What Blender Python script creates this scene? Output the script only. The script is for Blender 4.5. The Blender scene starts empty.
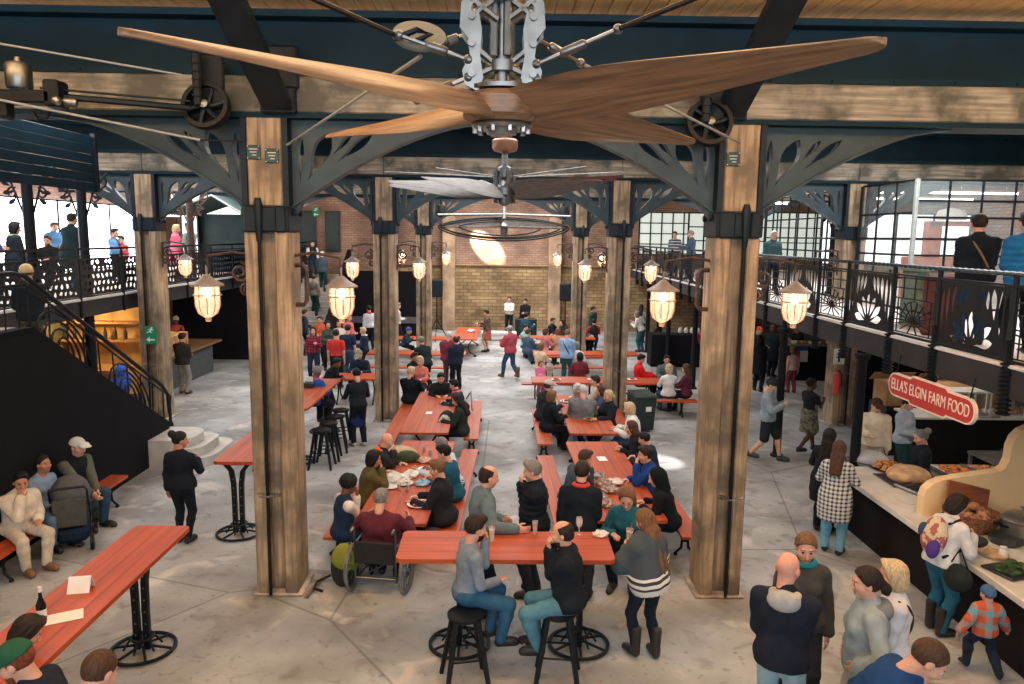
import bpy, math, random
import numpy as np
from mathutils import Vector, Matrix
from mathutils.geometry import tessellate_polygon
random.seed(7)
PI = math.pi
COL = bpy.context.scene.collection
R_ = math.radians
# ------------------------------------------------------------------ camera
CH, CF, CP, CR, CY, CX = 4.7, 747.92, .1408, .0128, .0155, -.0228
_c, _s = math.cos(CY), math.sin(CY)
_ex, _ey, _ez = np.array([_c, -_s, 0]), np.array([_s, _c, 0]), np.array([0, 0, 1.])
_fw = _ey*math.cos(CP) - _ez*math.sin(CP)
_up = _ey*math.sin(CP) + _ez*math.cos(CP)
_R = math.cos(CR)*_ex + math.sin(CR)*_up
_U = math.cos(CR)*_up - math.sin(CR)*_ex
_O = np.array([CX, 0, CH])
def ray(px, py): return _fw + _R*(px-512)/CF - _U*(py-342)/CF
def fl(px, py, z=0.):                       # where the sight line meets a level plane
    d = ray(px, py); return _O + d*(z-CH)/d[2]
def yp(px, py, Y):
    d = ray(px, py); return _O + d*Y/d[1]
def xp(px, py, X):
    d = ray(px, py); return _O + d*(X-CX)/d[0]
cam = bpy.data.objects.new('camera', bpy.data.cameras.new('camera'))
COL.objects.link(cam)
cam.data.sensor_width = 36
cam.data.lens = CF/1024*36
cam.data.clip_end = 200
M = Matrix.Identity(4)
for i in range(3):
    M[i][0], M[i][1], M[i][2], M[i][3] = _R[i], _U[i], -_fw[i], _O[i]
cam.matrix_world = M
bpy.context.scene.camera = cam

# ------------------------------------------------------------------ materials
def lin(c):
    return tuple((x/12.92 if x <= .04045 else ((x+.055)/1.055)**2.4) for x in c)
def rgb(r, g, b): return lin((r/255, g/255, b/255))
_MC = {}
def mat(name, col, rough=.7, metal=0., var=.12, scale=6., stretch=(1, 1, 1), bump=0., col2=None, mix=(.35, .65), spec=.5, det=4, alpha=None, trans=0., coat=0.):
    if name in _MC: return _MC[name]
    m = bpy.data.materials.new(name); m.use_nodes = True
    nt = m.node_tree; N = nt.nodes; L = nt.links
    b = N['Principled BSDF']
    b.inputs['Roughness'].default_value = rough; b.inputs['Metallic'].default_value = metal
    b.inputs['Specular IOR Level'].default_value = spec
    b.inputs['Transmission Weight'].default_value = trans
    b.inputs['Coat Weight'].default_value = coat
    tc = N.new('ShaderNodeTexCoord'); mp = N.new('ShaderNodeMapping'); mp.inputs['Scale'].default_value = stretch
    L.new(tc.outputs['Object'], mp.inputs['Vector'])
    nz = N.new('ShaderNodeTexNoise'); nz.inputs['Scale'].default_value = scale; nz.inputs['Detail'].default_value = det
    L.new(mp.outputs['Vector'], nz.inputs['Vector'])
    cr = N.new('ShaderNodeValToRGB'); L.new(nz.outputs['Fac'], cr.inputs['Fac'])
    lo = col2 if col2 else tuple(max(0, x*(1-var*2.2)) for x in col)
    hi = col if col2 else tuple(min(1, x*(1+var*1.2)) for x in col)
    cr.color_ramp.elements[0].position, cr.color_ramp.elements[1].position = mix
    cr.color_ramp.elements[0].color = (*lo, 1); cr.color_ramp.elements[1].color = (*hi, 1)
    L.new(cr.outputs['Color'], b.inputs['Base Color'])
    if bump:
        bp = N.new('ShaderNodeBump'); bp.inputs['Strength'].default_value = bump; bp.inputs['Distance'].default_value = .02
        L.new(nz.outputs['Fac'], bp.inputs['Height']); L.new(bp.outputs['Normal'], b.inputs['Normal'])
    if alpha is not None: b.inputs['Alpha'].default_value = alpha
    _MC[name] = m; return m
def emit(name, col, strength):
    if name in _MC: return _MC[name]
    m = bpy.data.materials.new(name); m.use_nodes = True
    b = m.node_tree.nodes['Principled BSDF']
    b.inputs['Base Color'].default_value = (*col, 1)
    b.inputs['Emission Color'].default_value = (*col, 1); b.inputs['Emission Strength'].default_value = strength
    _MC[name] = m; return m
def cloth(col, kind=None, col2=None, sc=1.):
    key = 'fabric %s %s %s %s' % (kind or 'plain', tuple(col), tuple(col2) if col2 else '', sc)
    if key in _MC: return _MC[key]
    c = rgb(*col)
    if not kind:
        m = mat(key, c, rough=.92, var=.07, scale=11, bump=.25, spec=.2, det=5); return m
    m = bpy.data.materials.new(key); m.use_nodes = True
    N = m.node_tree.nodes; L = m.node_tree.links; b = N['Principled BSDF']
    b.inputs['Roughness'].default_value = .95; b.inputs['Specular IOR Level'].default_value = .2
    tc = N.new('ShaderNodeTexCoord'); sp = N.new('ShaderNodeSeparateXYZ'); L.new(tc.outputs['Object'], sp.inputs[0])
    def band(sock, freq, th, ph=0.):
        a = N.new('ShaderNodeMath'); a.operation = 'MULTIPLY_ADD'; a.inputs[1].default_value = freq; a.inputs[2].default_value = ph; L.new(sock, a.inputs[0])
        f = N.new('ShaderNodeMath'); f.operation = 'FRACT'; L.new(a.outputs[0], f.inputs[0])
        g = N.new('ShaderNodeMath'); g.operation = 'LESS_THAN'; g.inputs[1].default_value = th; L.new(f.outputs[0], g.inputs[0]); return g.outputs[0]
    c2 = rgb(*col2)
    mx = N.new('ShaderNodeMix'); mx.data_type = 'RGBA'
    mx.inputs[6].default_value = (*c, 1); mx.inputs[7].default_value = (*c2, 1)
    if kind == 'plaid':
        a1, a2 = band(sp.outputs[2], 11*sc, .45), band(sp.outputs[0], 11*sc, .45, .3)
        ad = N.new('ShaderNodeMath'); ad.operation = 'ADD'; L.new(a1, ad.inputs[0]); L.new(a2, ad.inputs[1])
        hf = N.new('ShaderNodeMath'); hf.operation = 'MULTIPLY'; hf.inputs[1].default_value = .5; L.new(ad.outputs[0], hf.inputs[0])
        L.new(hf.outputs[0], mx.inputs[0])
    elif kind == 'stripe':
        L.new(band(sp.outputs[2], 9*sc, .5), mx.inputs[0])
    elif kind == 'spot':
        nz = N.new('ShaderNodeTexNoise'); nz.inputs['Scale'].default_value = 16*sc; L.new(tc.outputs['Object'], nz.inputs['Vector'])
        g = N.new('ShaderNodeMath'); g.operation = 'GREATER_THAN'; g.inputs[1].default_value = .52; L.new(nz.outputs['Fac'], g.inputs[0]); L.new(g.outputs[0], mx.inputs[0])
    L.new(mx.outputs[2], b.inputs['Base Color']); _MC[key] = m; return m
def wood(name, c1, c2, axis='z', scale=3., rough=.65, coat=0., dirt=None):
    st = {'z': (6, 6, .35), 'x': (.35, 6, 6), 'y': (6, .35, 6)}[axis]
    if name in _MC: return _MC[name]
    m = mat(name, rgb(*c1), rough=rough, col2=rgb(*c2), scale=scale, stretch=st, bump=.15, det=8, mix=(.3, .7), coat=coat)
    if dirt:
        N = m.node_tree.nodes; L = m.node_tree.links; b = N['Principled BSDF']
        src = b.inputs['Base Color'].links[0].from_socket
        n2 = N.new('ShaderNodeTexNoise'); n2.inputs['Scale'].default_value = 2.2; n2.inputs['Detail'].default_value = 6
        tc = N.new('ShaderNodeTexCoord'); L.new(tc.outputs['Object'], n2.inputs['Vector'])
        r2 = N.new('ShaderNodeValToRGB'); r2.color_ramp.elements[0].position = .42; r2.color_ramp.elements[1].position = .62
        L.new(n2.outputs['Fac'], r2.inputs['Fac'])
        mx = N.new('ShaderNodeMix'); mx.data_type = 'RGBA'; L.new(r2.outputs['Color'], mx.inputs[0])
        L.new(src, mx.inputs[6]); mx.inputs[7].default_value = (*rgb(*dirt), 1); L.new(mx.outputs[2], b.inputs['Base Color'])
    return m

# ------------------------------------------------------------------ mesh builder
class MB:
    def __init__(s): s.v = []; s.f = []; s.m = []; s.cur = 0
    def add(s, vs, fs):
        o = len(s.v); s.v.extend(tuple(map(float, v)) for v in vs)
        s.f.extend([tuple(i+o for i in f) for f in fs]); s.m.extend([s.cur]*len(fs)); return s
    def box(s, c, d, rz=0., bev=.0, rot=None):
        hx, hy, hz = d[0]/2, d[1]/2, d[2]/2
        b = min(bev, hx*.9, hy*.9, hz*.9)
        mt = rot if rot is not None else Matrix.Rotation(rz, 3, 'Z')
        c = Vector(c)
        if b <= 0:
            vs = [(x*hx, y*hy, z*hz) for z in (-1, 1) for y in (-1, 1) for x in (-1, 1)]
            fs = [(0, 2, 3, 1), (4, 5, 7, 6), (0, 1, 5, 4), (2, 6, 7, 3), (0, 4, 6, 2), (1, 3, 7, 5)]
        else:
            vs = []; ix = {}
            for x in (-1, 1):
                for y in (-1, 1):
                    for z in (-1, 1):
                        for a in range(3):
                            p = [x*(hx-b), y*(hy-b), z*(hz-b)]
                            p[a] = (x, y, z)[a]*(hx, hy, hz)[a]
                            ix[(x, y, z, a)] = len(vs); vs.append(tuple(p))
            fs = []
            for a in range(3):
                o = [i for i in range(3) if i != a]
                for sg in (-1, 1):
                    q = []
                    for (u, w) in ((-1, -1), (1, -1), (1, 1), (-1, 1)):
                        k = [0, 0, 0]; k[a] = sg; k[o[0]] = u; k[o[1]] = w; q.append(ix[(*k, a)])
                    fl_ = (sg > 0) != (a == 1)
                    fs.append(tuple(q if fl_ else q[::-1]))
            for a in range(3):
                o = [i for i in range(3) if i != a]
                for u in (-1, 1):
                    for w in (-1, 1):
                        k0 = [0]*3; k1 = [0]*3; k0[a] = -1; k1[a] = 1
                        for k in (k0, k1): k[o[0]] = u; k[o[1]] = w
                        q = [ix[(*k0, o[0])], ix[(*k1, o[0])], ix[(*k1, o[1])], ix[(*k0, o[1])]]
                        fs.append(tuple(q))
            for x in (-1, 1):
                for y in (-1, 1):
                    for z in (-1, 1):
                        fs.append(tuple(ix[(x, y, z, a)] for a in range(3)))
        s.add([tuple(mt @ Vector(v) + c) for v in vs], fs); return s
    def tube(s, pts, r, seg=8, closed=False, cap=True):
        pts = [Vector(p) for p in pts]; n = len(pts)
        rs = list(r) if hasattr(r, '__len__') else [r]*n
        ref = None; rings = []
        for i, p in enumerate(pts):
            if closed: t = (pts[(i+1) % n] - pts[i-1])
            else: t = pts[min(i+1, n-1)] - pts[max(i-1, 0)]
            if t.length < 1e-9: t = Vector((0, 0, 1))
            t.normalize()
            if ref is None: ref = Vector((0, 0, 1)) if abs(t.z) < .9 else Vector((1, 0, 0))
            u = ref - t*ref.dot(t)
            if u.length < 1e-5: u = t.orthogonal()
            u.normalize(); w = t.cross(u); ref = u
            rings.append([p + (u*math.cos(2*PI*k/seg) + w*math.sin(2*PI*k/seg))*rs[i] for k in range(seg)])
        vs = [v for rg in rings for v in rg]; fs = []
        for i in range(n if closed else n-1):
            a, b = i*seg, ((i+1) % n)*seg
            for k in range(seg):
                fs.append((a+k, a+(k+1) % seg, b+(k+1) % seg, b+k))
        if cap and not closed:
            fs.append(tuple(range(seg))[::-1]); fs.append(tuple(range((n-1)*seg, n*seg)))
        return s.add(vs, fs)
    def cyl(s, a, b, r, r2=None, seg=12): return s.tube([a, b], [r, r if r2 is None else r2], seg)
    def lathe(s, prof, c=(0, 0, 0), seg=20, mt=None):
        vs = []; fs = []; n = len(prof)
        for (r, z) in prof:
            for k in range(seg):
                a = 2*PI*k/seg; vs.append(Vector((r*math.cos(a), r*math.sin(a), z)))
        for i in range(n-1):
            for k in range(seg):
                fs.append((i*seg+k, i*seg+(k+1) % seg, (i+1)*seg+(k+1) % seg, (i+1)*seg+k))
        fs.append(tuple(range(seg))[::-1]); fs.append(tuple(range((n-1)*seg, n*seg)))
        vs = [tuple((mt @ v if mt is not None else v) + Vector(c)) for v in vs]
        return s.add(vs, fs)
    def sphere(s, c, r, seg=12, rings=8, mt=None):
        rr = r if hasattr(r, '__len__') else (r, r, r)
        prof = [(max(1e-4, math.sin(PI*i/rings)), -math.cos(PI*i/rings)) for i in range(rings+1)]
        vs = []; fs = []
        for (q, z) in prof:
            for k in range(seg):
                v = Vector((q*math.cos(2*PI*k/seg)*rr[0], q*math.sin(2*PI*k/seg)*rr[1], z*rr[2]))
                vs.append(tuple((mt @ v if mt is not None else v) + Vector(c)))
        for i in range(rings):
            for k in range(seg):
                fs.append((i*seg+k, i*seg+(k+1) % seg, (i+1)*seg+(k+1) % seg, (i+1)*seg+k))
        return s.add(vs, fs)
    def plate(s, outer, holes, th, org, ax, ay):          # flat plate with holes, in the plane org + u*ax + v*ay
        ax, ay, org = Vector(ax), Vector(ay), Vector(org); nz = ax.cross(ay).normalized()*th/2
        loops = [outer] + list(holes)
        tri = tessellate_polygon([[Vector((p[0], p[1], 0)) for p in lp] for lp in loops])
        flat = [p for lp in loops for p in lp]; n = len(flat)
        P = [org + ax*p[0] + ay*p[1] for p in flat]
        vs = [p+nz for p in P] + [p-nz for p in P]; fs = []
        for t in tri:
            a, b, c = (Vector((flat[i][0], flat[i][1], 0)) for i in t)
            if (b-a).cross(c-a).z < 0: t = t[::-1]
            fs.append(tuple(t)); fs.append(tuple(i+n for i in t[::-1]))
        o = 0
        for lp in loops:
            k = len(lp)
            for i in range(k):
                a, b = o+i, o+(i+1) % k
                fs.append((a, b, b+n, a+n))
            o += k
        return s.add(vs, fs)
    def prism(s, poly, z0, z1):
        n = len(poly)
        vs = [(p[0], p[1], z0) for p in poly] + [(p[0], p[1], z1) for p in poly]
        fs = [tuple(range(n))[::-1], tuple(range(n, 2*n))] + [(i, (i+1) % n, (i+1) % n+n, i+n) for i in range(n)]
        return s.add(vs, fs)
    def quad(s, a, b, c, d): return s.add([a, b, c, d], [(0, 1, 2, 3)])
    def build(s, name, m, parent=None, smooth=False, loc=None, rz=None, label=None):
        me = bpy.data.meshes.new(name)
        me.from_pydata(s.v, [], s.f)
        ms = m if isinstance(m, (list, tuple)) else [m]
        for x in ms: me.materials.append(x)
        if len(ms) > 1: me.polygons.foreach_set('material_index', s.m)
        if smooth:
            me.polygons.foreach_set('use_smooth', [True]*len(me.polygons))
            try: me.set_sharp_from_angle(angle=R_(40))
            except Exception: pass
        me.update()
        o = bpy.data.objects.new(name, me); COL.objects.link(o)
        if parent is not None: o.parent = parent
        if loc is not None: o.location = loc
        if rz is not None: o.rotation_euler[2] = rz
        if label: o['label'] = label
        return o
def tag(o, label=None, cat=None, group=None, kind=None):
    if label: o['label'] = label
    if cat: o['category'] = cat
    if group: o['group'] = group
    if kind: o['kind'] = kind
    return o
def empty(name, label, cat, loc=(0, 0, 0), rz=0., group=None, kind=None):
    o = bpy.data.objects.new(name, None); COL.objects.link(o)
    o.location = loc; o.rotation_euler[2] = rz; o.empty_display_size = .1
    return tag(o, label, cat, group, kind)
def struct(name, mb, m, label, smooth=False, cat=None):
    o = mb.build(name, m, None, smooth); return tag(o, label, cat, None, 'structure')
def copy_tree(o, parent=None):
    c = o.copy(); COL.objects.link(c)
    if parent is not None: c.parent = parent
    for ch in list(o.children): copy_tree(ch, c)
    return c
def arc(cx, cy, r, a0, a1, n): return [(cx+r*math.cos(a0+(a1-a0)*i/n), cy+r*math.sin(a0+(a1-a0)*i/n)) for i in range(n+1)]
def petal(x0, y0, ang, l, w, n=8):        # leaf-shaped loop growing from (x0,y0)
    ca, sa = math.cos(ang), math.sin(ang); pts = []
    for i in range(n+1):
        t = i/n; pts.append((t*l, w*math.sin(PI*t**1.6)))
    lp = pts + [(x, -y) for (x, y) in pts[-2:0:-1]]
    return [(x0+x*ca-y*sa, y0+x*sa+y*ca) for x, y in lp]
def spiral(cx, cy, r0, r1, a0, turns, n=24):
    return [(cx+(r0+(r1-r0)*i/n)*math.cos(a0+turns*2*PI*i/n), cy+(r0+(r1-r0)*i/n)*math.sin(a0+turns*2*PI*i/n)) for i in range(n+1)]

# ------------------------------------------------------------------ implicit surfaces (people, hair, clothes)
def nets(D, org, h):
    ins = D < 0
    nx, ny, nz = D.shape
    C = np.zeros((nx-1, ny-1, nz-1), np.int8)
    cs = [(i, j, k) for i in (0, 1) for j in (0, 1) for k in (0, 1)]
    for (i, j, k) in cs: C += ins[i:nx-1+i, j:ny-1+j, k:nz-1+k]
    act = np.argwhere((C > 0) & (C < 8))
    if len(act) == 0: return np.zeros((0, 3)), np.zeros((0, 4), int)
    idx = -np.ones((nx-1, ny-1, nz-1), np.int64); idx[tuple(act.T)] = np.arange(len(act))
    pos = np.zeros((len(act), 3)); cnt = np.zeros(len(act))
    val = {c: D[act[:, 0]+c[0], act[:, 1]+c[1], act[:, 2]+c[2]] for c in cs}
    for a in cs:
        for ax in range(3):
            if a[ax]: continue
            b = list(a); b[ax] = 1; b = tuple(b)
            da, db = val[a], val[b]; m = (da < 0) != (db < 0)
            t = da[m]/(da[m]-db[m]+1e-12)
            p = np.tile(np.array(a, float), (m.sum(), 1)); p[:, ax] += t
            pos[m] += p; cnt[m] += 1
    V = org + (act + pos/cnt[:, None])*h
    F = []
    for ax in range(3):
        b, c = (ax+1) % 3, (ax+2) % 3
        sl0 = [slice(None)]*3; sl1 = [slice(None)]*3
        sl0[ax] = slice(0, -1); sl1[ax] = slice(1, None)
        for s_ in (sl0, sl1): s_[b] = slice(1, -1); s_[c] = slice(1, -1)
        i0, i1 = ins[tuple(sl0)], ins[tuple(sl1)]
        e = np.argwhere(i0 != i1)
        if not len(e): continue
        fl_ = i0[tuple(e.T)]
        e = e.copy(); e[:, b] += 1; e[:, c] += 1
        q = []
        for (ob, oc) in ((-1, -1), (0, -1), (0, 0), (-1, 0)):
            t = e.copy(); t[:, b] += ob; t[:, c] += oc; q.append(idx[tuple(t.T)])
        q = np.stack(q, 1); q[~fl_] = q[~fl_][:, ::-1]; F.append(q)
    return V, np.concatenate(F)
def _bb(op):
    t = op[0]
    if t == 'cone':
        a, b, ra, rb = op[1:5]; return np.minimum(a-ra, b-rb), np.maximum(a+ra, b+rb)
    if t == 'ell':
        r = max(op[2]); return op[1]-r, op[1]+r
    return None
def sdf(ops, h):
    """ops: ('cone',a,b,ra,rb,k) ('ell',c,radii,R,k) ('cut',p,n) ('sub',c,radii,R)"""
    bbs = [_bb(o) for o in ops if o[0] in ('cone', 'ell')]
    lo = np.min([b[0] for b in bbs], 0)-3*h; hi = np.max([b[1] for b in bbs], 0)+3*h
    n = np.ceil((hi-lo)/h).astype(int)+1
    D = np.full(n, .5); ax = [lo[i]+np.arange(n[i])*h for i in range(3)]
    for o in ops:
        t = o[0]
        if t == 'cut':
            p, nn = np.array(o[1], float), np.array(o[2], float); nn = nn/np.linalg.norm(nn)
            d = ((ax[0]-p[0])*nn[0])[:, None, None] + ((ax[1]-p[1])*nn[1])[None, :, None] + ((ax[2]-p[2])*nn[2])[None, None, :]
            D = np.maximum(D, d); continue
        if t == 'sub': c, rad, Rm = o[1:4]; k = .004; b0, b1 = c-max(rad), c+max(rad)
        else: k = o[-1]; b0, b1 = _bb(o)
        mg = k+2.5*h
        i0 = np.clip(np.floor((b0-mg-lo)/h).astype(int), 0, n-1); i1 = np.clip(np.ceil((b1+mg-lo)/h).astype(int)+1, 1, n)
        sl = tuple(slice(i0[i], i1[i]) for i in range(3))
        X = ax[0][sl[0]][:, None, None]; Y = ax[1][sl[1]][None, :, None]; Z = ax[2][sl[2]][None, None, :]
        if t == 'cone':
            a, b, ra, rb = o[1:5]; d = b-a; L2 = max(float(d@d), 1e-9)
            x, y, z = X-a[0], Y-a[1], Z-a[2]
            u = np.clip((x*d[0]+y*d[1]+z*d[2])/L2, 0, 1)
            ds = np.sqrt((x-u*d[0])**2+(y-u*d[1])**2+(z-u*d[2])**2) - (ra+(rb-ra)*u)
        else:
            c, rad, Rm = o[1:4]
            x, y, z = X-c[0], Y-c[1], Z-c[2]
            if Rm is not None:
                x, y, z = (Rm[0, 0]*x+Rm[1, 0]*y+Rm[2, 0]*z), (Rm[0, 1]*x+Rm[1, 1]*y+Rm[2, 1]*z), (Rm[0, 2]*x+Rm[1, 2]*y+Rm[2, 2]*z)
            k0 = np.sqrt((x/rad[0])**2+(y/rad[1])**2+(z/rad[2])**2); k1 = np.sqrt((x/rad[0]**2)**2+(y/rad[1]**2)**2+(z/rad[2]**2)**2)
            ds = k0*(k0-1)/(k1+1e-9)
            ds = np.where(k0 < .05, -min(rad), ds)
        A = D[sl]
        if t == 'sub': D[sl] = np.maximum(A, -ds)
        else:
            hh = np.clip(.5+.5*(A-ds)/k, 0, 1); D[sl] = A*(1-hh)+ds*hh-k*hh*(1-hh)
    return nets(D, lo, h)
def mesh_np(name, V, F, mats, mi=None, parent=None):
    me = bpy.data.meshes.new(name)
    me.vertices.add(len(V)); me.vertices.foreach_set('co', np.asarray(V, np.float32).ravel())
    me.loops.add(F.size); me.polygons.add(len(F))
    me.loops.foreach_set('vertex_index', F.astype(np.int32).ravel())
    me.polygons.foreach_set('loop_start', np.arange(0, F.size, 4, dtype=np.int32))
    me.polygons.foreach_set('loop_total', np.full(len(F), 4, np.int32))
    for m in mats: me.materials.append(m)
    if mi is not None: me.polygons.foreach_set('material_index', np.asarray(mi, np.int32))
    me.polygons.foreach_set('use_smooth', np.ones(len(F), bool))
    me.update(calc_edges=True)
    o = bpy.data.objects.new(name, me); COL.objects.link(o)
    if parent is not None: o.parent = parent
    return o
def v3(*a): return np.array(a, float)
# ------------------------------------------------------------------ people
SKIN = {'light': rgb(214, 162, 138), 'pink': rgb(222, 160, 140), 'tan': rgb(186, 128, 98), 'brown': rgb(122, 78, 56), 'dark': rgb(78, 48, 36)}
HAIRC = {'black': (22, 19, 20), 'dark': (44, 32, 28), 'brown': (78, 54, 40), 'lbrown': (118, 86, 60), 'blond': (200, 176, 138), 'grey': (128, 124, 120), 'white': (205, 202, 198), 'red': (122, 62, 38)}
def skinmat(t): return mat('skin ' + t, SKIN[t], rough=.55, var=.05, scale=14, spec=.35)
def hairmat(c): return mat('hair ' + c, rgb(*HAIRC[c]), rough=.65, var=.18, scale=30, stretch=(3, 3, .5), bump=.2, spec=.3)
EYE = mat('eye white', rgb(205, 200, 195), rough=.3, var=.02); IRIS = mat('iris', rgb(38, 28, 24), rough=.2, var=.02)
LIP = mat('lips', rgb(178, 112, 100), rough=.5, var=.04)
_T = {}
def tmpl(key, fn):
    if key not in _T: _T[key] = fn()
    return _T[key]
def head_t(h):
    def mk():
        o = [('ell', v3(0, -.012, .03), v3(.076, .096, .09), None, .01),
             ('ell', v3(0, .022, -.035), v3(.058, .066, .08), None, .03),
             ('cone', v3(0, .055, -.092), v3(0, .06, -.088), .024, .022, .02),
             ('ell', v3(-.038, .05, -.028), v3(.03, .032, .03), None, .02), ('ell', v3(.038, .05, -.028), v3(.03, .032, .03), None, .02),
             ('cone', v3(-.034, .075, .024), v3(.034, .075, .024), .014, .014, .012),
             ('sub', v3(-.032, .099, .004), v3(.017, .018, .012), None), ('sub', v3(.032, .099, .004), v3(.017, .018, .012), None),
             ('cone', v3(0, .086, .008), v3(0, .108, -.034), .009, .013, .01),
             ('cone', v3(-.012, .096, -.038), v3(.012, .096, -.038), .009, .009, .008),
             ('cone', v3(-.02, .078, -.064), v3(.02, .078, -.064), .009, .009, .006),
             ('cone', v3(-.016, .077, -.075), v3(.016, .077, -.075), .009, .009, .004),
             ('ell', v3(-.078, -.008, -.004), v3(.012, .022, .032), None, .008), ('ell', v3(.078, -.008, -.004), v3(.012, .022, .032), None, .008),
             ('cone', v3(0, -.02, -.07), v3(0, -.03, -.15), .055, .052, .03)]
        V, F = sdf(o, h); c = V[F].mean(1)
        mi = np.zeros(len(F), int)
        mi[(abs(c[:, 0]) < .026) & (c[:, 2] > -.081) & (c[:, 2] < -.058) & (c[:, 1] > .078)] = 2
        mi[(abs(c[:, 0]) > .014) & (abs(c[:, 0]) < .052) & (c[:, 2] > .022) & (c[:, 2] < .031) & (c[:, 1] > .068)] = 3
        Vs, Fs, Ms = [V], [F], [mi]; n = len(V)
        for sx in (-1, 1):
            m = 6
            th = np.linspace(0, PI, m+1); ph = np.linspace(0, 2*PI, 9)[:-1]
            sv = np.array([(.0135*math.sin(t)*math.cos(p), .0135*math.cos(t), .0115*math.sin(t)*math.sin(p)) for t in th for p in ph]) + v3(sx*.032, .078, .004)
            sf = np.array([(i*8+k, i*8+(k+1) % 8, (i+1)*8+(k+1) % 8, (i+1)*8+k) for i in range(m) for k in range(8)])
            Vs.append(sv); Fs.append(sf+n); Ms.append(np.where(np.arange(len(sf)) < 16, 4, 1)); n += len(sv)
        return np.concatenate(Vs), np.concatenate(Fs), np.concatenate(Ms)
    return tmpl(('head', h), mk)
def hand_t(h, kind, side):                     # wrist at origin, fingers +Z, palm faces -Y, thumb towards +X*side
    def mk():
        o = [('ell', v3(0, 0, .05), v3(.042, .017, .056), None, .01), ('cone', v3(0, 0, -.02), v3(0, 0, .02), .026, .027, .015)]
        cu = {'relax': .28, 'grip': .95, 'flat': .08}[kind]
        for x, l, r in ((-.031, .056, .0078), (-.0105, .074, .0088), (.0105, .08, .0092), (.031, .072, .0088)):
            p = v3(x*.92, 0, .088); a = 0.; q = p
            for sg in (.42, .33, .25):
                a += cu; n_ = q + l*sg*v3(x*1.2 if sg == .42 else 0, -math.sin(a), math.cos(a))
                o.append(('cone', q, n_, r, r*.9, .003)); q = n_
        a = cu*.6
        p0, p1 = v3(.03, -.004, .022), v3(.058, -.016-.02*a, .055)
        o += [('cone', p0, p1, .013, .0105, .008), ('cone', p1, p1+v3(.008-.03*a, -.02*a, .034), .0102, .0085, .003)]
        V, F = sdf(o, h)
        if side < 0: V = V*v3(-1, 1, 1); F = F[:, ::-1]
        return V, F
    return tmpl(('hand', h, kind, side), mk)
def wob(V, amp, fx=38., fz=25.):
    a = np.arctan2(V[:, 0], V[:, 1]+.02); n = V/(np.linalg.norm(V, axis=1)[:, None]+1e-6)
    return V + n*(amp*(np.sin(a*fx*.35+V[:, 2]*fz)*.6+np.sin(a*13+V[:, 2]*60)*.4))[:, None]
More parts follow.
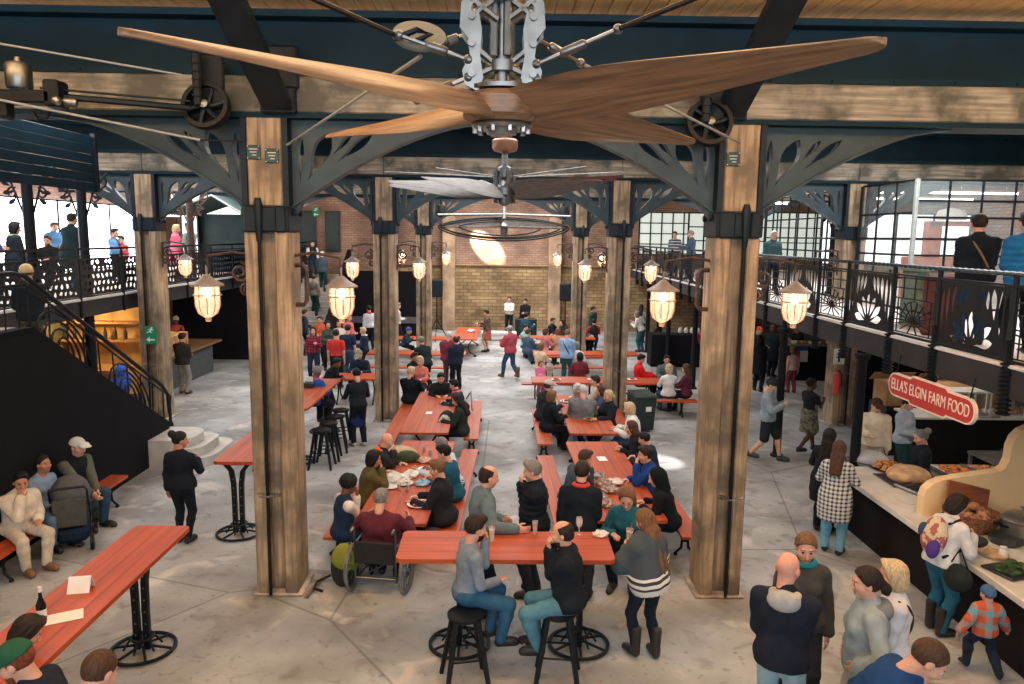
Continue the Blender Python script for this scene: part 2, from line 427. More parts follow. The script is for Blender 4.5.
def hair_t(style, h):
    def mk():
        cr = lambda i: ('ell', v3(0, -.014, .032), v3(.076+i, .096+i, .09+i), None, .01)
        face = ('cut', (0, .052, .055), (0, .72, -.6)); nape = ('cut', (0, 0, -.055), (0, .25, -1))
        side = lambda z=-.02: ('cut', (0, .03, z), (0, .8, -.45))
        fr = ('cut', (0, .045, .03), (0, 1, -.3))
        amp = .004
        if style == 'short': o = [cr(.013), ('cone', v3(-.03, .055, .105), v3(.03, .055, .105), .03, .03, .03), face, nape]
        elif style == 'under': o = [cr(.008), ('cut', (0, 0, .045), (0, 0, 1)), ('cut', (0, .02, 0), (0, 1, -.1)), nape]; amp = .001
        elif style == 'buzz': o = [cr(.005), face, nape]; amp = .001
        elif style == 'bald':
            V, F = sdf([cr(.009), ('ell', v3(0, -.05, -.02), v3(.07, .06, .05), None, .02), ('sub', v3(0, .03, .13), v3(.085, .12, .085), None), ('cut', (0, .01, .02), (0, 1, -.25)), nape], h); return wob(V, .002), F
        elif style == 'bob': o = [cr(.02), ('ell', v3(0, -.035, -.04), v3(.092, .085, .1), None, .03), ('cone', v3(-.03, .05, .105), v3(.03, .05, .105), .03, .03, .03), fr, ('cut', (0, 0, -.13), (0, 0, -1))]
        elif style == 'long': o = [cr(.019), ('ell', v3(0, -.045, -.05), v3(.092, .08, .11), None, .03), ('cone', v3(-.035, -.085, -.1), v3(-.04, -.125, -.33), .06, .042, .03), ('cone', v3(.035, -.085, -.1), v3(.04, -.125, -.33), .06, .042, .03), ('cut', (0, .045, .04), (0, 1, -.35))]
        elif style == 'verylong': o = [cr(.02), ('ell', v3(0, -.045, -.05), v3(.094, .082, .11), None, .03), ('cone', v3(-.03, -.09, -.1), v3(-.02, -.17, -.52), .062, .03, .03), ('cone', v3(.035, -.09, -.1), v3(.06, -.16, -.56), .062, .03, .03), ('cut', (0, .045, .04), (0, 1, -.35))]; amp = .008
        elif style == 'bun': o = [cr(.012), ('ell', v3(-.02, -.115, .085), v3(.058, .055, .055), None, .006), face, nape]
        elif style == 'pony': o = [cr(.013), ('cone', v3(0, -.1, .03), v3(0, -.135, -.04), .028, .034, .01), ('cone', v3(0, -.135, -.04), v3(0, -.125, -.2), .034, .014, .02), face, nape]
        elif style == 'afro': o = [('ell', v3(0, -.02, .05), v3(.115, .12, .105), None, .01), ('cut', (0, .06, .05), (0, .8, -.5)), ('cut', (0, 0, -.05), (0, .3, -1))]; amp = .009
        elif style == 'cap': o = [cr(.017), ('cut', (0, 0, .03), (0, -.15, -1)), ('cone', v3(-.035, .10, .04), v3(.035, .10, .04), .042, .042, .012), ('ell', v3(0, .13, .038), v3(.07, .075, .011), None, .012), ('cut', (0, 0, .026), (0, -.1, -1)), ]; amp = 0
        elif style == 'beanie': o = [cr(.021), ('ell', v3(0, -.03, .09), v3(.07, .08, .06), None, .04), ('cut', (0, 0, .022), (0, .3, -1))]; amp = .002
        elif style == 'hood': o = [('ell', v3(0, -.035, .02), v3(.105, .125, .135), None, .01), ('cone', v3(0, -.07, -.08), v3(0, -.06, -.17), .085, .1, .05), ('cut', (0, .05, .03), (0, 1, -.15)), ('cut', (0, 0, -.19), (0, 0, -1))]; amp = .002
        elif style == 'headscarf': o = [cr(.018), ('ell', v3(0, -.09, .03), v3(.05, .05, .05), None, .03), face, nape]; amp = .001
        elif style == 'brim': o = [cr(.015), ('cut', (0, 0, .035), (0, 0, -1)), ('ell', v3(0, -.01, .045), v3(.165, .18, .012), None, .01)]; amp = 0
        elif style == 'beard':
            o = [('ell', v3(0, .03, -.07), v3(.062, .066, .062), None, .01), ('sub', v3(0, .09, -.066), v3(.026, .03, .012), None), ('cut', (0, 0, -.045), (0, -.35, 1)), ('cut', (0, .01, 0), (0, -1, -.2))]
        elif style == 'band': o = [('cone', v3(-.05, .02, .075), v3(0, -.01, .13), .018, .02, .02), ('cone', v3(0, -.01, .13), v3(.05, .02, .075), .02, .018, .02)]
        V, F = sdf(o, h)
        return (wob(V, amp) if amp else V), F
    return tmpl(('hair', style, h), mk)
def shoe_t(kind):
    def mk():
        o = [('cone', v3(0, -.035, .045), v3(0, .15, .036), .046, .04, .01), ('ell', v3(0, .06, .06), v3(.042, .1, .045), None, .03), ('cone', v3(0, -.03, .05), v3(0, -.025, .1), .045, .044, .02)]
        if kind == 'boot': o.append(('cone', v3(0, -.03, .1), v3(0, -.03, .34), .05, .06, .03))
        o.append(('cut', (0, 0, 0), (0, 0, -1)))
        if kind == 'boot': o.append(('cut', (0, 0, .36), (0, 0, 1)))
        else: o.append(('cut', (0, 0, .12), (0, 0, 1)))
        return sdf(o, .011)
    return tmpl(('shoe', kind), mk)
_MESH = {}
def shared(name, key, VF, m, parent, mtx):
    k = (key, m.name)
    if k not in _MESH:
        o = mesh_np(name, VF[0], VF[1], [m], None, parent); _MESH[k] = o.data
    else:
        o = bpy.data.objects.new(name, _MESH[k]); COL.objects.link(o); o.parent = parent
    o.matrix_local = mtx
    return o
def ik(S, T, l1, l2, pole):
    d = T-S; L = np.linalg.norm(d)
    mx = (l1+l2)*.995
    if L > mx: d = d*mx/L; T = S+d; L = mx
    L = max(L, abs(l1-l2)*1.05+1e-4)
    u = d/np.linalg.norm(d)
    a = (l1*l1-l2*l2+L*L)/(2*L); hh = math.sqrt(max(l1*l1-a*a, 0))
    p = pole-u*(pole@u); p = p/(np.linalg.norm(p)+1e-9)
    return S+u*a+p*hh, T
def rot_z(a): return np.array([[math.cos(a), -math.sin(a), 0], [math.sin(a), math.cos(a), 0], [0, 0, 1]])
HPOS = {'down': (.235, .04, -.13), 'pocket': (.2, .09, .05), 'front': (.05, .27, .14), 'lap': (.11, .31, .12), 'fwd': (.13, .5, .28),
        'hold': (.13, .3, .3), 'cross': (-.09, .22, .27), 'behind': (.03, -.17, .06), 'swing': (.22, .24, .02), 'back': (.23, -.2, -.04), 'up': (.12, .26, .5), 'side': (.42, .2, .1), 'far': (.2, .58, .22)}
NAMES = {'tee': 't_shirt', 'shirt': 'shirt', 'sweater': 'sweater', 'jacket': 'jacket', 'puffer': 'jacket', 'coat': 'coat', 'hoodie': 'hoodie', 'poncho': 'poncho', 'vest': 'vest'}
PEOPLE = {}
def person(label, head=None, face=0., h=1.72, sex='m', pose='stand', z=0., seat=.45, lean=0., arms=('down', 'down'), hy=0., hp=8., skin='light', hair=('short', 'dark'),
           hat=None, top=('jacket', (40, 45, 55)), bot=('jeans', (45, 60, 90)), shoes=((35, 32, 34), 'shoe'), foot=None, at=None, tw=0., fat=1., group=None,
           under=None, hood=None, scarf=None, beard=None, tz=None, lod=None, hand='relax', key=None, apron=None, legs=None, strap=None, collar=None, belt=None):
    child = sex == 'c'; S = h/1.72; fat = fat*(1.12 if sex == 'm' else 1.08 if sex == 'f' else 1.02)
    hs = S*1.07 if not child else S*1.27
    fem = sex == 'f'
    # --- joints
    tz_ = (tz if tz is not None else None)
    a = R_(lean); u = v3(0, math.sin(a), math.cos(a)); fv = v3(0, math.cos(a), -math.sin(a)); xv = v3(1, 0, 0)
    if tw:
        r = rot_z(-R_(tw)); xv = r@xv; fv = r@fv; u = r@u
    if pose in ('stand', 'walk'): P = v3(0, 0, (.95 if pose == 'stand' else .93)*S)
    else: P = v3(0, 0, seat+.1*S)
    T = np.stack([xv, fv, u], 1)                      # torso frame columns
    tp = lambda x, y, zz: P + T@(v3(x, y, zz)*S)
    sw = (.176 if not fem else .153)*(1+.35*(fat-1)); hw = .085 if not fem else .09
    hipL, hipR = P+v3(-hw*S, 0, -.05*S), P+v3(hw*S, 0, -.05*S)
    if pose in ('sit', 'stool'):
        hipL[2] = hipR[2] = seat+.085*S
        if legs: ank = [v3(*legs[0]), v3(*legs[1])]
        elif pose == 'stool': ank = [v3(-.1, .30, .36), v3(.1, .36, .34)]
        else: ank = [v3(-.11*S, .42*S, .085), v3(.12*S, .36*S, .085)]
        pole = [v3(-.25, .6, 1), v3(.25, .6, 1)]
    elif pose == 'walk': ank = [v3(-.09*S, .27*S, .085), v3(.09*S, -.30*S, .13)]; pole = [v3(-.1, 1, 0), v3(.1, 1, .0)]
    else:
        ank = [v3(-.105*S, .03*S, .085*S), v3(.115*S, -.03*S, .085*S)] if not legs else [v3(*legs[0]), v3(*legs[1])]
        pole = [v3(-.12, 1, 0), v3(.12, 1, 0)]
    kn = [None, None]
    for i, hp_ in enumerate((hipL, hipR)): kn[i], ank[i] = ik(hp_, ank[i], .435*S, .42*S, pole[i])
    shL, shR = tp(-sw, -.005, .428), tp(sw, -.005, .428)
    neck0, neck1 = tp(0, -.012, .46), tp(0, .012, .57)
    HC = tp(0, .01, .57) + v3(0, .03*hs, .095*hs)
    hyr, hpr = R_(hy), R_(hp)
    HR = rot_z(-hyr) @ np.array([[1, 0, 0], [0, math.cos(hpr), math.sin(hpr)], [0, -math.sin(hpr), math.cos(hpr)]])
    wr, el = [None, None], [None, None]
    for i, sd in enumerate((-1, 1)):
        k = arms[i]
        if k == 'table': t = v3(sd*.14*S, .40*S, tz_ if tz_ is not None else P[2]+.22)
        elif k in ('mouth', 'chin'): t = HC + HR@v3(sd*.035, .135, -.13 if k == 'mouth' else -.15)*hs
        elif k == 'ear': t = HC + HR@v3(sd*.12, .06, -.06)*hs
        elif isinstance(k, str): q = HPOS[k]; t = P+v3(sd*q[0]*S, q[1]*S, q[2]*S)
        else: t = v3(*k)
        if isinstance(k, str) and tw: t = P+rot_z(-R_(tw))@(t-P)
        pl = v3(sd*.55, -.7, -.6) if k not in ('pocket',) else v3(sd*1.4, -.8, -.1)
        el[i], wr[i] = ik((shL, shR)[i], t, .285*S, .255*S, pl)
    # --- place
    if at is not None: px, py = at[0], at[1]
    elif foot is not None:
        g = fl(foot[0], foot[1], z); px, py = g[0], g[1]
    else:
        g = fl(head[0], head[1], z+HC[2]); o = rot_z(-R_(face))@HC; px, py = g[0]-o[0], g[1]-o[1]
    Yd = py
    if lod is None: lod = 0 if Yd < 11 else 1 if Yd < 16 else 2 if Yd < 22 else 3
    g = (.0145, .018, .023, .029)[lod]; gh = (.0062, .0075, .011, .013)[lod]; gf = (.0045, .0055, .0075, .009)[lod]
    k = .03
    f = fat
    def torso(i, kk=.05, low=True):
        o = []
        if low: o.append(('ell', tp(0, -.005, 0), v3((.165 if not fem else .175)*f+i/S, .118*f+i/S, .125+i/S)*S, T, kk))
        o += [('ell', tp(0, .012*f-.012+.02*(f-1)*5, .15), v3((.145 if not fem else .125)*f+i/S, .105*f+i/S, .15+i/S)*S, T, kk),
              ('ell', tp(0, 0, .33), v3((.172 if not fem else .148)*(.5+.5*f)+i/S, .118*(.6+.4*f)+i/S, .175+i/S)*S, T, kk),
              ('cone', tp(0, -.012, .462), tp(-sw*.9, -.008, .42), .054*S+i, .054*S+i, kk), ('cone', tp(0, -.012, .462), tp(sw*.9, -.008, .42), .054*S+i, .054*S+i, kk)]
        if fem and not child: o += [('ell', tp(sd*.066, .085, .31), v3(.062+i, .055+i, .06+i)*S, T, .03) for sd in (-1, 1)]
        return o
    def arm(s_, i, upto=1., kk=.022, cf=0.):
        e, w, s0 = el[s_], wr[s_], (shL, shR)[s_]
        rs = .052 if not fem else .044
        o = [('cone', s0, e, (rs+.004)*S+i, (.041 if not fem else .036)*S+i, kk)]
        if upto > .5: o.append(('cone', e, e+(w-e)*upto, (.041 if not fem else .036)*S+i, (.029+cf)*S+i, kk))
        else: o[0] = ('cone', s0, s0+(e-s0)*.62, (rs+.006)*S+i, (rs+.002)*S+i, kk)
        return o
    def leg(s_, i, upto=1., kk=.03, wide=0.):
        hp_ = (hipL, hipR)[s_]; kk_ = kn[s_]; an = ank[s_]
        d = an-kk_; cb = kk_+d*.3+v3(0, -.012 if pose in ('stand', 'walk') else 0, 0)
        th = (.088 if not fem else .09)*(.6+.4*f)
        o = [('cone', hp_, kk_, th*S+i, .057*S+i+wide*.5, kk), ('cone', kk_, cb, .054*S+i+wide*.5, .056*S+i+wide*.7, kk)]
        if upto > .5: o.append(('cone', cb, kk_+d*upto, .055*S+i+wide*.7, .039*S+i+wide, kk))
        else: o = [('cone', hp_, hp_+(kk_-hp_)*.9, th*S+i, .075*S+i, kk)]
        return o
    body = torso(0) + [('cone', neck0, neck1, .056*S, .05*S, .02), ('cone', neck1, HC+HR@v3(0, -.02, -.06)*hs, .05*S, .052*hs, .02)]
    for s_ in (0, 1): body += leg(s_, 0) + [('cone', ank[s_], ank[s_]+v3(0, .12*S, -.045*S), .036*S, .03*S, .02)] + arm(s_, 0)
    V, F = sdf(body, g); mi = np.zeros(len(F), int)
    Vs, Fs, Ms, n = [V], [F], [mi], len(V)
    hv, hf, hm = head_t(gh)
    Vs.append(hv@HR.T*hs+HC); Fs.append(hf+n); Ms.append(hm); n += len(hv)
    for i, sd in enumerate((-1, 1)):
        d = wr[i]-el[i]; d = d/np.linalg.norm(d)
        if arms[i] in ('table', 'lap'): d = d*v3(1, 1, .3)+v3(-sd*.15, .3, 0); d = d/np.linalg.norm(d); pn = v3(0, 0, -1)
        elif arms[i] in ('mouth', 'chin', 'ear'): pn = HR@v3(-sd*.5, -1, 0)
        else: pn = v3(-sd, -.25, 0)
        pn = pn-d*(pn@d); pn = pn/(np.linalg.norm(pn)+1e-9)
        yv = -pn; xx = np.cross(yv, d)
        # thumb side: forwards / inwards
        tdir = 1 if (xx@(v3(0, 1, .3) if pn@v3(0, 0, -1) < .7 else v3(-sd, 0, 0))) > 0 else -1
        kind = 'grip' if arms[i] in ('mouth', 'hold') or hand == 'grip' else 'flat' if arms[i] in ('table', 'lap') and hand == 'flat' else 'relax'
        hv, hf = hand_t(gf, kind, tdir)
        B = np.stack([xx, yv, d], 1)
        Vs.append(hv@B.T*S*(.95 if fem else 1.02)+wr[i]); Fs.append(hf+n); Ms.append(np.zeros(len(hf), int)); n += len(hv)
    hc = hair[1] if hair else 'dark'
    o = mesh_np('person', np.concatenate(Vs), np.concatenate(Fs), [skinmat(skin), EYE, LIP, hairmat(hc if hc not in ('white', 'blond') else 'lbrown'), IRIS], np.concatenate(Ms))
    tag(o, label, 'person', group)
    o.location = (px, py, z); o.rotation_euler[2] = -R_(face)
    HM = Matrix([[*(HR[i]*hs), HC[i]] for i in range(3)] + [[0, 0, 0, 1]])
    # --- clothes
    tk = top[0]; tm = cloth(*top[1:]) if not isinstance(top[1], str) else top[1]
    infl = {'tee': .012, 'shirt': .013, 'sweater': .02, 'jacket': .03, 'puffer': .042, 'coat': .03, 'hoodie': .034, 'poncho': .03, 'vest': .018}[tk]
    ops = torso(infl)
    if tk in ('jacket', 'puffer', 'hoodie', 'coat', 'sweater', 'shirt') and pose in ('stand', 'walk'): ops.append(('ell', tp(0, -.005, -.03), v3((.163 if not fem else .172)*f+infl, .117*f+infl, .26)*S, T, .03))
    if tk == 'coat' and pose in ('stand', 'walk'): ops += [('ell', P+v3(0, .0, -.2*S), v3(.205*f+infl, .17*f+infl, .54)*S, None, .05)]
    if tk == 'poncho':
        for s_ in (0, 1): ops.append(('cone', (shL, shR)[s_], (el[s_]+wr[s_])*.5, .08, .11, .06))
        ops.append(('cone', tp(0, 0, .4), tp(0, -.01, -.06), .17*S, .23*S, .08)); ops.append(('cone', tp(0, .02, .4), tp(0, .15, .12), .1, .16, .08))
    hem = {'tee': -.02, 'shirt': -.05, 'sweater': -.05, 'jacket': -.09, 'puffer': -.08, 'coat': -.4, 'hoodie': -.07, 'poncho': -.12, 'vest': -.06}[tk]
    if pose not in ('stand', 'walk'): hem = max(hem, -.085)
    ops.append(('cut', tp(0, 0, hem), -u))
    if tk == 'tee':
        for s_ in (0, 1): ops += arm(s_, infl+.006, .4)
    elif tk not in ('poncho', 'vest'):
        for s_ in (0, 1): ops += arm(s_, infl, .93, cf=.006)
    if tk in ('jacket', 'coat', 'puffer', 'vest', 'hoodie'): ops += [('cone', tp(0, -.02, .46), tp(0, -.005, .535), .075*S, .068*S, .03)]
    elif tk != 'tee': ops += [('cone', tp(0, -.015, .45), tp(0, -.0, .5), .07*S, .062*S, .03)]
    V, F = sdf(ops, g)
    if tk in ('puffer', 'jacket', 'hoodie', 'coat', 'sweater'):      # quilting or folds
        amp, fq = (.006, 75.) if tk == 'puffer' else (.0035, 34.)
        c0 = V.mean(0); nn = (V-c0)*v3(1, 1, .15); nn /= np.linalg.norm(nn, axis=1)[:, None]+1e-6
        V = V+nn*(amp*np.sin(V[:, 2]*fq+(0 if tk == 'puffer' else 2.2*np.sin(V[:, 0]*17+V[:, 1]*11))))[:, None]
    mesh_np(NAMES[tk], V, F, [tm], None, o)
    if under:
        ops = torso(.008)[-3:] + sum((arm(s_, .026, .94) for s_ in (0, 1)), []) + [('cone', tp(0, -.012, .45), tp(0, .0, .51), .066*S, .06*S, .03)]
        V, F = sdf(ops, g); mesh_np('shirt', V, F, [cloth(*under)], None, o)
    if bot:
        bk = bot[0]; bm = cloth(*bot[1:])
        i = .013
        ops = [('ell', tp(0, -.005, 0), v3((.165 if not fem else .175)*f+i/S, .118*f+i/S, .125+i/S)*S, T, .05)]
        ops.append(('cut', tp(0, 0, .09), u))
        if bk == 'skirt':
            if pose in ('stand', 'walk'): ops.append(('cone', P, P+v3(0, .02, -.4*S), .16*S, .2*S, .05)); ops.append(('cut', P+v3(0, 0, -.44*S), (0, 0, -1)))
        elif bk == 'shorts':
            for s_ in (0, 1): ops += leg(s_, .024, .4)
        else:
            for s_ in (0, 1): ops += leg(s_, i if bk == 'jeans' else .007, .97, wide=.008 if bk == 'jeans' else 0)
        V, F = sdf(ops, g); mesh_np({'jeans': 'trousers', 'leggings': 'trousers'}.get(bk, bk), V, F, [bm], None, o)
    if apron:
        ops = [('ell', tp(0, .03, .14), v3(.16*f+.02, .1*f+.035, .24)*S, T, .03), ('cone', tp(0, .05, 0), P+v3(0, .09, -.38*S), .15, .17, .05), ('cut', tp(0, .04, 0), -fv)]
        V, F = sdf(ops, g); mesh_np('apron', V, F, [cloth(*apron)], None, o)
    if shoes:
        sm = mat('shoe leather %s' % (shoes[0],), rgb(*shoes[0]), rough=.5, var=.1)
        for i, sd in enumerate((-1, 1)):
            fd = Matrix.Rotation(-sd*.18, 4, 'Z')
            shared('shoe' if shoes[1] == 'shoe' else 'boot', ('shoe', shoes[1]), shoe_t(shoes[1]), sm, o, Matrix.Translation(ank[i]-v3(0, -.02*S, .078*S)) @ fd @ Matrix.Scale(S, 4))
    ghh = (.0075, .009, .012, .014)[lod]
    if hair and not (hat and hat[0] in ('hood',)):
        if hat and hair[0] in ('short', 'buzz', 'bald', 'bun', 'pony', 'afro'): hair = ('under', hair[1])
        shared('hair', ('hair', hair[0], ghh), hair_t(hair[0], ghh), hairmat(hair[1]), o, HM)
    if beard: shared('beard', ('hair', 'beard', ghh), hair_t('beard', ghh), hairmat(beard), o, HM)
    if hat:
        shared({'brim': 'hat', 'headscarf': 'headscarf', 'band': 'headband'}.get(hat[0], hat[0]), ('hair', hat[0], ghh), hair_t(hat[0], ghh), cloth(hat[1]), o, HM @ (Matrix.Rotation(PI, 4, 'Z') if len(hat) > 2 else Matrix.Identity(4)))
    if hood:
        ops = [('ell', tp(0, -.1, .47), v3(.125, .075, .085)*S, T, .03), ('cone', tp(-.085, -.04, .5), tp(-.05, .06, .47), .04*S, .03*S, .03), ('cone', tp(.085, -.04, .5), tp(.05, .06, .47), .04*S, .03*S, .03)]
        V, F = sdf(ops, min(g, .016)); mesh_np('hood', V, F, [cloth(hood)], None, o)
    if scarf or collar:
        c_ = scarf or collar; rr = .034 if scarf else .026
        ops = []
        pts = [tp((.082 if scarf else .088)*math.cos(t), -.005+(.082 if scarf else .088)*math.sin(t), .505 if scarf else .525) for t in np.linspace(0, 2*PI, 13)]
        ops = [('cone', pts[i], pts[i+1], rr*S, rr*S, .012) for i in range(12)]
        if scarf: ops.append(('cone', tp(.03, .1, .49), tp(.05, .15, .22), .035*S, .03*S, .02))
        V, F = sdf(ops, .011); mesh_np('scarf' if scarf else 'collar', V, F, [cloth(c_)], None, o)
    if strap:
        mb = MB(); pts = []
        for t in np.linspace(0, 1, 13):
            p = v3(-.13+.3*t, 0, .5-.52*t); yy = -(.118*(.6+.4*f)+infl+.004)*(max(0., math.sin(PI*t))**.4)
            pts.append(tp(p[0], yy, p[2]))
        mb.tube(pts, .016, 6); mb.build('bag_strap', mat('strap %s' % (strap,), rgb(*strap), rough=.7), o, True)
    if key: PEOPLE[key] = dict(o=o, wr=wr, HC=HC, P=P, tp=tp, T=T, S=S, el=el, face=face)
    return o
def world(key, p):
    d = PEOPLE[key]; r = rot_z(-R_(d['face'])); q = r@np.array(p, float)
    l = d['o'].location; return v3(q[0]+l[0], q[1]+l[1], q[2]+l[2])
# ------------------------------------------------------------------ hall
TEAL = mat('teal painted steel', rgb(8, 42, 56), rough=.6, var=.1, scale=2, spec=.2)
DSTEEL = mat('dark painted steel', rgb(22, 34, 44), rough=.5, var=.15, scale=5, spec=.3)
BRK = mat('grey green painted iron', rgb(50, 68, 76), rough=.5, var=.12, scale=4)
BLK = mat('black iron', rgb(11, 18, 25), rough=.5, var=.12, scale=8, spec=.3)
RUST = mat('brown patinated iron', rgb(74, 52, 44), rough=.55, var=.25, scale=12)
CHROME = mat('polished steel', rgb(132, 134, 134), rough=.38, metal=1., var=.08, scale=10)
GUN = mat('dull machined steel', rgb(150, 150, 148), rough=.35, metal=.9, var=.15, scale=12)
OAK = wood('weathered oak post', (196, 170, 138), (112, 97, 79), 'z', scale=3.6, dirt=(112, 98, 80))
BEAM = wood('weathered beam', (188, 180, 163), (112, 104, 90), 'x', scale=3.4, dirt=(88, 86, 76))
BLADE = wood('varnished laminated wood', (158, 118, 84), (92, 66, 46), 'x', scale=5., rough=.45, coat=.1)
BOARD = wood('pine ceiling boards', (240, 192, 128), (214, 158, 98), 'y', scale=2.5)
WHITE = mat('white paint', rgb(225, 222, 215), rough=.6, var=.04)
ROW = [9.54, 18.766, 27.992, 37.2]
# floor
def floor_mat():
    m = mat('worn concrete', rgb(176, 179, 180), rough=.7, col2=rgb(127, 128, 127), scale=.55, det=10, bump=.12, mix=(.36, .62), spec=.35)
    N = m.node_tree.nodes; L = m.node_tree.links; b = N['Principled BSDF']; src = b.inputs['Base Color'].links[0].from_socket
    tc = N.new('ShaderNodeTexCoord')
    def layer(src, scale, lo, hi, col, fac, dist=0.):
        n = N.new('ShaderNodeTexNoise'); n.inputs['Scale'].default_value = scale; n.inputs['Detail'].default_value = 8; n.inputs['Distortion'].default_value = dist; L.new(tc.outputs['Object'], n.inputs['Vector'])
        r = N.new('ShaderNodeValToRGB'); r.color_ramp.elements[0].position = lo; r.color_ramp.elements[1].position = hi
        r.color_ramp.elements[1].color = (fac, fac, fac, 1); L.new(n.outputs['Fac'], r.inputs['Fac'])
        x = N.new('ShaderNodeMix'); x.data_type = 'RGBA'; L.new(r.outputs['Color'], x.inputs[0]); L.new(src, x.inputs[6]); x.inputs[7].default_value = (*rgb(*col), 1); return x.outputs[2]
    s = layer(src, 2.6, .56, .7, (104, 92, 82), .55, .6)
    s = layer(s, 9., .6, .72, (92, 82, 74), .5)
    s = layer(s, 1.3, .58, .7, (222, 214, 206), .5, 1.)
    vo = N.new('ShaderNodeTexVoronoi'); vo.feature = 'DISTANCE_TO_EDGE'; vo.inputs['Scale'].default_value = .16; L.new(tc.outputs['Object'], vo.inputs['Vector'])
    lt = N.new('ShaderNodeMath'); lt.operation = 'LESS_THAN'; lt.inputs[1].default_value = .0025; L.new(vo.outputs['Distance'], lt.inputs[0])
    hf = N.new('ShaderNodeMath'); hf.operation = 'MULTIPLY'; hf.inputs[1].default_value = .45; L.new(lt.outputs[0], hf.inputs[0])
    x = N.new('ShaderNodeMix'); x.data_type = 'RGBA'; L.new(hf.outputs[0], x.inputs[0]); L.new(s, x.inputs[6]); x.inputs[7].default_value = (*rgb(84, 76, 68), 1)
    L.new(x.outputs[2], b.inputs['Base Color']); return m
struct('floor', MB().box((0, 18, -.1), (36, 46, .2)), floor_mat(), 'worn pale concrete floor of the market hall')
def brick_mat(name, c1, c2, mort, bw, bh, off=.5):
    m = bpy.data.materials.new(name); m.use_nodes = True; N = m.node_tree.nodes; L = m.node_tree.links; b = N['Principled BSDF']; b.inputs['Roughness'].default_value = .9
    tc = N.new('ShaderNodeTexCoord'); sp = N.new('ShaderNodeSeparateXYZ'); cb = N.new('ShaderNodeCombineXYZ')
    L.new(tc.outputs['Object'], sp.inputs[0]); ad = N.new('ShaderNodeMath'); ad.operation = 'ADD'; L.new(sp.outputs[0], ad.inputs[0]); L.new(sp.outputs[1], ad.inputs[1])
    L.new(ad.outputs[0], cb.inputs[0]); L.new(sp.outputs[2], cb.inputs[1])
    br = N.new('ShaderNodeTexBrick'); br.inputs['Scale'].default_value = 1; br.inputs['Brick Width'].default_value = bw; br.inputs['Row Height'].default_value = bh; br.inputs['Mortar Size'].default_value = .018
    br.inputs['Color1'].default_value = (*rgb(*c1), 1); br.inputs['Color2'].default_value = (*rgb(*c2), 1); br.inputs['Mortar'].default_value = (*rgb(*mort), 1); L.new(cb.outputs[0], br.inputs['Vector'])
    nz = N.new('ShaderNodeTexNoise'); nz.inputs['Scale'].default_value = .9; nz.inputs['Detail'].default_value = 7; L.new(tc.outputs['Object'], nz.inputs['Vector'])
    rp = N.new('ShaderNodeValToRGB'); rp.color_ramp.elements[0].position = .35; rp.color_ramp.elements[1].position = .7; rp.color_ramp.elements[0].color = (.42, .4, .4, 1); L.new(nz.outputs['Fac'], rp.inputs['Fac'])
    mx = N.new('ShaderNodeMix'); mx.data_type = 'RGBA'; mx.blend_type = 'MULTIPLY'; mx.inputs[0].default_value = .85; L.new(br.outputs['Color'], mx.inputs[6]); L.new(rp.outputs['Color'], mx.inputs[7])
    L.new(mx.outputs[2], b.inputs['Base Color']); return m
SANDST = brick_mat('old yellow sandstone blocks', (192, 162, 120), (152, 124, 88), (132, 108, 80), .42, .17)
REDBR = brick_mat('old red brown brickwork', (190, 154, 132), (164, 128, 108), (150, 124, 106), .3, .11)
struct('wall_back', MB().box((0, 37.65, 1.6), (32, .5, 3.2)), SANDST, 'lower back wall of worn yellow stone blocks')
struct('wall_back_upper', MB().box((0, 37.75, 5.7), (32, .5, 5.)), REDBR, 'upper back wall of red brown brick')
struct('trim_1', MB().box((0, 37.42, 3.23), (32, .28, .1), bev=.03), SANDST, 'stone ledge between stone and brick of the back wall')
PLAST = mat('pale plastered pier', rgb(178, 150, 122), rough=.9, var=.2, scale=1.4, bump=.2)
for sx in (-1, 1):
    mb = MB(); mb.box((sx*2.62, 37.2, 3.2), (.62, .5, 6.4), bev=.03)
    struct('pilaster', mb, PLAST, 'pale plaster pier on the back wall ' + ('left' if sx < 0 else 'right') + ' of the stone bay')
struct('wall_left', MB().box((-16.2, 18, 4), (.3, 40, 8)), REDBR, 'brick outer wall along the left side')
struct('wall_right', MB().box((16.6, 18, 4), (.3, 40, 8)), REDBR, 'brick outer wall along the right side')
mb = MB()
for i in range(150): mb.box((-16.6+.222*i, 18, 7.5), (.21, 42, .06), bev=.008)
struct('ceiling', mb, BOARD, 'boarded pine ceiling between the girders')
struct('wall_far_left', MB().box((-9.2, 35.6, 3.6), (7., .4, 7.2)), REDBR, 'red brown brick wall behind the far left stairs')

# beams and girders
for i, Y in enumerate(ROW[:3]):
    nm = ('nearest row of columns', 'second row of columns', 'third row of columns')[i]
    mb = MB()
    for (a, b) in ((-16, -8.7), (-8.7, -2.9), (-2.9, 2.9), (2.9, 8.7), (8.7, 16.4)): mb.box(((a+b)/2, Y, 6.345), (b-a-.006, .46, .43), bev=.02)
    struct('timber_beam', mb, BEAM, 'weathered timber beam over the ' + nm)
    mb = MB(); mb.box((0, Y, 6.1), (32.6, .5, .06)); mb.box((0, Y, 6.92), (32.6, .06, .66)); mb.box((0, Y, 6.6), (32.6, .44, .07)); mb.box((0, Y, 7.27), (32.6, .5, .08))
    for k in range(-22, 23):
        if abs(k*.75) < 16: mb.sphere((k*.75+.2, Y-.224, 6.6), .018, 6, 4)
    struct('steel_girder', mb, TEAL, 'dark teal riveted steel girder above the ' + nm)
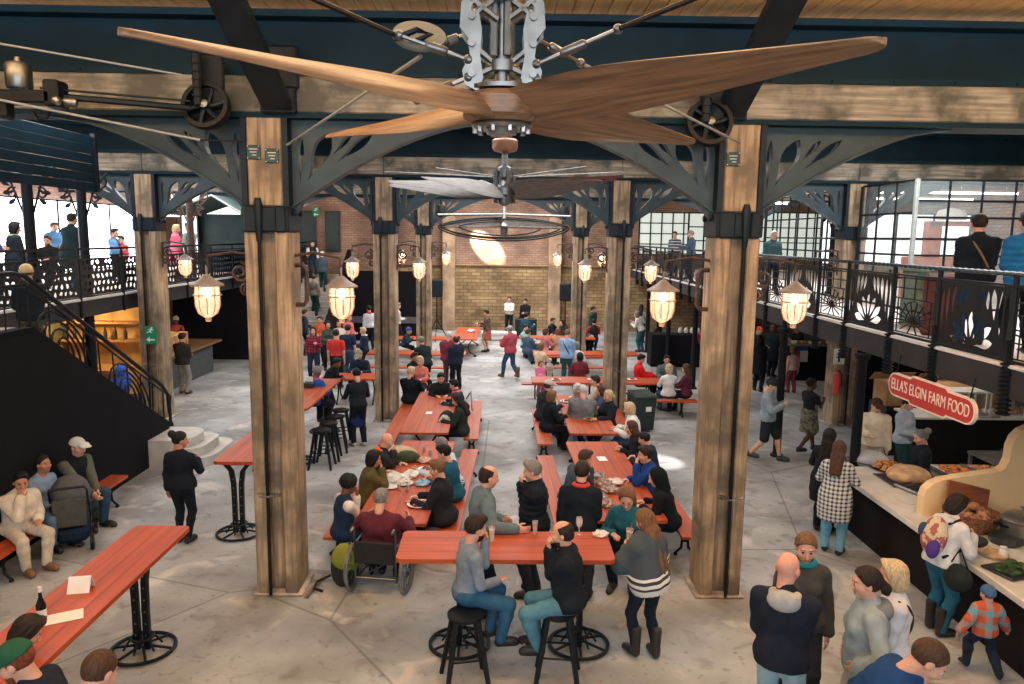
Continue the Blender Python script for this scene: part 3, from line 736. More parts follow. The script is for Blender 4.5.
# columns
def bracket_plate(sx, L=2.35, Hh=1.06):
    n = 16; cur = [(L*i/n, Hh*(1-(1-i/n)**1.6)-(0 if i else .0)) for i in range(n+1)]
    outer = cur + [(L, Hh+.02), (0, Hh+.02)]
    outer = [(0, -.05)] + [(.05, -.05)] + cur[1:] + [(L, Hh+.03), (0, Hh+.03)]
    holes = [petal(.11, .30, R_(88), .62, .04), petal(.2, .34, R_(64), .66, .11), petal(.52, .66, R_(48), .35, .035), petal(.56, .57, R_(38), .58, .055)]
    return outer, holes
def column(X, Y, label, detail=1, brackets=(-1, 1), inner=0):
    r = empty('timber_column', label, 'column', (X, Y, 0), kind='structure')
    mb = MB()
    for sx in (-1, 1): mb.box((sx*.182, 0, 2.36), (.17, .56, 4.72), bev=.02)
    mb.box((0, .03, 2.36), (.22, .36, 4.72), bev=.03)
    mb.build('lower_shaft', OAK, r)
    MB().box((0, 0, 5.55), (.42, .5, 1.06), bev=.02).build('upper_shaft', OAK, r)
    if detail:
        mb = MB(); mb.box((0, .02, -.0+.02), (.66, .64, .04), bev=.015); mb.build('footing', mat('cracked grout', rgb(176, 164, 152), rough=.9, var=.2, scale=5), r)
    mb = MB(); mb.box((0, 0, 4.865), (.58, .58, .3), bev=.015); mb.box((-.16, -.3, 4.865), (.2, .05, .32), bev=.02); mb.box((.19, -.3, 4.865), (.13, .05, .32), bev=.02)
    for sx in (-1, 1): mb.box((sx*.25, 0, 5.55), (.07, .5, 1.06)); mb.cyl((sx*.3, -.1, 4.95), (sx*.34, -.1, 4.95), .04); mb.cyl((sx*.3, .15, 4.95), (sx*.34, .15, 4.95), .04)
    mb.build('iron_band', DSTEEL, r)
    for sx in brackets:
        o, hs = bracket_plate(sx); mb = MB()
        mb.plate(o, hs, .13, (sx*.27, 0, 5.0), (sx, 0, 0), (0, 0, 1))
        n = 14
        lip = [(sx*(.27+2.35*i/n), 0, 5.0+1.06*(1-(1-i/n)**1.6)) for i in range(n+1)]
        for i in range(n):
            a, b = Vector(lip[i]), Vector(lip[i+1])
            mb.add([a+Vector((0, -.11, 0)), a+Vector((0, .11, 0)), b+Vector((0, .11, 0)), b+Vector((0, -.11, 0))] + [q+Vector((0, y, .035)) for q, y in ((a, -.11), (a, .11), (b, .11), (b, -.11))], [(0, 3, 2, 1), (4, 5, 6, 7), (0, 1, 5, 4), (2, 3, 7, 6), (1, 2, 6, 5), (3, 0, 4, 7)])
        mb.build('arched_bracket', BRK, r)
    # drain pipe with funnel and clamp
    px = -.08 if X < 0 else .07
    mb = MB(); mb.tube([(px, -.29, 4.75), (px, -.29, 2.2), (px, -.31, .03)], .022, 8); mb.build('rain_pipe', BLK, r, True)
    mb = MB(); mb.lathe([(.03, 4.6), (.045, 4.75), (.06, 5.0), (.05, 5.06), (.035, 5.12)], (px, -.30, 0), 8); mb.build('pipe_funnel', DSTEEL, r, True)
    mb = MB(); mb.tube([(px-.12, -.27, 1.37), (px-.1, -.33, 1.37), (px+.02, -.35, 1.37), (px+.13, -.33, 1.39), (px+.15, -.27, 1.39)], .014, 6); mb.tube([(px-.14, -.27, 1.40), (px+.16, -.27, 1.36)], .016, 6); mb.build('pipe_clamp', GUN, r, True)
    if detail > 1:
        for sx, zz in ((-.12, 5.66), (.1, 5.62)) if X < 0 else ((-.12, 5.66),):
            mb = MB(); mb.box((sx, -.262, zz), (.17, .022, .17), bev=.02); pl = mb.build('metal_plaque', mat('green plaque', rgb(54, 82, 80), rough=.5, var=.1), r)
            mb = MB()
            for k, (w, dx) in enumerate(((.1, 0), (.08, .0), (.05, .01))): mb.box((sx+dx, -.276, zz+.035-.035*k), (w, .006, .01))
            for cx_, cz in ((-.07, .07), (.07, .07), (-.07, -.07), (.07, -.07)): mb.cyl((sx+cx_, -.27, zz+cz), (sx+cx_, -.28, zz+cz), .007, seg=6)
            mb.build('plaque_lettering', WHITE, pl)
    # C-shaped iron hook and lamp arms
    for sx in (inner if isinstance(inner, tuple) else ((inner,) if inner else ())):
        mb = MB(); mb.tube([(sx*.27, 0, 4.3), (sx*.37, 0, 4.3), (sx*.41, 0, 4.24), (sx*.41, 0, 3.86), (sx*.37, 0, 3.8), (sx*.27, 0, 3.8)], .03, 8)
        for k in range(5): mb.cyl((sx*.41, -.035, 3.95+.05*k), (sx*.41, .035, 3.95+.05*k), .012, seg=6)
        mb.build('iron_hook', RUST, r, True)
    return r
def lamp_arm(r, sx, L=.83, scroll=True):
    mb = MB(); mb.tube([(sx*.27, 0, 4.42), (sx*.5, 0, 4.46), (sx*L, 0, 4.40), (sx*L, 0, 4.27)], .018, 8)
    if scroll:
        sp = spiral(.42, 4.2, .13, .03, R_(100), 1.6 , 28); mb.tube([(sx*x, 0, z_) for x, z_ in sp], .022, 6)
        sp = spiral(.35, 3.98, .08, .02, R_(80), -1.5, 20); mb.tube([(sx*x, 0, z_) for x, z_ in sp], .018, 6)
        mb.tube([(sx*.27, 0, 3.82), (sx*.3, 0, 3.95), (sx*.29, 0, 4.2), (sx*.3, 0, 4.42)], .02, 6)
    mb.build('scroll_lamp_arm', RUST, r, True)
place = {0: 'nearest', 1: 'second', 2: 'third'}
cols = {}
for i, Y in enumerate(ROW[:3]):
    for X in (-2.9, 2.9):
        sd = 'left' if X < 0 else 'right'
        lb = ['large weathered timber column nearest the camera, on the %s of the front bar table' % sd, 'weathered timber column second in the %s row of the hall aisle' % sd, 'slim looking timber column third and farthest in the %s row of the aisle' % sd][i]
        c = column(X, Y, lb, 2 if i == 0 else 1, inner=(1 if X < 0 else -1) if i == 0 else 0); cols[(X, i)] = c
        for sx in (-1, 1): lamp_arm(c, sx, scroll=i > 0 or sx*X > 0)
for i in (1, 2):
    for X in (-8.7, 8.7):
        c = column(X, ROW[i], 'timber column at the edge of the %s gallery, %s row' % ('left' if X < 0 else 'right', place[i]), 1); cols[(X, i)] = c
        if i == 1: lamp_arm(c, 1 if X < 0 else -1)
# exit sign on the left gallery column
def exit_sign(loc, w, hh, label, face=(0, -1, 0)):
    r = empty('exit_sign', label, 'sign', loc)
    MB().box((0, 0, 0), (w, .03, hh), bev=.006).build('sign_panel', mat('exit green', rgb(28, 140, 92), rough=.5, var=.03), r)
    wm = mat('sign white', rgb(232, 240, 234), rough=.5, var=.02)
    mb = MB(); y = -.02; q = hh/2
    mb.sphere((w*.12, y, q*.78), (w*.09, .006, w*.09), 8, 6)
    for a, b, t in (((.08, .55), (-.06, .25), .13), ((-.06, .25), (.14, .1), .09), ((-.06, .25), (-.3, .18), .09), ((.06, .52), (.28, .38), .07), ((.06, .52), (-.2, .5), .07)):
        mb.tube([(a[0]*w, y, a[1]*q*1.0+q*.12), (b[0]*w, y, b[1]*q+q*.12)], t*w*.5, 6)
    mb.build('running_figure', wm, r)
    mb = MB(); mb.box((w*.08, y, -q*.5), (w*.5, .006, w*.13))
    mb.plate([(-.38*w, -q*.5), (-.1*w, -q*.5+.26*w), (-.1*w, -q*.5-.26*w)], [], .006, (0, y, 0), (1, 0, 0), (0, 0, 1)); mb.build('arrow', wm, r)
p = yp(151, 335, ROW[1]-.30); exit_sign(tuple(p), .28, .46, 'green running man exit sign with arrow on the left gallery column')
p = yp(316, 212, 35.3); exit_sign(tuple(p), .32, .45, 'small green exit sign on the brick wall at the far left')

# struts from the near columns up to the roof, pulleys, belts and motor
for X in (-2.9, 2.9):
    mb = MB(); s = 1 if X > 0 else -1
    a, b = Vector((X*.93, 9.24, 6.18)), Vector((X*.93, 6.6, 7.42)); d = (b-a).normalized(); w = Vector((1, 0, 0)); n_ = d.cross(w)
    q = [a+w*sx*.17+n_*sy*.05 for sx in (-1, 1) for sy in (-1, 1)] + [b+w*sx*.17+n_*sy*.05 for sx in (-1, 1) for sy in (-1, 1)]
    mb.add(q, [(0, 1, 3, 2), (4, 6, 7, 5), (0, 4, 5, 1), (2, 3, 7, 6), (0, 2, 6, 4), (1, 5, 7, 3)])
    mb.box((X*.93, 9.26, 6.26), (.42, .1, .3), bev=.02); mb.box((X*.93, 9.26, 6.64), (.5, .1, .5), bev=.03)
    for sx in (-.14, .14): mb.sphere((X*.93+sx, 9.2, 6.19), .025, 6, 4)
    o = mb.build('roof_strut', DSTEEL); tag(o, 'dark steel strut rising from the near %s column to the roof' % ('left' if X < 0 else 'right'), 'strut')
def pulley(loc, label, r=.27):
    t = empty('belt_pulley', label, 'pulley', loc)
    mb = MB(); prof = [(r-.05, -.06), (r, -.06), (r+.01, 0), (r, .06), (r-.05, .06), (r-.05, -.06)]
    RX = Matrix.Rotation(R_(78), 3, 'X')
    mb.lathe(prof, (0, 0, 0), 32, RX)
    mb.build('wheel_rim', BLK, t, True)
    mb = MB()
    for k in range(6):
        a = k*PI/3; pts = [RX @ Vector((q*math.cos(a+q*1.2), q*math.sin(a+q*1.2), 0)) for q in np.linspace(.03, r-.04, 6)]
        mb.tube(pts, .028, 6)
    mb.build('spokes', DSTEEL, t, True)
    mb = MB(); mb.lathe([(.02, -.1), (.05, -.09), (.05, .09), (.02, .1)], (0, 0, 0), 14, RX); mb.build('hub', CHROME, t, True)
    mb = MB(); mb.box((-.06, -.08, .28), (.1, .06, .6), bev=.02); mb.box((.05, .07, .28), (.3, .05, .62), bev=.02)
    for k in range(5): mb.box((-.06, -.12, .1+.09*k), (.09, .02, .015))
    mb.build('hanger_bracket', BLK, t)
pulley(tuple(yp(206, 106, 9.0)), 'black spoked belt pulley beside the top of the near left column')
pulley(tuple(yp(709, 123, 9.0)), 'black spoked belt pulley beside the top of the near right column')
mt = empty('line_shaft_motor', 'steel drive motor with shaft at the far left of the front beam', 'motor', tuple(yp(22, 92, 8.4)))
mb = MB(); mb.lathe([(.12, .0), (.13, .02), (.13, .24), (.11, .27), (.04, .28), (.03, .33)], (-.02, 0, .03), 20); mb.build('motor_can', CHROME, mt, True)
mb = MB(); mb.box((.05, 0, -.06), (.62, .24, .14), bev=.02); mb.box((.36, 0, -.02), (.16, .24, .28), bev=.02); mb.box((-.2, -.06, -.2), (.2, .2, .2), bev=.03); mb.build('gearbox', BLK, mt)
mb = MB(); mb.tube([(.3, 0, -.08), (.55, .05, -.1)], .05, 10); mb.sphere((.42, -.1, -.1), .05); mb.build('shaft_coupling', GUN, mt, True)
mb = MB(); mb.tube([(.1, 0, -.2), (.15, 0, -.28), (.25, 0, -.26), (.28, 0, -.18)], .02, 6); mb.build('cable_loop', BLK, mt, True)
def rod(pts, r, label, name='tie_rod', m=None):
    mb = MB(); mb.tube(pts, r, 6); o = mb.build(name, m if m is not None and m is not GUN else mat('grey steel wire', rgb(150, 154, 152), rough=.5, var=.05), None, True); tag(o, label, 'rod' if 'rod' in name else 'belt' if 'belt' in name else 'cable'); return o
rod([yp(-10, 42, 8.2), yp(182, 75, 8.7)], .012, 'thin cable running along the girder to the left pulley', 'cable', GUN)
rod([yp(-10, 98, 8.2), yp(200, 140, 8.7)], .014, 'lower drive belt from the motor to the left pulley', 'drive_belt', GUN)
rod([yp(40, 88, 8.4), yp(190, 101, 8.7)], .012, 'upper drive belt from the motor to the left pulley', 'drive_belt', BLK)
rod([yp(52, 96, 8.4), yp(190, 108, 8.85)], .035, 'dark line shaft along the front beam left of the pulley', 'shaft_rod', BLK)
rod([yp(200, 140, 9.0), yp(243, 141, 9.2)], .01, 'short belt between the left pulley and the column', 'drive_belt', BLK)

# ------------------------------------------------------------------ ceiling fans
def blade_bm(R, r0, ch, tw0, tw1, th, n=22, tip=.25, camber=.03, rise=0.):
    mb = MB(); rings = []; m = 14
    for i in range(n+1):
        t = (i/n if i < n-6 else 1-.1*(1-(i-n+6)/6)**2 if i < n else 1.); t = min(1, max(t, 0)); x = r0+(R-r0)*t
        c = ch*(.42+.58*math.sin(PI*min(1, .12+t*.75))**.9)*(1 if t < .955 else math.sqrt(max(.02, 1-((t-.955)/.045)**2)))
        c *= (1-.58*max(0, t-.35)/.65)
        a = tw0+(tw1-tw0)*t; h_ = th*(1-.5*t)
        rg = []
        for k in range(m):
            ph = 2*PI*k/m; u_ = .5*c*math.cos(ph); w_ = h_*math.sin(ph)*(1 if math.sin(ph) > 0 else .5)+camber*c*(1-(2*u_/c)**2)
            rg.append((x, u_*math.cos(a)-w_*math.sin(a), u_*math.sin(a)+w_*math.cos(a)+rise*t))
        rings.append(rg)
    vs = [p for r in rings for p in r]; fs = []
    for i in range(n):
        for k in range(m): fs.append((i*m+k, i*m+(k+1) % m, (i+1)*m+(k+1) % m, (i+1)*m+k))
    fs.append(tuple(range(m))); fs.append(tuple(range(n*m, n*m+m))[::-1]); mb.add(vs, fs); return mb
FY, FZ = 4.68, 5.46
fan = empty('ceiling_fan', 'large wooden propeller ceiling fan with polished steel linkage, nearest the camera', 'ceiling fan', (-.03, FY, FZ))
bm_ = blade_bm(2.36, .14, .40, R_(-36), R_(-14), .045)
b0 = None
tips = [fl(118, 33, FZ), fl(886, 43, FZ), fl(328, 137, FZ), fl(693, 143, FZ)]
for k, tp_ in enumerate(tips):
    a = math.atan2(tp_[1]-FY, tp_[0]+.03)
    if b0 is None: b0 = bm_.build('fan_blade', BLADE, fan, True); bb = b0
    else: bb = b0.copy(); COL.objects.link(bb)
    bb.rotation_euler[2] = a
    L_ = math.hypot(tp_[1]-FY, tp_[0]+.03); bb.scale = (L_/2.36, 1, 1)
mb = MB(); mb.lathe([(.05, -.09), (.2, -.085), (.235, -.05), (.235, .05), (.2, .085), (.05, .09)], (0, 0, 0), 28); mb.build('wooden_hub', BLADE, fan, True)
mb = MB(); mb.lathe([(.05, -.12), (.17, -.12), (.19, -.1), (.17, -.075)], (0, 0, 0), 20)
for k in range(10): a = k*PI/5; mb.cyl((.16*math.cos(a), .16*math.sin(a), -.145), (.16*math.cos(a), .16*math.sin(a), -.1), .018, seg=6)
mb.lathe([(.03, -.16), (.09, -.15), (.1, -.12)], (0, 0, 0), 14); mb.build('clamp_ring', GUN, fan, True)
mb = MB(); mb.lathe([(.08, .1), (.2, .1), (.2, .125), (.05, .14), (.045, .3)], (0, 0, 0), 20)
mb.cyl((0, 0, .1), (0, 0, 2.), .03)
for k in range(4): a = k*PI/2+.5; mb.cyl((.06*math.cos(a), .06*math.sin(a), .3), (.06*math.cos(a), .06*math.sin(a), 1.95), .024, seg=8)
for z_ in (.24, .63, 1.08): mb.lathe([(.03, z_-.03), (.1, z_-.03), (.1, z_+.03), (.03, z_+.03)], (0, 0, 0), 14)
mb.build('drive_shaft', CHROME, fan, True)
for sx in (-1, 1):
    out = [(x, z_-.12) for x, z_ in [(.14, .2), (.22, .24), (.235, .32), (.19, .4), (.20, .5), (.25, .56), (.24, .7), (.19, .78), (.2, .9), (.25, .98), (.17, 1.05), (.14, .95), (.13, .8), (.15, .7), (.12, .55), (.13, .4), (.11, .28)]]
    mb = MB()
    for y in (-.1, .1): mb.plate(out, [petal(.165, .48, R_(90), .1, .02)], .025, (0, y, 0), (sx, 0, 0), (0, 0, 1))
    for z_ in (.18, .35, .5, .8): mb.cyl((sx*.18, -.14, z_), (sx*.18, .14, z_), .022, seg=10)
    mb.build('side_plate', CHROME, fan, True)
for sx in (-1, 1):
    for y in (-.1, .1):
        for (za, zb) in ((.24, .35), (.24, .16), (.63, .5), (.63, .78), (1.08, .88), (.5, .6)):
            mb = MB(); mb.tube([(sx*.03, y*.5, za), (sx*.19, y, zb)], .02, 6); mb.build('link_rod', CHROME, fan, True)
def turnbuckle(a, b, name='turnbuckle'):
    mb = MB(); a, b = Vector(a), Vector(b); m1, m2 = a.lerp(b, .3), a.lerp(b, .62)
    mb.tube([a, m1], .013, 6); mb.tube([m1, m1.lerp(m2, .1), m1.lerp(m2, .9), m2], [.018, .028, .028, .018], 8); mb.tube([m2, b], .013, 6); mb.sphere(a, .03, 8, 6); mb.sphere(b, .03, 8, 6)
    mb.build(name, CHROME, fan, True)
turnbuckle((-.2, -.1, .26), (-.6, -.15, .38)); turnbuckle((-.2, .1, .46), (-.42, .1, .38))
turnbuckle((.2, -.1, .24), (.66, -.2, .42)); turnbuckle((.2, .1, .44), (.5, .3, .34))
turnbuckle((-.2, -.1, .16), (-.5, -.1, .03)); turnbuckle((.2, -.1, .16), (.42, 0, .06))
mb = MB(); mb.lathe([(.02, -.012), (.2, -.012), (.205, 0), (.2, .012), (.02, .012)], (-.49, -.05, .40), 28, Matrix.Rotation(R_(10), 3, 'Y') @ Matrix.Rotation(R_(42), 3, 'X') @ Matrix.Diagonal((.78, .78, 1)).to_3x3()); mb.build('balance_disc', mat('dark grey disc', rgb(104, 108, 102), rough=.5, metal=.3, var=.06), fan, True)
mb = MB(); mb.tube([(-.63, -.15, .36), (-.5, -.12, .42), (-.42, -.1, .4), (-.5, -.12, .36)], .02, 6); mb.build('shackle', BLK, fan, True)
Fp = lambda x, y, z_: (-.03+x, FY+y, FZ+z_)
rod([Fp(-.5, .1, .32), yp(287, 145, 9.2)], .014, 'steel tie rod from the front fan to the near left column')
rod([Fp(.5, .3, .34), yp(740, 143, 9.2)], .014, 'steel tie rod from the front fan to the near right column')
rod([Fp(-.62, -.15, .38), (-2.8, .3, 5.9)], .016, 'dark tie rod from the front fan up to the left', m=BLK)
rod([Fp(.66, -.2, .42), (2.8, .3, 5.9)], .016, 'dark tie rod from the front fan up to the right', m=BLK)
# second fan
F2 = empty('ceiling_fan', 'grey sail bladed ceiling fan hanging between the second columns', 'ceiling fan', (.02, 13.9, 5.5))
SAIL = mat('grey sail cloth', rgb(122, 120, 118), rough=.7, var=.12, scale=5, stretch=(1, 8, 8)); SAILR = mat('dull red sail cloth', rgb(140, 96, 96), rough=.7, var=.2, scale=5, stretch=(1, 8, 8))
bm_ = blade_bm(2.15, .1, .55, R_(-44), R_(-20), .02, tip=.1, rise=.1); s0 = s1 = None
for k, a in enumerate((150, 174, 200, 232, 350, 12, 28, 318)):
    mm = SAILR if k in (4, 5, 6) else SAIL
    if k == 0: bb = s0 = bm_.build('sail_blade', SAIL, F2, True)
    elif k == 4: bb = s1 = blade_bm(2.15, .1, .42, R_(-40), R_(-20), .02, tip=.1, rise=.28).build('sail_blade', SAILR, F2, True)
    else: bb = (s1 if k in (5, 6) else s0).copy(); COL.objects.link(bb)
    bb.rotation_euler[2] = R_(a)
mb = MB(); mb.lathe([(.02, -.25), (.09, -.2), (.1, -.1), (.16, -.06), (.16, .06), (.08, .1), (.05, .2), (.1, .24), (.1, .4), (.05, .44), (.04, .7)], (0, 0, 0), 18)
for k in range(4): a = k*PI/2+.4; mb.cyl((.13*math.cos(a), .13*math.sin(a), -.2), (.13*math.cos(a), .13*math.sin(a), .35), .03, seg=8)
mb.build('linkage_hub', CHROME, F2, True).scale = (1.35, 1.35, 1.05)
mb = MB(); mb.lathe([(.06, .68), (.2, .72), (.235, .78), (.235, .9), (.2, .93), (.05, .95), (.04, 1.9)], (0, 0, 0), 24); mb.build('motor_drum', mat('copper brown drum', rgb(150, 110, 88), rough=.35, metal=.6, var=.1), F2, True)
mb = MB()
for (x, y, z_) in ((-2.4, 1.5, .45), (2.4, 1.4, .5), (-1.2, -.6, .35), (1.4, -.7, .4)): mb.tube([(0, 0, .25), (x, y, z_)], .012, 6)
mb.build('stay_rods', GUN, F2, True)
mb = MB(); mb.tube([(-.25, -.2, .1), (-.42, -.2, .16), (-.55, -.2, .12)], .03, 8); mb.build('crank_arm', CHROME, F2, True); mb = MB(); mb.tube([(.2, -.2, 0), (.5, -.2, 0)], .03, 8); mb.lathe([(.02, -.02), (.09, -.02), (.09, .02), (.02, .02)], (.52, -.2, 0), 12, Matrix.Rotation(R_(80), 3, 'X')); mb.build('crank_arm', CHROME, F2, True)
# third fan: open hoop blades
F3 = empty('ceiling_fan', 'farthest ceiling fan with thin dark hoop shaped blades', 'ceiling fan', (.05, 23.1, 4.95))
GAU = mat('grey gauze', rgb(150, 144, 140), rough=.8, var=.1, alpha=.3)
for k, (a, hz, dy) in enumerate(((.05, .40, .0), (.42, .30, .12), (-.38, .34, -.1), (.9, .24, .05))):
    ca, sa = math.cos(a), math.sin(a); n = 26
    up = [(2.0*math.cos(PI*q/n), hz*max(0., math.sin(PI*q/n))**1.3) for q in range(n+1)]
    P3 = lambda x, z_, o=0.: (x*ca-o*sa, x*sa+o*ca, z_)
    top = [P3(x, z_*.75, dy) for x, z_ in up]; bot = [P3(x, -z_, dy) for x, z_ in up[::-1]]
    mb = MB(); mb.tube(top+bot[1:-1], .024, 6, closed=True); hoop = mb.build('hoop_blade', BLK, F3, True)
    mb = MB(); vs = top+[P3(x, 0, dy) for x, z_ in up]; m_ = n+1
    vs2 = [(x, y+.006, z_) for x, y, z_ in vs]
    fs = [(q, q+1, m_+q+1, m_+q) for q in range(n)]
    mb.add(vs+vs2, fs+[tuple(t+2*m_ for t in f[::-1]) for f in fs]); mb.build('gauze', GAU, hoop)
    mb = MB(); mb.tube([P3(-2, 0, dy), P3(0, .02, dy), P3(2, 0, dy)], .02, 6); mb.build('mid_rod', GUN, hoop)
mb = MB(); mb.lathe([(.02, -.3), (.1, -.25), (.12, 0), (.16, .05), (.12, .12), (.06, .2), (.04, 2.)], (0, 0, 0), 16); mb.tube([(-2., -.3, .35), (-.1, 0, .4), (.1, 0, .4), (2., -.3, .35)], .035, 8); mb.build('hub_and_mast', GUN, F3, True)
for sx in (-1, 1):
    mb = MB(); mb.lathe([(.02, -.05), (.16, -.05), (.17, .1), (.12, .3), (.02, .32)], (0, 0, 0), 14)
    mb.cyl((0, 0, .3), (0, 0, 1.3), .02, seg=6); mb.sphere((0, -.1, -.02), .08)
    o = mb.build('stage_spotlight', BLK, None, True, loc=(sx*2.0, 24.5, 5.35)); tag(o, 'small black spotlight hanging %s of the farthest fan' % ('left' if sx < 0 else 'right'), 'spotlight')

# ------------------------------------------------------------------ lanterns
GLOW = emit('hot lamp filament', rgb(255, 236, 206), 30.)
JAR = mat('warm glass jar', rgb(250, 216, 184), rough=.12, var=.02, alpha=.34); JAR.node_tree.nodes['Principled BSDF'].inputs['Emission Color'].default_value = (*rgb(255, 222, 192), 1); JAR.node_tree.nodes['Principled BSDF'].inputs['Emission Strength'].default_value = .95
CAP = mat('grey enamel lamp cap', rgb(150, 138, 132), rough=.5, var=.1)
CAGE = mat('copper lamp cage', rgb(206, 164, 132), rough=.4, metal=.5, var=.1)
lan0 = None
def lantern(X, Y, label, z=3.88, power=8.):
    global lan0
    if lan0 is None:
        r = empty('cage_lantern', label, 'lantern', (X, Y, z)); lan0 = r
        mb = MB(); mb.lathe([(.03, .29), (.05, .27), (.1, .225), (.205, .165), (.205, .145), (.02, .155)], (0, 0, 0), 24); mb.cyl((0, 0, .26), (0, 0, .4), .012, seg=6); mb.build('lamp_cap', CAP, r, True)
        mb = MB(); mb.lathe([(.14, .145), (.146, .02), (.142, -.11), (.11, -.19), (.06, -.23)], (0, 0, 0), 24); mb.f = mb.f[:-2]; mb.m = mb.m[:-2]; mb.build('glass_jar', JAR, r, True)
        mb = MB()
        for k in range(10): a = k*PI/5; mb.tube([(q*math.cos(a), q*math.sin(a), z_) for q, z_ in ((.15, .145), (.158, .02), (.154, -.11), (.12, -.2), (.04, -.25))], .0065, 5)
        mb.tube([(.168*math.cos(a), .168*math.sin(a), .03) for a in np.linspace(0, 2*PI, 25)[:-1]], .009, 6, closed=True)
        mb.lathe([(.03, -.31), (.04, -.28), (.035, -.25), (.05, -.23)], (0, 0, 0), 12); mb.build('wire_cage', CAGE, r, True)
        mb = MB(); mb.sphere((0, 0, .06), (.05, .05, .065), 14, 10); mb.build('bulb', GLOW, r, True)
    else:
        r = copy_tree(lan0); r.location = (X, Y, z); r['label'] = label
    r['group'] = 'caged lanterns on the columns'
    l = bpy.data.objects.new('lantern_light', bpy.data.lights.new('lantern_light', 'POINT')); COL.objects.link(l); l.location = (X, Y, z-.34); l.data.energy = power; l.data.color = (1, .78, .56); l.data.shadow_soft_size = .1
    l.parent = None
LN = ['caged lantern left of the near left column', 'caged lantern right of the near left column, facing the aisle', 'caged lantern left of the near right column, over the aisle', 'caged lantern right of the near right column, below the gallery']
k = 0
for X in (-2.9, 2.9):
    for sx in (-1, 1): lantern(X+sx*.85, ROW[0], LN[k]); k += 1
for i in (1, 2):
    for X in (-2.9, 2.9):
        for sx in (-1, 1):
            lantern(X+sx*.83, ROW[i], 'small caged lantern on the %s side of the %s row column, %s of the aisle' % ('left' if sx < 0 else 'right', place[i], 'left' if X < 0 else 'right'), 3.86, 8)
lantern(-8.7+.83, ROW[1], 'caged lantern beside the timber column of the left gallery', 3.87, 8)
# ------------------------------------------------------------------ galleries
ZM = 3.2
SLAB = mat('dark gallery fascia', rgb(46, 44, 46), rough=.8, var=.12, scale=3)
CONC = mat('pale gallery floor', rgb(222, 218, 212), rough=.7, var=.08)
mb = MB(); mb.box((11.4, 20.5, 3.0), (10.4, 33, .38)); struct('gallery_floor_right', mb, SLAB, 'dark edged floor slab of the right gallery')
mb = MB(); mb.box((6.24, 20.5, 3.2), (.14, 33, .05), bev=.01); struct('trim_2', mb, WHITE, 'pale nosing along the right gallery edge')
mb = MB(); mb.box((11.4, 20.5, 3.205), (10.2, 33, .02)); struct('gallery_paving_right', mb, CONC, 'pale paving on top of the right gallery')
mb = MB(); mb.box((-12.6, 22.5, 3.205), (6.8, 27, .02)); struct('gallery_paving_left', mb, CONC, 'pale paving on top of the left gallery')
mb = MB(); mb.box((-12.6, 22.5, 3.0), (6.9, 27, .38)); struct('gallery_floor_left', mb, SLAB, 'dark floor slab of the left gallery')
mb = MB(); mb.box((-9.17, 22.5, 3.2), (.12, 27, .05), bev=.01); struct('trim_3', mb, WHITE, 'pale nosing along the left gallery edge')

def palmette(w, hh):
    o = [(0, 0), (w, 0), (w, hh), (0, hh)]; hs = []; m = .05
    cx = w/2
    cand = [(cx+.09*math.cos(R_(a)), .05+.08*math.sin(R_(a)), a, l, .064) for a, l in ((90, .40), (63, .40), (117, .40), (36, .42), (144, .42), (12, .38), (168, .38))]
    for (x0, y0, a, l, w_) in ((.06, .05, 90, .74, .040), (.168, .19, 89, .64, .044), (.29, .40, 84, .44, .055), (.415, .50, 78, .35, .052), (.53, .54, 75, .31, .045), (.625, .56, 82, .28, .034)):
        cand += [(x0, y0, a, l, w_), (w-x0, y0, 180-a, l, w_)]
    cand += [(cx, .54, 90, .31, .032)]
    taken = []
    for (x0, y0, a, l, w_) in cand:
        for sc_ in (1, .93, .86, .78, .7, .6):
            q = petal(x0, y0, R_(a), l*sc_, w_*sc_, 9)
            if all(.015 < p[0] < w-.015 and .015 < p[1] < hh-.015 for p in q) and all((p[0]-t[0])**2+(p[1]-t[1])**2 > .011**2 for p in q for t in taken):
                hs.append(q); taken += q; break
    return o, hs
def sun_grid(mb, w, hh, org, ax):
    P = lambda x, z_: Vector(org)+Vector(ax)*x+Vector((0, 0, z_))
    def bar(a, b, r=.011): mb.tube([P(*a), P(*b)], r, 5)
    for x in (0.02, w*.22, w*.5, w*.78, w-.02): bar((x, hh*.62), (x, hh))
    for z_ in (0.02, hh*.42, hh*.62, hh*.8, hh-.02): bar((0, z_), (w, z_))
    for a in range(0, 181, 20): bar((w/2, hh*.24), (w/2+min(.5*w, 9)*math.cos(R_(a))*.98, hh*.24+math.sin(R_(a))*hh*.34))
    for a in range(200, 341, 28): bar((w/2, hh*.24), (w/2+.45*w*math.cos(R_(a)), hh*.24+math.sin(R_(a))*hh*.22))
    bar((.02, 0), (.02, hh)); bar((w-.02, 0), (w-.02, hh)); bar((w*.1, .02), (w*.1, hh*.62)); bar((w*.9, .02), (w*.9, hh*.62))
    for rr in (.2, .34): mb.tube([P(w/2+rr*math.cos(t), hh*.24+rr*math.sin(t)*.9) for t in np.linspace(0, PI, 13)], .01, 5)
def ribbed_post(mb, x, y, z0, z1, zr):
    prof = []; z_ = z0
    while z_ < zr: prof += [(.055, z_), (.085, z_+.012), (.085, z_+.03), (.055, z_+.042)]; z_ += .056
    prof += [(.04, zr), (.036, zr+.25), (.05, zr+.27), (.036, zr+.3), (.034, z1)]
    mb.lathe(prof, (x, y, 0), 12)
RX = 6.2
rr = empty('balcony_railing', 'black art nouveau railing with fan shaped panels along the right gallery', 'railing', (RX, 20, ZM))
mb = MB(); n = 420
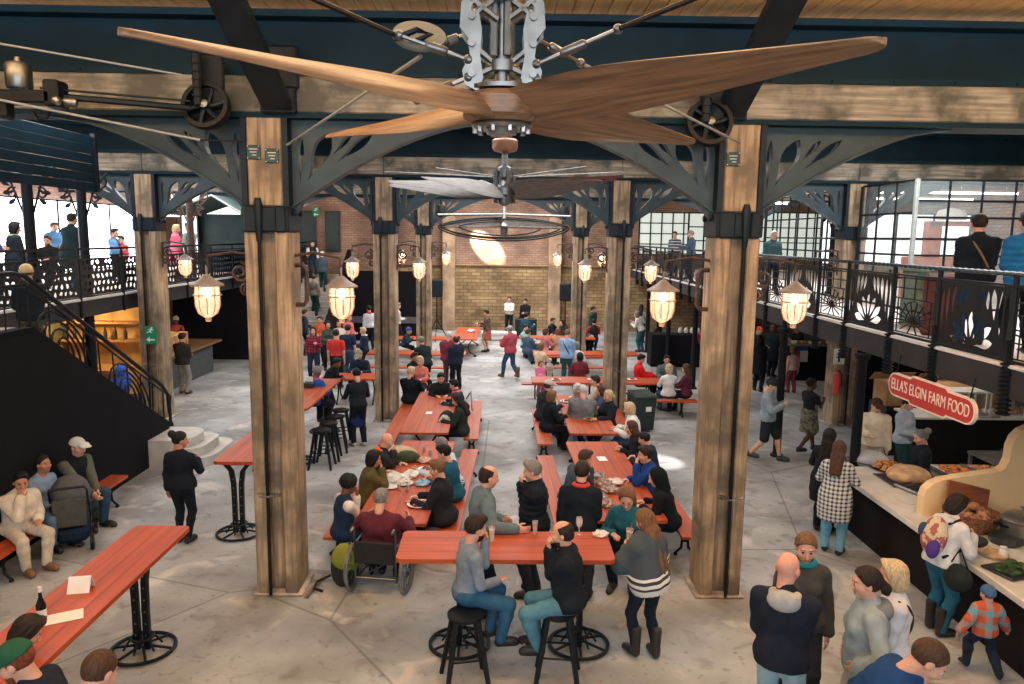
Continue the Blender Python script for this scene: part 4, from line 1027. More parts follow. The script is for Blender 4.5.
mb.tube([(0, -13.2+28.4*i/n, 1.12) for i in range(n+1)], [.036 if i % 2 else .026 for i in range(n+1)], 7); mb.build('twisted_handrail', mat('blackened rope rail', rgb(64, 74, 80), rough=.35, metal=.5, var=.1), rr)
mb = MB(); mb.box((0, 1, .98), (.03, 28.4, .03)); mb.box((0, 1, .06), (.035, 28.4, .035)); mb.build('flat_rails', BLK, rr)
ys = [7.73]; y = 7.73; k = 0
while y < 33: y += 1.23 if k % 2 == 0 else 1.575; ys.append(y); k += 1
pal = sg = pst = None
for i, y in enumerate(ys):
    if pst is None: mb = MB(); ribbed_post(mb, 0, 0, -.62, 1.1, .05); pst = p_ = mb.build('ribbed_post', BLK, rr, True)
    else: p_ = pst.copy(); COL.objects.link(p_)
    p_.location = (0, y-20, 0)
    if i+1 < len(ys):
        w = ys[i+1]-y
        if w > 1.4:
            if pal is None: mb = MB(); o_, h_ = palmette(1.47, .88); mb.plate(o_, h_, .006, (0, .05, .08), (0, 1, 0), (0, 0, 1)); pal = p_ = mb.build('palmette_panel', BLK, rr)
            else: p_ = pal.copy(); COL.objects.link(p_)
        else:
            if sg is None: mb = MB(); sun_grid(mb, 1.13, .88, (0, .05, .08), (0, 1, 0)); sg = p_ = mb.build('sun_grid_panel', BLK, rr)
            else: p_ = sg.copy(); COL.objects.link(p_)
        p_.location = (0, y-20, 0)
# left gallery railing with leaf scrolls
lr = empty('balcony_railing', 'black scrollwork railing along the left gallery edge', 'railing', (-9.12, 20, ZM))
mb = MB(); mb.box((0, 2.2, 1.1), (.05, 27, .05)); mb.box((0, 2.2, .95), (.03, 27, .025)); mb.box((0, 2.2, .06), (.035, 27, .03)); mb.build('handrail', BLK, lr)
rng = random.Random(3); scr = None; lp = None
for i in range(13):
    y = -7.4+1.85*i
    if lp is None: mb = MB(); mb.cyl((0, 0, -.4), (0, 0, 1.1), .03, seg=8); lp = q = mb.build('rail_post', BLK, lr, True)
    else: q = lp.copy(); COL.objects.link(q)
    q.location = (0, y, 0)
    if scr is None:
        o_ = [(0, 0), (1.75, 0), (1.75, .82), (0, .82)]; hs = []
        for (gx, gz) in [(a*.19+.12+.06*(b % 2), b*.155+.11) for a in range(9) for b in range(5)]:
            ang = rng.uniform(0, 2*PI); l = rng.uniform(.13, .17)
            qd = petal(gx-math.cos(ang)*l/2, gz-math.sin(ang)*l/2, ang, l, rng.uniform(.04, .055), 6)
            if all(.02 < p[0] < 1.73 and .02 < p[1] < .80 for p in qd): hs.append(qd)
        mb = MB(); mb.plate(o_, hs, .006, (0, .05, .08), (0, 1, 0), (0, 0, 1)); scr = q = mb.build('leaf_scroll_panel', BLK, lr)
    else: q = scr.copy(); COL.objects.link(q)
    q.location = (0, y, 0)
# slender gallery posts (right) and ornate posts (left)
for k, Y in enumerate((12.3, 15.8, 19.5, 23.1, 26.8, 30.6)):
    mb = MB(); mb.lathe([(.14, 0), (.14, .04), (.1, .06), (.085, .12), (.08, 2.7), (.12, 2.76), (.13, 2.82)], (6.05, Y, 0), 14)
    o = mb.build('steel_post', BLK, None, True); o['kind'] = 'structure'; tag(o, 'slim black steel post under the right gallery, %s from the camera' % ('first', 'second', 'third', 'fourth', 'fifth', 'sixth')[k], 'post')
for k, (X, Y) in enumerate(((-9.3, 15.0), (-9.3, 16.9), (9.1, 20.6), (-9.6, 23.4))):
    r = empty('ornate_post', ['dark steel post with scroll capital on the left gallery, nearer one', 'dark steel post with scroll capital on the left gallery, behind the black coated man', 'dark post with ornate floral capital on the right gallery', 'brown ornate post deeper in the left gallery'][k], 'post', (X, Y, 0 if k < 2 else ZM))
    z1 = 6.03-(0 if k < 2 else ZM)
    mb = MB(); mb.lathe([(.15, 0), (.15, .08), (.11, .12), (.1, z1-.3), (.16, z1-.1), (.17, z1)], (0, 0, 0), 14); mb.build('shaft', BLK if k != 3 else RUST, r, True)
    for sx in (-1, 1):
        mb = MB()
        for pts in (spiral(.42, z1-.28, .2, .03, R_(150), -1.4, 22), spiral(.28, z1-.62, .12, .02, R_(120), -1.4, 18)): mb.tube([(sx*x, 0, z_) for x, z_ in pts], .022, 5)
        mb.tube([(sx*.1, 0, z1-1.0), (sx*.2, 0, z1-.7), (sx*.3, 0, z1-.4), (sx*.6, 0, z1-.08)], .022, 5)
        for a in range(5): lf = petal(.2+.05*a, z1-.7+.1*a, R_(-40+35*a), .22, .045); mb.plate([(x, y) for x, y in lf], [], .015, (0, 0, 0), (sx, 0, 0), (0, 0, 1))
        mb.build('scroll_bracket', BLK if k != 3 else RUST, r, True)

# staircase on the left
STW = mat('matt black stair cladding', rgb(27, 26, 31), rough=.85, var=.05, scale=2, spec=.1)
mb = MB(); prof = [(6, 0), (14.72, 0), (15.62, 0), (15.62, .66), (11.25, 3.22), (6, 3.22)]
mb.add([(x, y, z_) for x in (-7.2, -7.05) for y, z_ in prof], [tuple(range(6))[::-1], tuple(range(6, 12))] + [(i, (i+1) % 6, (i+1) % 6+6, i+6) for i in range(6)])
mb.box((-7.12, 8.6, 3.235), (.2, 5.3, .05)); a, b = Vector((-7.12, 11.25, 3.25)), Vector((-7.12, 15.65, .67)); mb.tube([a, b], .05, 6)
struct('stair_wall', mb, STW, 'black clad side wall of the left staircase')
mb = MB()
for k in range(15): z1 = .66+.17*(k+1); y1 = 15.6-.292*k; mb.box((-8.1, y1-.16, z1/2), (1.75, .33, z1))
struct('stair_flight', mb, mat('concrete steps', rgb(150, 146, 140), rough=.85, var=.1), 'concrete steps of the left staircase')
struct('stair_landing', MB().box((-8.36, 8.6, 3.09), (2.3, 5.2, .2)), CONC, 'pale landing at the top of the left staircase')
mb = MB()
PALEC = mat('pale cast concrete', rgb(196, 194, 190), rough=.85, var=.07, scale=3)
for k in range(3):
    x1, y0, y1 = -5.85-.2*k, 14.62+.0*k, 16.3-.28*k
    poly = [(-8.9, y0), (x1-.45, y0)] + arc(x1-.45, y0+.45, .45, -PI/2, 0, 8)[1:] + [(x1, y1-.4)] + arc(x1-.4, y1-.4, .4, 0, PI/2, 8)[1:] + [(-8.9, y1)]
    mb.prism(poly, .185*k, .185*(k+1)-.012); mb.prism([(x*.997-.02, y) for x, y in poly], .185*(k+1)-.012, .185*(k+1))
struct('bottom_steps', mb, PALEC, 'pale rounded concrete steps at the foot of the staircase')
sr = empty('stair_railing', 'black curved bar railing running down the left staircase', 'railing', (-7.12, 11.25, 3.22))
sl = lambda y: -(y)*(2.56/4.37)
mb = MB(); mb.tube([(0, -5.2, .85), (0, -.3, .85), (0, 0, .8), (0, 4.25, .78+sl(4.25)), (0, 4.5, .62+sl(4.4)), (0, 4.55, .2+sl(4.4))], .038, 8); mb.tube([(0, -5.2, .72), (0, 0, .67), (0, 4.25, .66+sl(4.25))], .02, 8); mb.build('handrail', BLK, sr, True)
mb = MB(); mb.lathe([(.06, 0), (.06, .06), (.035, .1), (.035, .6), (.06, .65), (.02, .7)], (0, 4.58, sl(4.4)-.1), 10); mb.build('newel_post', BLK, sr, True)
mb = MB()
for g in range(2):
    yc = .95+2.0*g
    for r_ in (.2, .38, .56, .74):
        pts = []
        for t in np.linspace(0, PI, 13):
            y = yc+r_*math.cos(t); pts.append((0, y, sl(y)+.06+(.56-(.74-r_)*.62)*math.sin(t)))
        mb.tube([(0, yc+r_, sl(yc+r_)+.02)]+pts+[(0, yc-r_, sl(yc-r_)+.02)], .02, 5)
for i in range(18):
    y = -5+.3*i
    mb.tube([(0, y, .02), (0, y, .75)], .012, 5) if y < 0 else None
for i in range(10): y = .05+.47*i; mb.tube([(0, y, sl(y)+.02), (0, y+.04*math.sin(i), sl(y)+.66)], .015, 5)
mb.build('curved_balusters', BLK, sr)

# louvred screen, far canopy and bright windows of the left gallery
lv = empty('louvre_screen', 'dark teal louvred boards under the front beam at the far left', 'screen', (-8.6, 13.6, 6.2))
mb = MB()
for k in range(6): mb.box((0, 0, -.6+.19*k), (.05, 5.2, .17), rot=Matrix.Rotation(R_(12), 3, 'Y'))
mb.build('louvre_boards', TEAL, lv); mb = MB(); mb.box((.02, 2.6, -.1), (.1, .1, 1.2)); mb.box((.02, -2.6, -.1), (.1, .1, 1.2))
for k in range(6): mb.cyl((.03, -2.5, -.52+.19*k), (.03, 2.5, -.52+.19*k), .008, seg=5)
mb.build('louvre_frame', BLK, lv)
cp = empty('gabled_canopy', 'dark green corrugated gabled kiosk roof on the left gallery', 'canopy', (-9.7, 26.2, 5.25))
GRN = mat('dark green corrugated sheet', rgb(44, 66, 66), rough=.6, var=.1, scale=3)
mb = MB()
for sx in (-1, 1):
    for k in range(16):
        y = -1.6+.2*k; mb.add([(.35, y, .6), (sx*1.4, y, .0), (sx*1.4, y+.2, .0), (.35, y+.2, .6), (.35, y+.1, .65), (sx*1.4, y+.1, .05)], [(0, 1, 5, 4), (4, 5, 2, 3)])
mb.build('corrugated_roof', GRN, cp); mb = MB(); mb.box((-1.3, 1.4, -1.0), (.06, .3, 2.05)); mb.box((1.3, 0, -1.0), (.06, 2.6, 2.05)); mb.box((0, 1.5, -.95), (2.6, .06, 2.1)); mb.build('kiosk_walls', GRN, cp)
mb = MB(); mb.tube([(-1.4, -1.65, .0), (.35, -1.65, .62), (1.4, -1.65, .0)], .035, 6); mb.build('barge_boards', mat('pale green trim', rgb(150, 160, 150), rough=.6), cp)
SKY = emit('daylit window', rgb(236, 240, 252), 6.)
def window(c, w, h_, axis, label, nm, bars=(3, 2), st=SKY):
    r = empty('window_%d' % nm, label, 'window', c, kind='structure')
    ax = (1, 0) if axis == 'x' else (0, 1)
    B = lambda u, v, du, dv, th=.06: ((u*ax[0], u*ax[1], v), (du if ax[0] else th, du if ax[1] else th, dv))
    mb = MB(); c_, d_ = B(0, 0, w, h_, .02); mb.box(c_, d_); mb.build('pane', st, r)
    mb = MB()
    for i in range(bars[0]+1): c_, d_ = B(-w/2+w*i/bars[0], 0, .06, h_+.06, .1); mb.box(c_, d_)
    for i in range(bars[1]+1): c_, d_ = B(0, -h_/2+h_*i/bars[1], w+.06, .05, .1); mb.box(c_, d_)
    mb.build('window_frame', BLK, r)
window((-15.2, 24.4, 4.5), 17., 2.4, 'y', 'large bright daylit window of the left gallery', 1, (5, 1))
window((-14.2, 35.3, 6.1), 3.4, 1.5, 'x', 'high bright window above the gabled kiosk roof', 7, (3, 1), emit('dim daylit window', rgb(230, 224, 214), 1.6))
window((13.6, 37.3, 4.9), 5.6, 2.2, 'x', 'wide pale window at the far end of the right gallery', 6, (6, 3), emit('dim white light', rgb(206, 216, 208), .8))
window((-12.6, 33., 4.9), 2.6, 2.2, 'x', 'bright window between the posts deeper in the left gallery', 2, (1, 1), emit('dim daylit window', rgb(230, 224, 214), 1.6))
# glazed screens and windows of the right gallery
GLS = mat('clear glass', rgb(215, 228, 228), rough=.03, var=.01, alpha=.1)
gs = empty('glazed_screen', 'tall black framed glass screen around the right gallery cafe', 'screen', (8.7, 15.9, ZM))
mb = MB(); H_ = 2.78
def frame_run(mb, a, b, nx, zs):
    a, b = Vector(a), Vector(b)
    for i in range(nx+1): p_ = a.lerp(b, i/nx); mb.cyl(p_, p_+Vector((0, 0, H_)), .028 if i not in (0, nx) else .05, seg=6)
    for z_ in zs: mb.cyl(a+Vector((0, 0, z_)), b+Vector((0, 0, z_)), .024, seg=6)
frame_run(mb, (0, 0, 0), (7, 0, 0), 10, (.05, 1.2, 1.55, 2.0, 2.35, H_)); frame_run(mb, (0, 0, 0), (0, 2.4, 0), 3, (.05, .7, 1.2, 1.55, 2.1, H_)); frame_run(mb, (0, 2.9, 0), (0, 9, 0), 9, (.05, .7, 1.2, 1.55, 2.1, H_))
mb.build('steel_frame', BLK, gs); mb = MB(); mb.cyl((0, 0, 0), (0, 0, H_+.02), .055, seg=8); mb.build('corner_post', mat('galvanised post', rgb(150, 156, 152), rough=.5, var=.08), gs)
mb = MB(); mb.box((3.5, 0, H_/2), (7, .008, H_)); mb.box((0, 1.2, H_/2), (.008, 2.4, H_)); mb.build('glass_panes', GLS, gs)
window((13.2, 25.2, 4.75), 5., 1.7, 'x', 'bright white window behind the right gallery glass screen', 3, (4, 2), emit('bright white light', rgb(226, 236, 234), 1.25))
window((9.9, 33.2, 4.9), 3.4, 1.8, 'x', 'pale window far back in the right gallery', 4, (5, 3), emit('dim white light', rgb(206, 216, 208), .8))
window((8.2, 36.3, 4.9), 3.2, 2., 'x', 'daylit window at the back end of the right gallery', 5, (6, 4), emit('dim white light', rgb(206, 216, 208), .8))
TUBE = emit('fluorescent tube', rgb(255, 246, 236), 9.)
for k, (x, y, w) in enumerate(((12.1, 20.3, 3.6), (9.9, 20.6, 1.8), (9.2, 27.5, 2.4), (12.5, 23.5, 4.4))):
    r = empty('strip_light', ['long bright strip light over the right gallery cafe', 'short strip light left of the long one over the cafe', 'strip light far back over the right gallery', 'strip light behind the long one over the cafe'][k], 'light', (x, y, 6.0))
    mb = MB(); mb.box((0, 0, .05), (w, .2, .06), bev=.01); [mb.cyl((sx*w*.4, 0, .05), (sx*w*.4, 0, 1.46), .01, seg=5) for sx in (-1, 1)]; mb.build('fitting', WHITE, r); MB().cyl((-w/2+.05, 0, 0), (w/2-.05, 0, 0), .03).build('tube', TUBE, r)
OR = mat('orange brown kitchen panel', rgb(176, 84, 50), rough=.6, var=.1)
mb = MB(); mb.box((0, 0, .55), (1.9, .6, 1.1), bev=.02); kb = empty('kitchen_counter', 'orange brown cafe counter behind the glass screen', 'counter', (11.35, 19.2, ZM)); mb.build('body', OR, kb); mb = MB(); mb.box((-.35, 0, 1.55), (.34, .3, .9), bev=.02); mb.box((.1, 0, 1.95), (1.2, .3, .12)); mb.build('gantry', OR, kb); mb = MB(); mb.lathe([(.34, 0), (.36, .1), (.3, .24), (.05, .3)], (.1, 0, 2.05), 18); mb.build('hood', WHITE, kb, True)
mb = MB(); mb.box((0, 0, .5), (.6, .12, 1.0), bev=.05); o = mb.build('notice_board', mat('dull red panel', rgb(112, 60, 60), rough=.6, var=.05), None, loc=(7.0, 11.8, ZM)); tag(o, 'dull red panel standing behind the right gallery railing', 'panel')
mb = MB(); mb.box((0, 0, .5), (.5, .5, 1.0), bev=.03); mb.box((0, 0, 1.02), (1.6, .7, .06), bev=.02); o = mb.build('gallery_table', mat('table green grey', rgb(120, 140, 120), rough=.6), None, loc=(7.35, 13.0, ZM), rz=PI/2); tag(o, 'grey green table behind the palmette railing of the right gallery', 'table')
# back left: stairs up to the end doors, black partitions
mb = MB()
for k in range(16): mb.box((-7.95, 29.6+.3*k, .09+.09*k), (1.9, .31, .18+.18*k))
struct('stair_far', mb, PALEC, 'pale steps climbing to the doors at the far left')
mb = MB(); prof = [(29.2, 0), (34.6, 0), (34.6, 4.0), (34.2, 4.0), (29.2, 1.05)]
mb.add([(x, y, z_) for x in (-7., -6.9) for y, z_ in prof], [tuple(range(5))[::-1], tuple(range(5, 10))]+[(i, (i+1) % 5, (i+1) % 5+5, i+5) for i in range(5)])
struct('stair_far_wall', mb, STW, 'dark sloping side panel of the far stairs')
mb = MB(); mb.box((-5.05, 33.2, 1.55), (3.5, .3, 3.1)); struct('partition_left', mb, STW, 'black partition by the back wall left of the stone bay')
mb = MB(); mb.box((-5.05, 33.02, .95), (3.5, .06, .28)); struct('trim_4', mb, mat('grey band', rgb(92, 92, 98), rough=.6), 'grey band across the black partition')
DOOR = mat('dark green door', rgb(38, 54, 52), rough=.6, var=.1)
for k, px in enumerate((205, 302)):
    pass
for k, (x, w) in enumerate(((-7.9, .7), (-9.1, .9))):
    mb = MB(); mb.box((x, 35.36, 4.8), (w, .1, 1.9)); mb.box((x, 35.3, 4.8), (w-.15, .04, 1.75), bev=.02); mb.sphere((x+w*.36, 35.26, 4.7), .04)
    struct('door_%d' % (k+1), mb, DOOR, ['narrow dark door in the brick wall at the far left', 'wide dark doorway at the top of the far stairs'][k])
# ------------------------------------------------------------------ furniture
TOP = wood('orange red varnished table boards', (186, 80, 30), (150, 60, 20), 'y', scale=2.2, rough=.5, coat=.0)
TOPX = wood('orange red varnished table boards crosswise', (205, 96, 62), (168, 68, 44), 'x', scale=2.2, rough=.32, coat=.25)
def board_top(w, l, z, th=.05, n=5, rad=.07):      # along y
    mb = MB(); bw = w/n
    for i in range(n):
        x0 = -w/2+bw*i
        poly = [(x0+.002, -l/2), (x0+bw-.002, -l/2), (x0+bw-.002, l/2), (x0+.002, l/2)]
        if i == 0: poly = arc(x0+rad, -l/2+rad, rad, PI, 1.5*PI, 5)+[(x0+bw-.002, -l/2), (x0+bw-.002, l/2)]+arc(x0+rad, l/2-rad, rad, .5*PI, PI, 5)
        if i == n-1: poly = [(x0+.002, -l/2)]+arc(x0+bw-rad, -l/2+rad, rad, -.5*PI, 0, 5)+arc(x0+bw-rad, l/2-rad, rad, 0, .5*PI, 5)+[(x0+.002, l/2)]
        mb.prism(poly, z-th, z)
    return mb
def wheel_leg(mb, bolts, x, y, zt):
    mb.tube([(x+.34*math.cos(a), y+.34*math.sin(a), .03) for a in np.linspace(0, 2*PI, 33)[:-1]], .022, 6, closed=True)
    for k in range(6): a = k*PI/3; mb.tube([(x+.05*math.cos(a), y+.05*math.sin(a), .07), (x+.34*math.cos(a), y+.34*math.sin(a), .03)], .017, 6)
    mb.tube([(x+.12*math.cos(a), y+.12*math.sin(a), .17) for a in np.linspace(0, 2*PI, 17)[:-1]], .016, 6, closed=True)
    for k in range(6): a = k*PI/3+.5; mb.tube([(x+.12*math.cos(a), y+.12*math.sin(a), .17), (x+.2*math.cos(a), y+.2*math.sin(a), .05)], .012, 5)
    for sx in (-1, 1):
        pts = [(x+sx*.055, .03), (x+sx*.055, .5), (x+sx*.06, zt-.35), (x+sx*.09, zt-.14), (x+sx*.17, zt-.04)]
        for (p0, p1) in zip(pts, pts[1:]):
            w0 = .035
            mb.add([(p0[0]-w0, y-.03, p0[1]), (p0[0]+w0, y-.03, p0[1]), (p0[0]+w0, y+.03, p0[1]), (p0[0]-w0, y+.03, p0[1]), (p1[0]-w0, y-.03, p1[1]), (p1[0]+w0, y-.03, p1[1]), (p1[0]+w0, y+.03, p1[1]), (p1[0]-w0, y+.03, p1[1])], [(0, 1, 5, 4), (1, 2, 6, 5), (2, 3, 7, 6), (3, 0, 4, 7), (4, 5, 6, 7), (0, 3, 2, 1)])
        for k in range(6):
            z_ = .2+.14*k
            if z_ < zt-.2:
                for sy in (-1, 1): bolts.sphere((x+sx*.056, y+sy*.031, z_), .012, 6, 4)
    mb.box((x, y, zt-.02), (.44, .1, .035))
def bar_table(x, y, w, l, rz, label, legs, z=1.22, n=4):
    r = empty('bar_table', label, 'table', (x, y, 0), rz)
    board_top(w, l, z, .05, n).build('table_top', TOP, r)
    for q in legs:
        mb, bo = MB(), MB(); wheel_leg(mb, bo, 0, q, z-.05); lg = mb.build('wheel_base_leg', BLK, r); bo.build('bolts', CHROME, lg, True)
    return r
T1 = bar_table(.06, 8.10, .79, 2.40, -PI/2, 'orange topped high bar table in front with two iron wheel bases', (-.52, .86))
T2 = bar_table(-4.03, 6.85, .66, 3.5, 0, 'long orange bar table at the lower left with paper on it', (1.1, -1.2))
T3 = bar_table(-4.10, 12.6, .64, 2.9, 0, 'empty orange bar table behind the near left column', (-1.3, 1.1))
T4 = bar_table(-4.21, 16.3, .66, 3.2, 0, 'orange bar table with black stools left of the aisle', (-1.2, 1.2))
def scroll_leg(mb, y, w, z1):             # cast iron end frame
    for sx in (-1, 1):
        mb.tube([(sx*w*.30, y, z1), (sx*w*.12, y, z1*.62), (sx*w*.16, y, z1*.3), (sx*w*.46, y, .03)], .022, 6)
        mb.tube([(sx*w*.46, y, .03), (sx*w*.34, y, .02)], .025, 6)
    mb.tube([(-w*.15, y, z1*.55), (w*.15, y, z1*.55)], .018, 6); mb.box((0, y, z1-.02), (w*.8, .05, .03))
def long_table(x, y, w, l, rz, label):
    r = empty('dining_table', label, 'table', (x, y, 0), rz)
    board_top(w, l, .75, .045, 6, .04).build('table_top', TOP, r)
    for q in (-l/2+.45, l/2-.45): mb = MB(); scroll_leg(mb, q, w, .70); mb.build('iron_leg', BLK, r, True)
    return r
def bench(x, y, l, rz, label, group=None):
    r = empty('bench', label, 'bench', (x, y, 0), rz, group)
    board_top(.31, l, .45, .04, 2, .03).build('seat', TOP, r)
    for q in (-l/2+.4, l/2-.4): mb = MB(); scroll_leg(mb, q, .34, .41); mb.build('iron_leg', BLK, r, True)
    return r
long_table(-1.45, 12.0, 1.0, 4.2, R_(-2), 'orange dining table full of plates left of the centre aisle')
bench(-2.28, 12.25, 4.3, R_(-2), 'orange bench on the left of the dining table full of plates'); bench(-.68, 12.4, 4.4, R_(-2), 'orange bench on the right of the dining table full of plates')
long_table(-1.55, 16.75, .98, 4.1, 0, 'orange dining table farther left of the aisle, nearly empty')
bench(-2.35, 16.9, 4.1, 0, 'long empty bench beside the left column and dining table'); bench(-.63, 17.2, 3.7, 0, 'empty bench on the aisle side of the nearly empty dining table')
long_table(1.82, 12.1, 1.0, 4.1, R_(1.5), 'orange dining table with white napkins right of the centre aisle')
bench(.92, 12.2, 4.0, R_(1.5), 'orange bench on the aisle side of the table with napkins'); bench(2.72, 12.2, 4.0, R_(1.5), 'bench behind the diners right of the napkin table')
long_table(1.9, 16.6, 1.0, 3.7, 0, 'orange dining table crowded with people right of the aisle')
bench(.92, 16.6, 3.2, 0, 'short bench on the aisle side of the crowded table'); bench(2.8, 16.7, 3.2, 0, 'bench on the far side of the crowded right table')
long_table(2.7, 20.5, .9, 3.7, PI/2, 'orange table set crosswise behind the second right column')
bench(4.2, 19.35, 2.0, PI/2, 'orange bench with two people by the wheelie bin'); bench(1.8, 21.5, 2.4, PI/2, 'bench behind the crosswise table')
long_table(2.9, 25.4, .9, 3.6, PI/2, 'orange table set crosswise farther back on the right'); bench(2.6, 24.3, 2.6, PI/2, 'pale worn bench before the farther crosswise table'); bench(2.9, 26.5, 2.8, PI/2, 'bench on the back side of the farther crosswise table')
long_table(-2.9, 25.1, .9, 3.4, PI/2, 'orange table set crosswise far back on the left'); long_table(-4.05, 20.75, .9, 1.9, PI/2, 'short orange table set crosswise before the flat capped man')
bench(-2.9, 24.0, 3.0, PI/2, 'bench before the far left crosswise table')
long_table(-3.2, 28.8, .9, 3.2, PI/2, 'orange table by the black partition at the back left'); bench(-3.2, 27.35, 3., PI/2, 'orange bench before the back left table')
long_table(-1.4, 30.4, .95, 3.9, 0, 'bare orange table standing alone before the stone wall')
long_table(2.2, 29.4, .95, 3., PI/2, 'orange table at the back right near the loudspeaker')
bench(-7.05+.35, 11.0, 3.6, R_(0), 'orange bench against the black stair wall')
mb = MB(); mb.box((0, 0, .36), (1.6, .5, .1), bev=.02); mb.box((-.6, 0, .16), (.1, .4, .32)); mb.box((.6, 0, .16), (.1, .4, .32)); o = mb.build('stone_bench', WHITE, None, loc=(-.1, 33.6, 0)); tag(o, 'low white bench in front of the stone back wall', 'bench')
# stools
st0 = None
def stool(x, y, rz, label, group=None):
    global st0
    if st0 is None:
        r = st0 = empty('bar_stool', label, 'stool', (x, y, 0), rz)
        mb = MB(); mb.lathe([(.17, .74), (.19, .755), (.19, .785), (.17, .795), (.02, .79)], (0, 0, 0), 24); mb.build('seat', BLK, r, True)
        for sx in (-1, 1):
            for sy in (-1, 1):
                mb = MB(); a, b = Vector((sx*.11, sy*.11, .75)), Vector((sx*.225, sy*.225, 0)); mb.tube([a, b], [.034, .026], 6); mb.build('leg', BLK, r, True)
        mb = MB(); c = .16
        for (p, q) in (((-c, -c), (c, -c)), ((c, -c), (c, c)), ((c, c), (-c, c)), ((-c, c), (-c, -c))): mb.tube([(*p, .33), (*q, .33)], .012, 6)
        mb.build('footrest', BLK, r, True)
    else: r = copy_tree(st0); r.location = (x, y, 0); r.rotation_euler[2] = rz; r['label'] = label; r.pop('group', None)
    if group: r['group'] = group
    return r
stool(-.36, 7.36, .2, 'black metal stool under the man in the grey blue shirt')
stool(.62, 7.42, -.1, 'black metal stool under the man in the black jacket and jeans')
for k, (x, y) in enumerate(((-3.62, 14.75), (-3.6, 15.3), (-3.58, 15.9), (-3.6, 16.5))): stool(x, y, .1*k, ['nearest empty black stool along the aisle side bar table', 'second empty black stool along the aisle side bar table', 'third black stool, beside the standing waiter', 'black stool half hidden behind the waiter'][k], 'black stools at the left bar table')
for k, (x, y) in enumerate(((-4.8, 15.6), (-4.75, 14.7))): stool(x, y, .3, ['black stool on the far side of the stool lined bar table', 'black stool by the near column, far side of bar table'][k], 'black stools at the left bar table')
# bin
bn = empty('wheelie_bin', 'dark green wheelie bin beside the second right column', 'bin', (3.45, 17.9, 0), .25); bn.scale = (.85, .85, .88)
BINM = mat('dark green plastic', rgb(34, 50, 50), rough=.5, var=.08)
mb = MB(); a, b = .27, .31
mb.add([(sx*(a), sy*a, .06) for sx, sy in ((-1, -1), (1, -1), (1, 1), (-1, 1))]+[(sx*b, sy*b*1.1, 1.0) for sx, sy in ((-1, -1), (1, -1), (1, 1), (-1, 1))], [(3, 2, 1, 0), (4, 5, 6, 7), (0, 1, 5, 4), (1, 2, 6, 5), (2, 3, 7, 6), (3, 0, 4, 7)]); mb.box((0, 0, 1.0), (.68, .74, .05), bev=.015); mb.build('bin_body', BINM, bn)
mb = MB(); mb.box((0, 0, 1.05), (.64, .72, .06), bev=.03, rot=Matrix.Rotation(R_(4), 3, 'X')); mb.tube([(-.25, .38, 1.03), (-.25, .46, 1.05), (.25, .46, 1.05), (.25, .38, 1.03)], .018, 6); mb.build('lid', BINM, bn)
for sx in (-1, 1): mb = MB(); mb.cyl((sx*.24, .3, .1), (sx*.31, .3, .1), .1, seg=14); mb.build('wheel', BLK, bn, True)
mb = MB(); mb.box((.08, -.315, .7), (.17, .012, .2)); mb.build('white_sticker', WHITE, bn)
# speakers on tripods
for k, (x, y, zt) in enumerate(((-2.9, 33.5, 2.35), (2.8, 32.6, 2.3))):
    r = empty('loudspeaker', 'black loudspeaker on a tripod %s' % ('left of the stone wall' if k == 0 else 'right of the stone wall beside the column'), 'loudspeaker', (x, y, 0))
    MB().box((0, 0, zt), (.52, .42, .78), bev=.04).build('cabinet', BLK, r); mb = MB(); mb.box((0, -.215, zt), (.44, .02, .68), bev=.01); mb.build('grille', DSTEEL, r)
    mb = MB(); mb.cyl((0, 0, .5), (0, 0, zt-.35), .028)
    for q in range(3): a = q*2*PI/3+.5; mb.tube([(0, 0, .95), (.55*math.cos(a), .55*math.sin(a), .02)], .02, 6); mb.tube([(0, 0, .55), (.3*math.cos(a), .3*math.sin(a), .44)], .014, 6)
    mb.build('tripod', BLK, r, True)
mb = MB(); mb.box((0, 0, .45), (1.0, .5, .9), bev=.03); mb.box((0, -.26, .5), (.9, .02, .7)); o = mb.build('stage_monitor', DSTEEL, None, loc=(1.15, 34.6, 0)); tag(o, 'dark equipment box standing before the back wall', 'box')

# ------------------------------------------------------------------ right food stall
ctr = empty('food_counter', 'long black fronted stall counter with white top on the right', 'counter', (5.7, 9.4, 0))
mb = MB(); mb.box((.43, -.4, .45), (.86, 5.9, .9), bev=.01); mb.box((.8, -1.35, .45), (1.4, 3.9, .9), bev=.01); mb.build('counter_body', mat('matt black counter front', rgb(34, 30, 31), rough=.85, var=.06, scale=2, spec=.12), ctr)
mb = MB(); mb.box((.36, -.4, .93), (1.08, 6.05, .05), bev=.012); mb.box((.85, -1.4, .93), (1.4, 4.0, .049), bev=.012); mb.box((-.16, -.4, .92), (.05, 6.05, .09), bev=.01); mb.build('counter_top', mat('white counter top', rgb(222, 218, 210), rough=.5, var=.05), ctr)
CT = .957
CREAM = mat('cream plaster', rgb(236, 206, 158), rough=.85, var=.03, scale=2)
PY = float(fl(923, 516, CT)[1])
poly = [(float(q[0]), float(q[2])) for q in (yp(x, y, PY) for x, y in ((923, 518), (924, 497), (927, 490), (933, 484.5), (942, 480.5), (955, 478), (1001, 471.5), (1006, 468), (1010, 460), (1012, 447), (1016, 438), (1023, 431), (1034, 426)))] + [(7.9, 2.35), (7.9, .93)]
mb = MB(); mb.plate(poly, [], .16, (0, PY+.08, 0), (1, 0, 0), (0, 0, 1)); o = mb.build('stall_partition', CREAM, None); tag(o, 'cream plaster partition with curved top on the stall counter', 'partition')
sg_ = empty('stall_sign', 'red farm food stall sign hanging under the right gallery', 'sign', tuple(xp(929, 396.5, 6.0)))
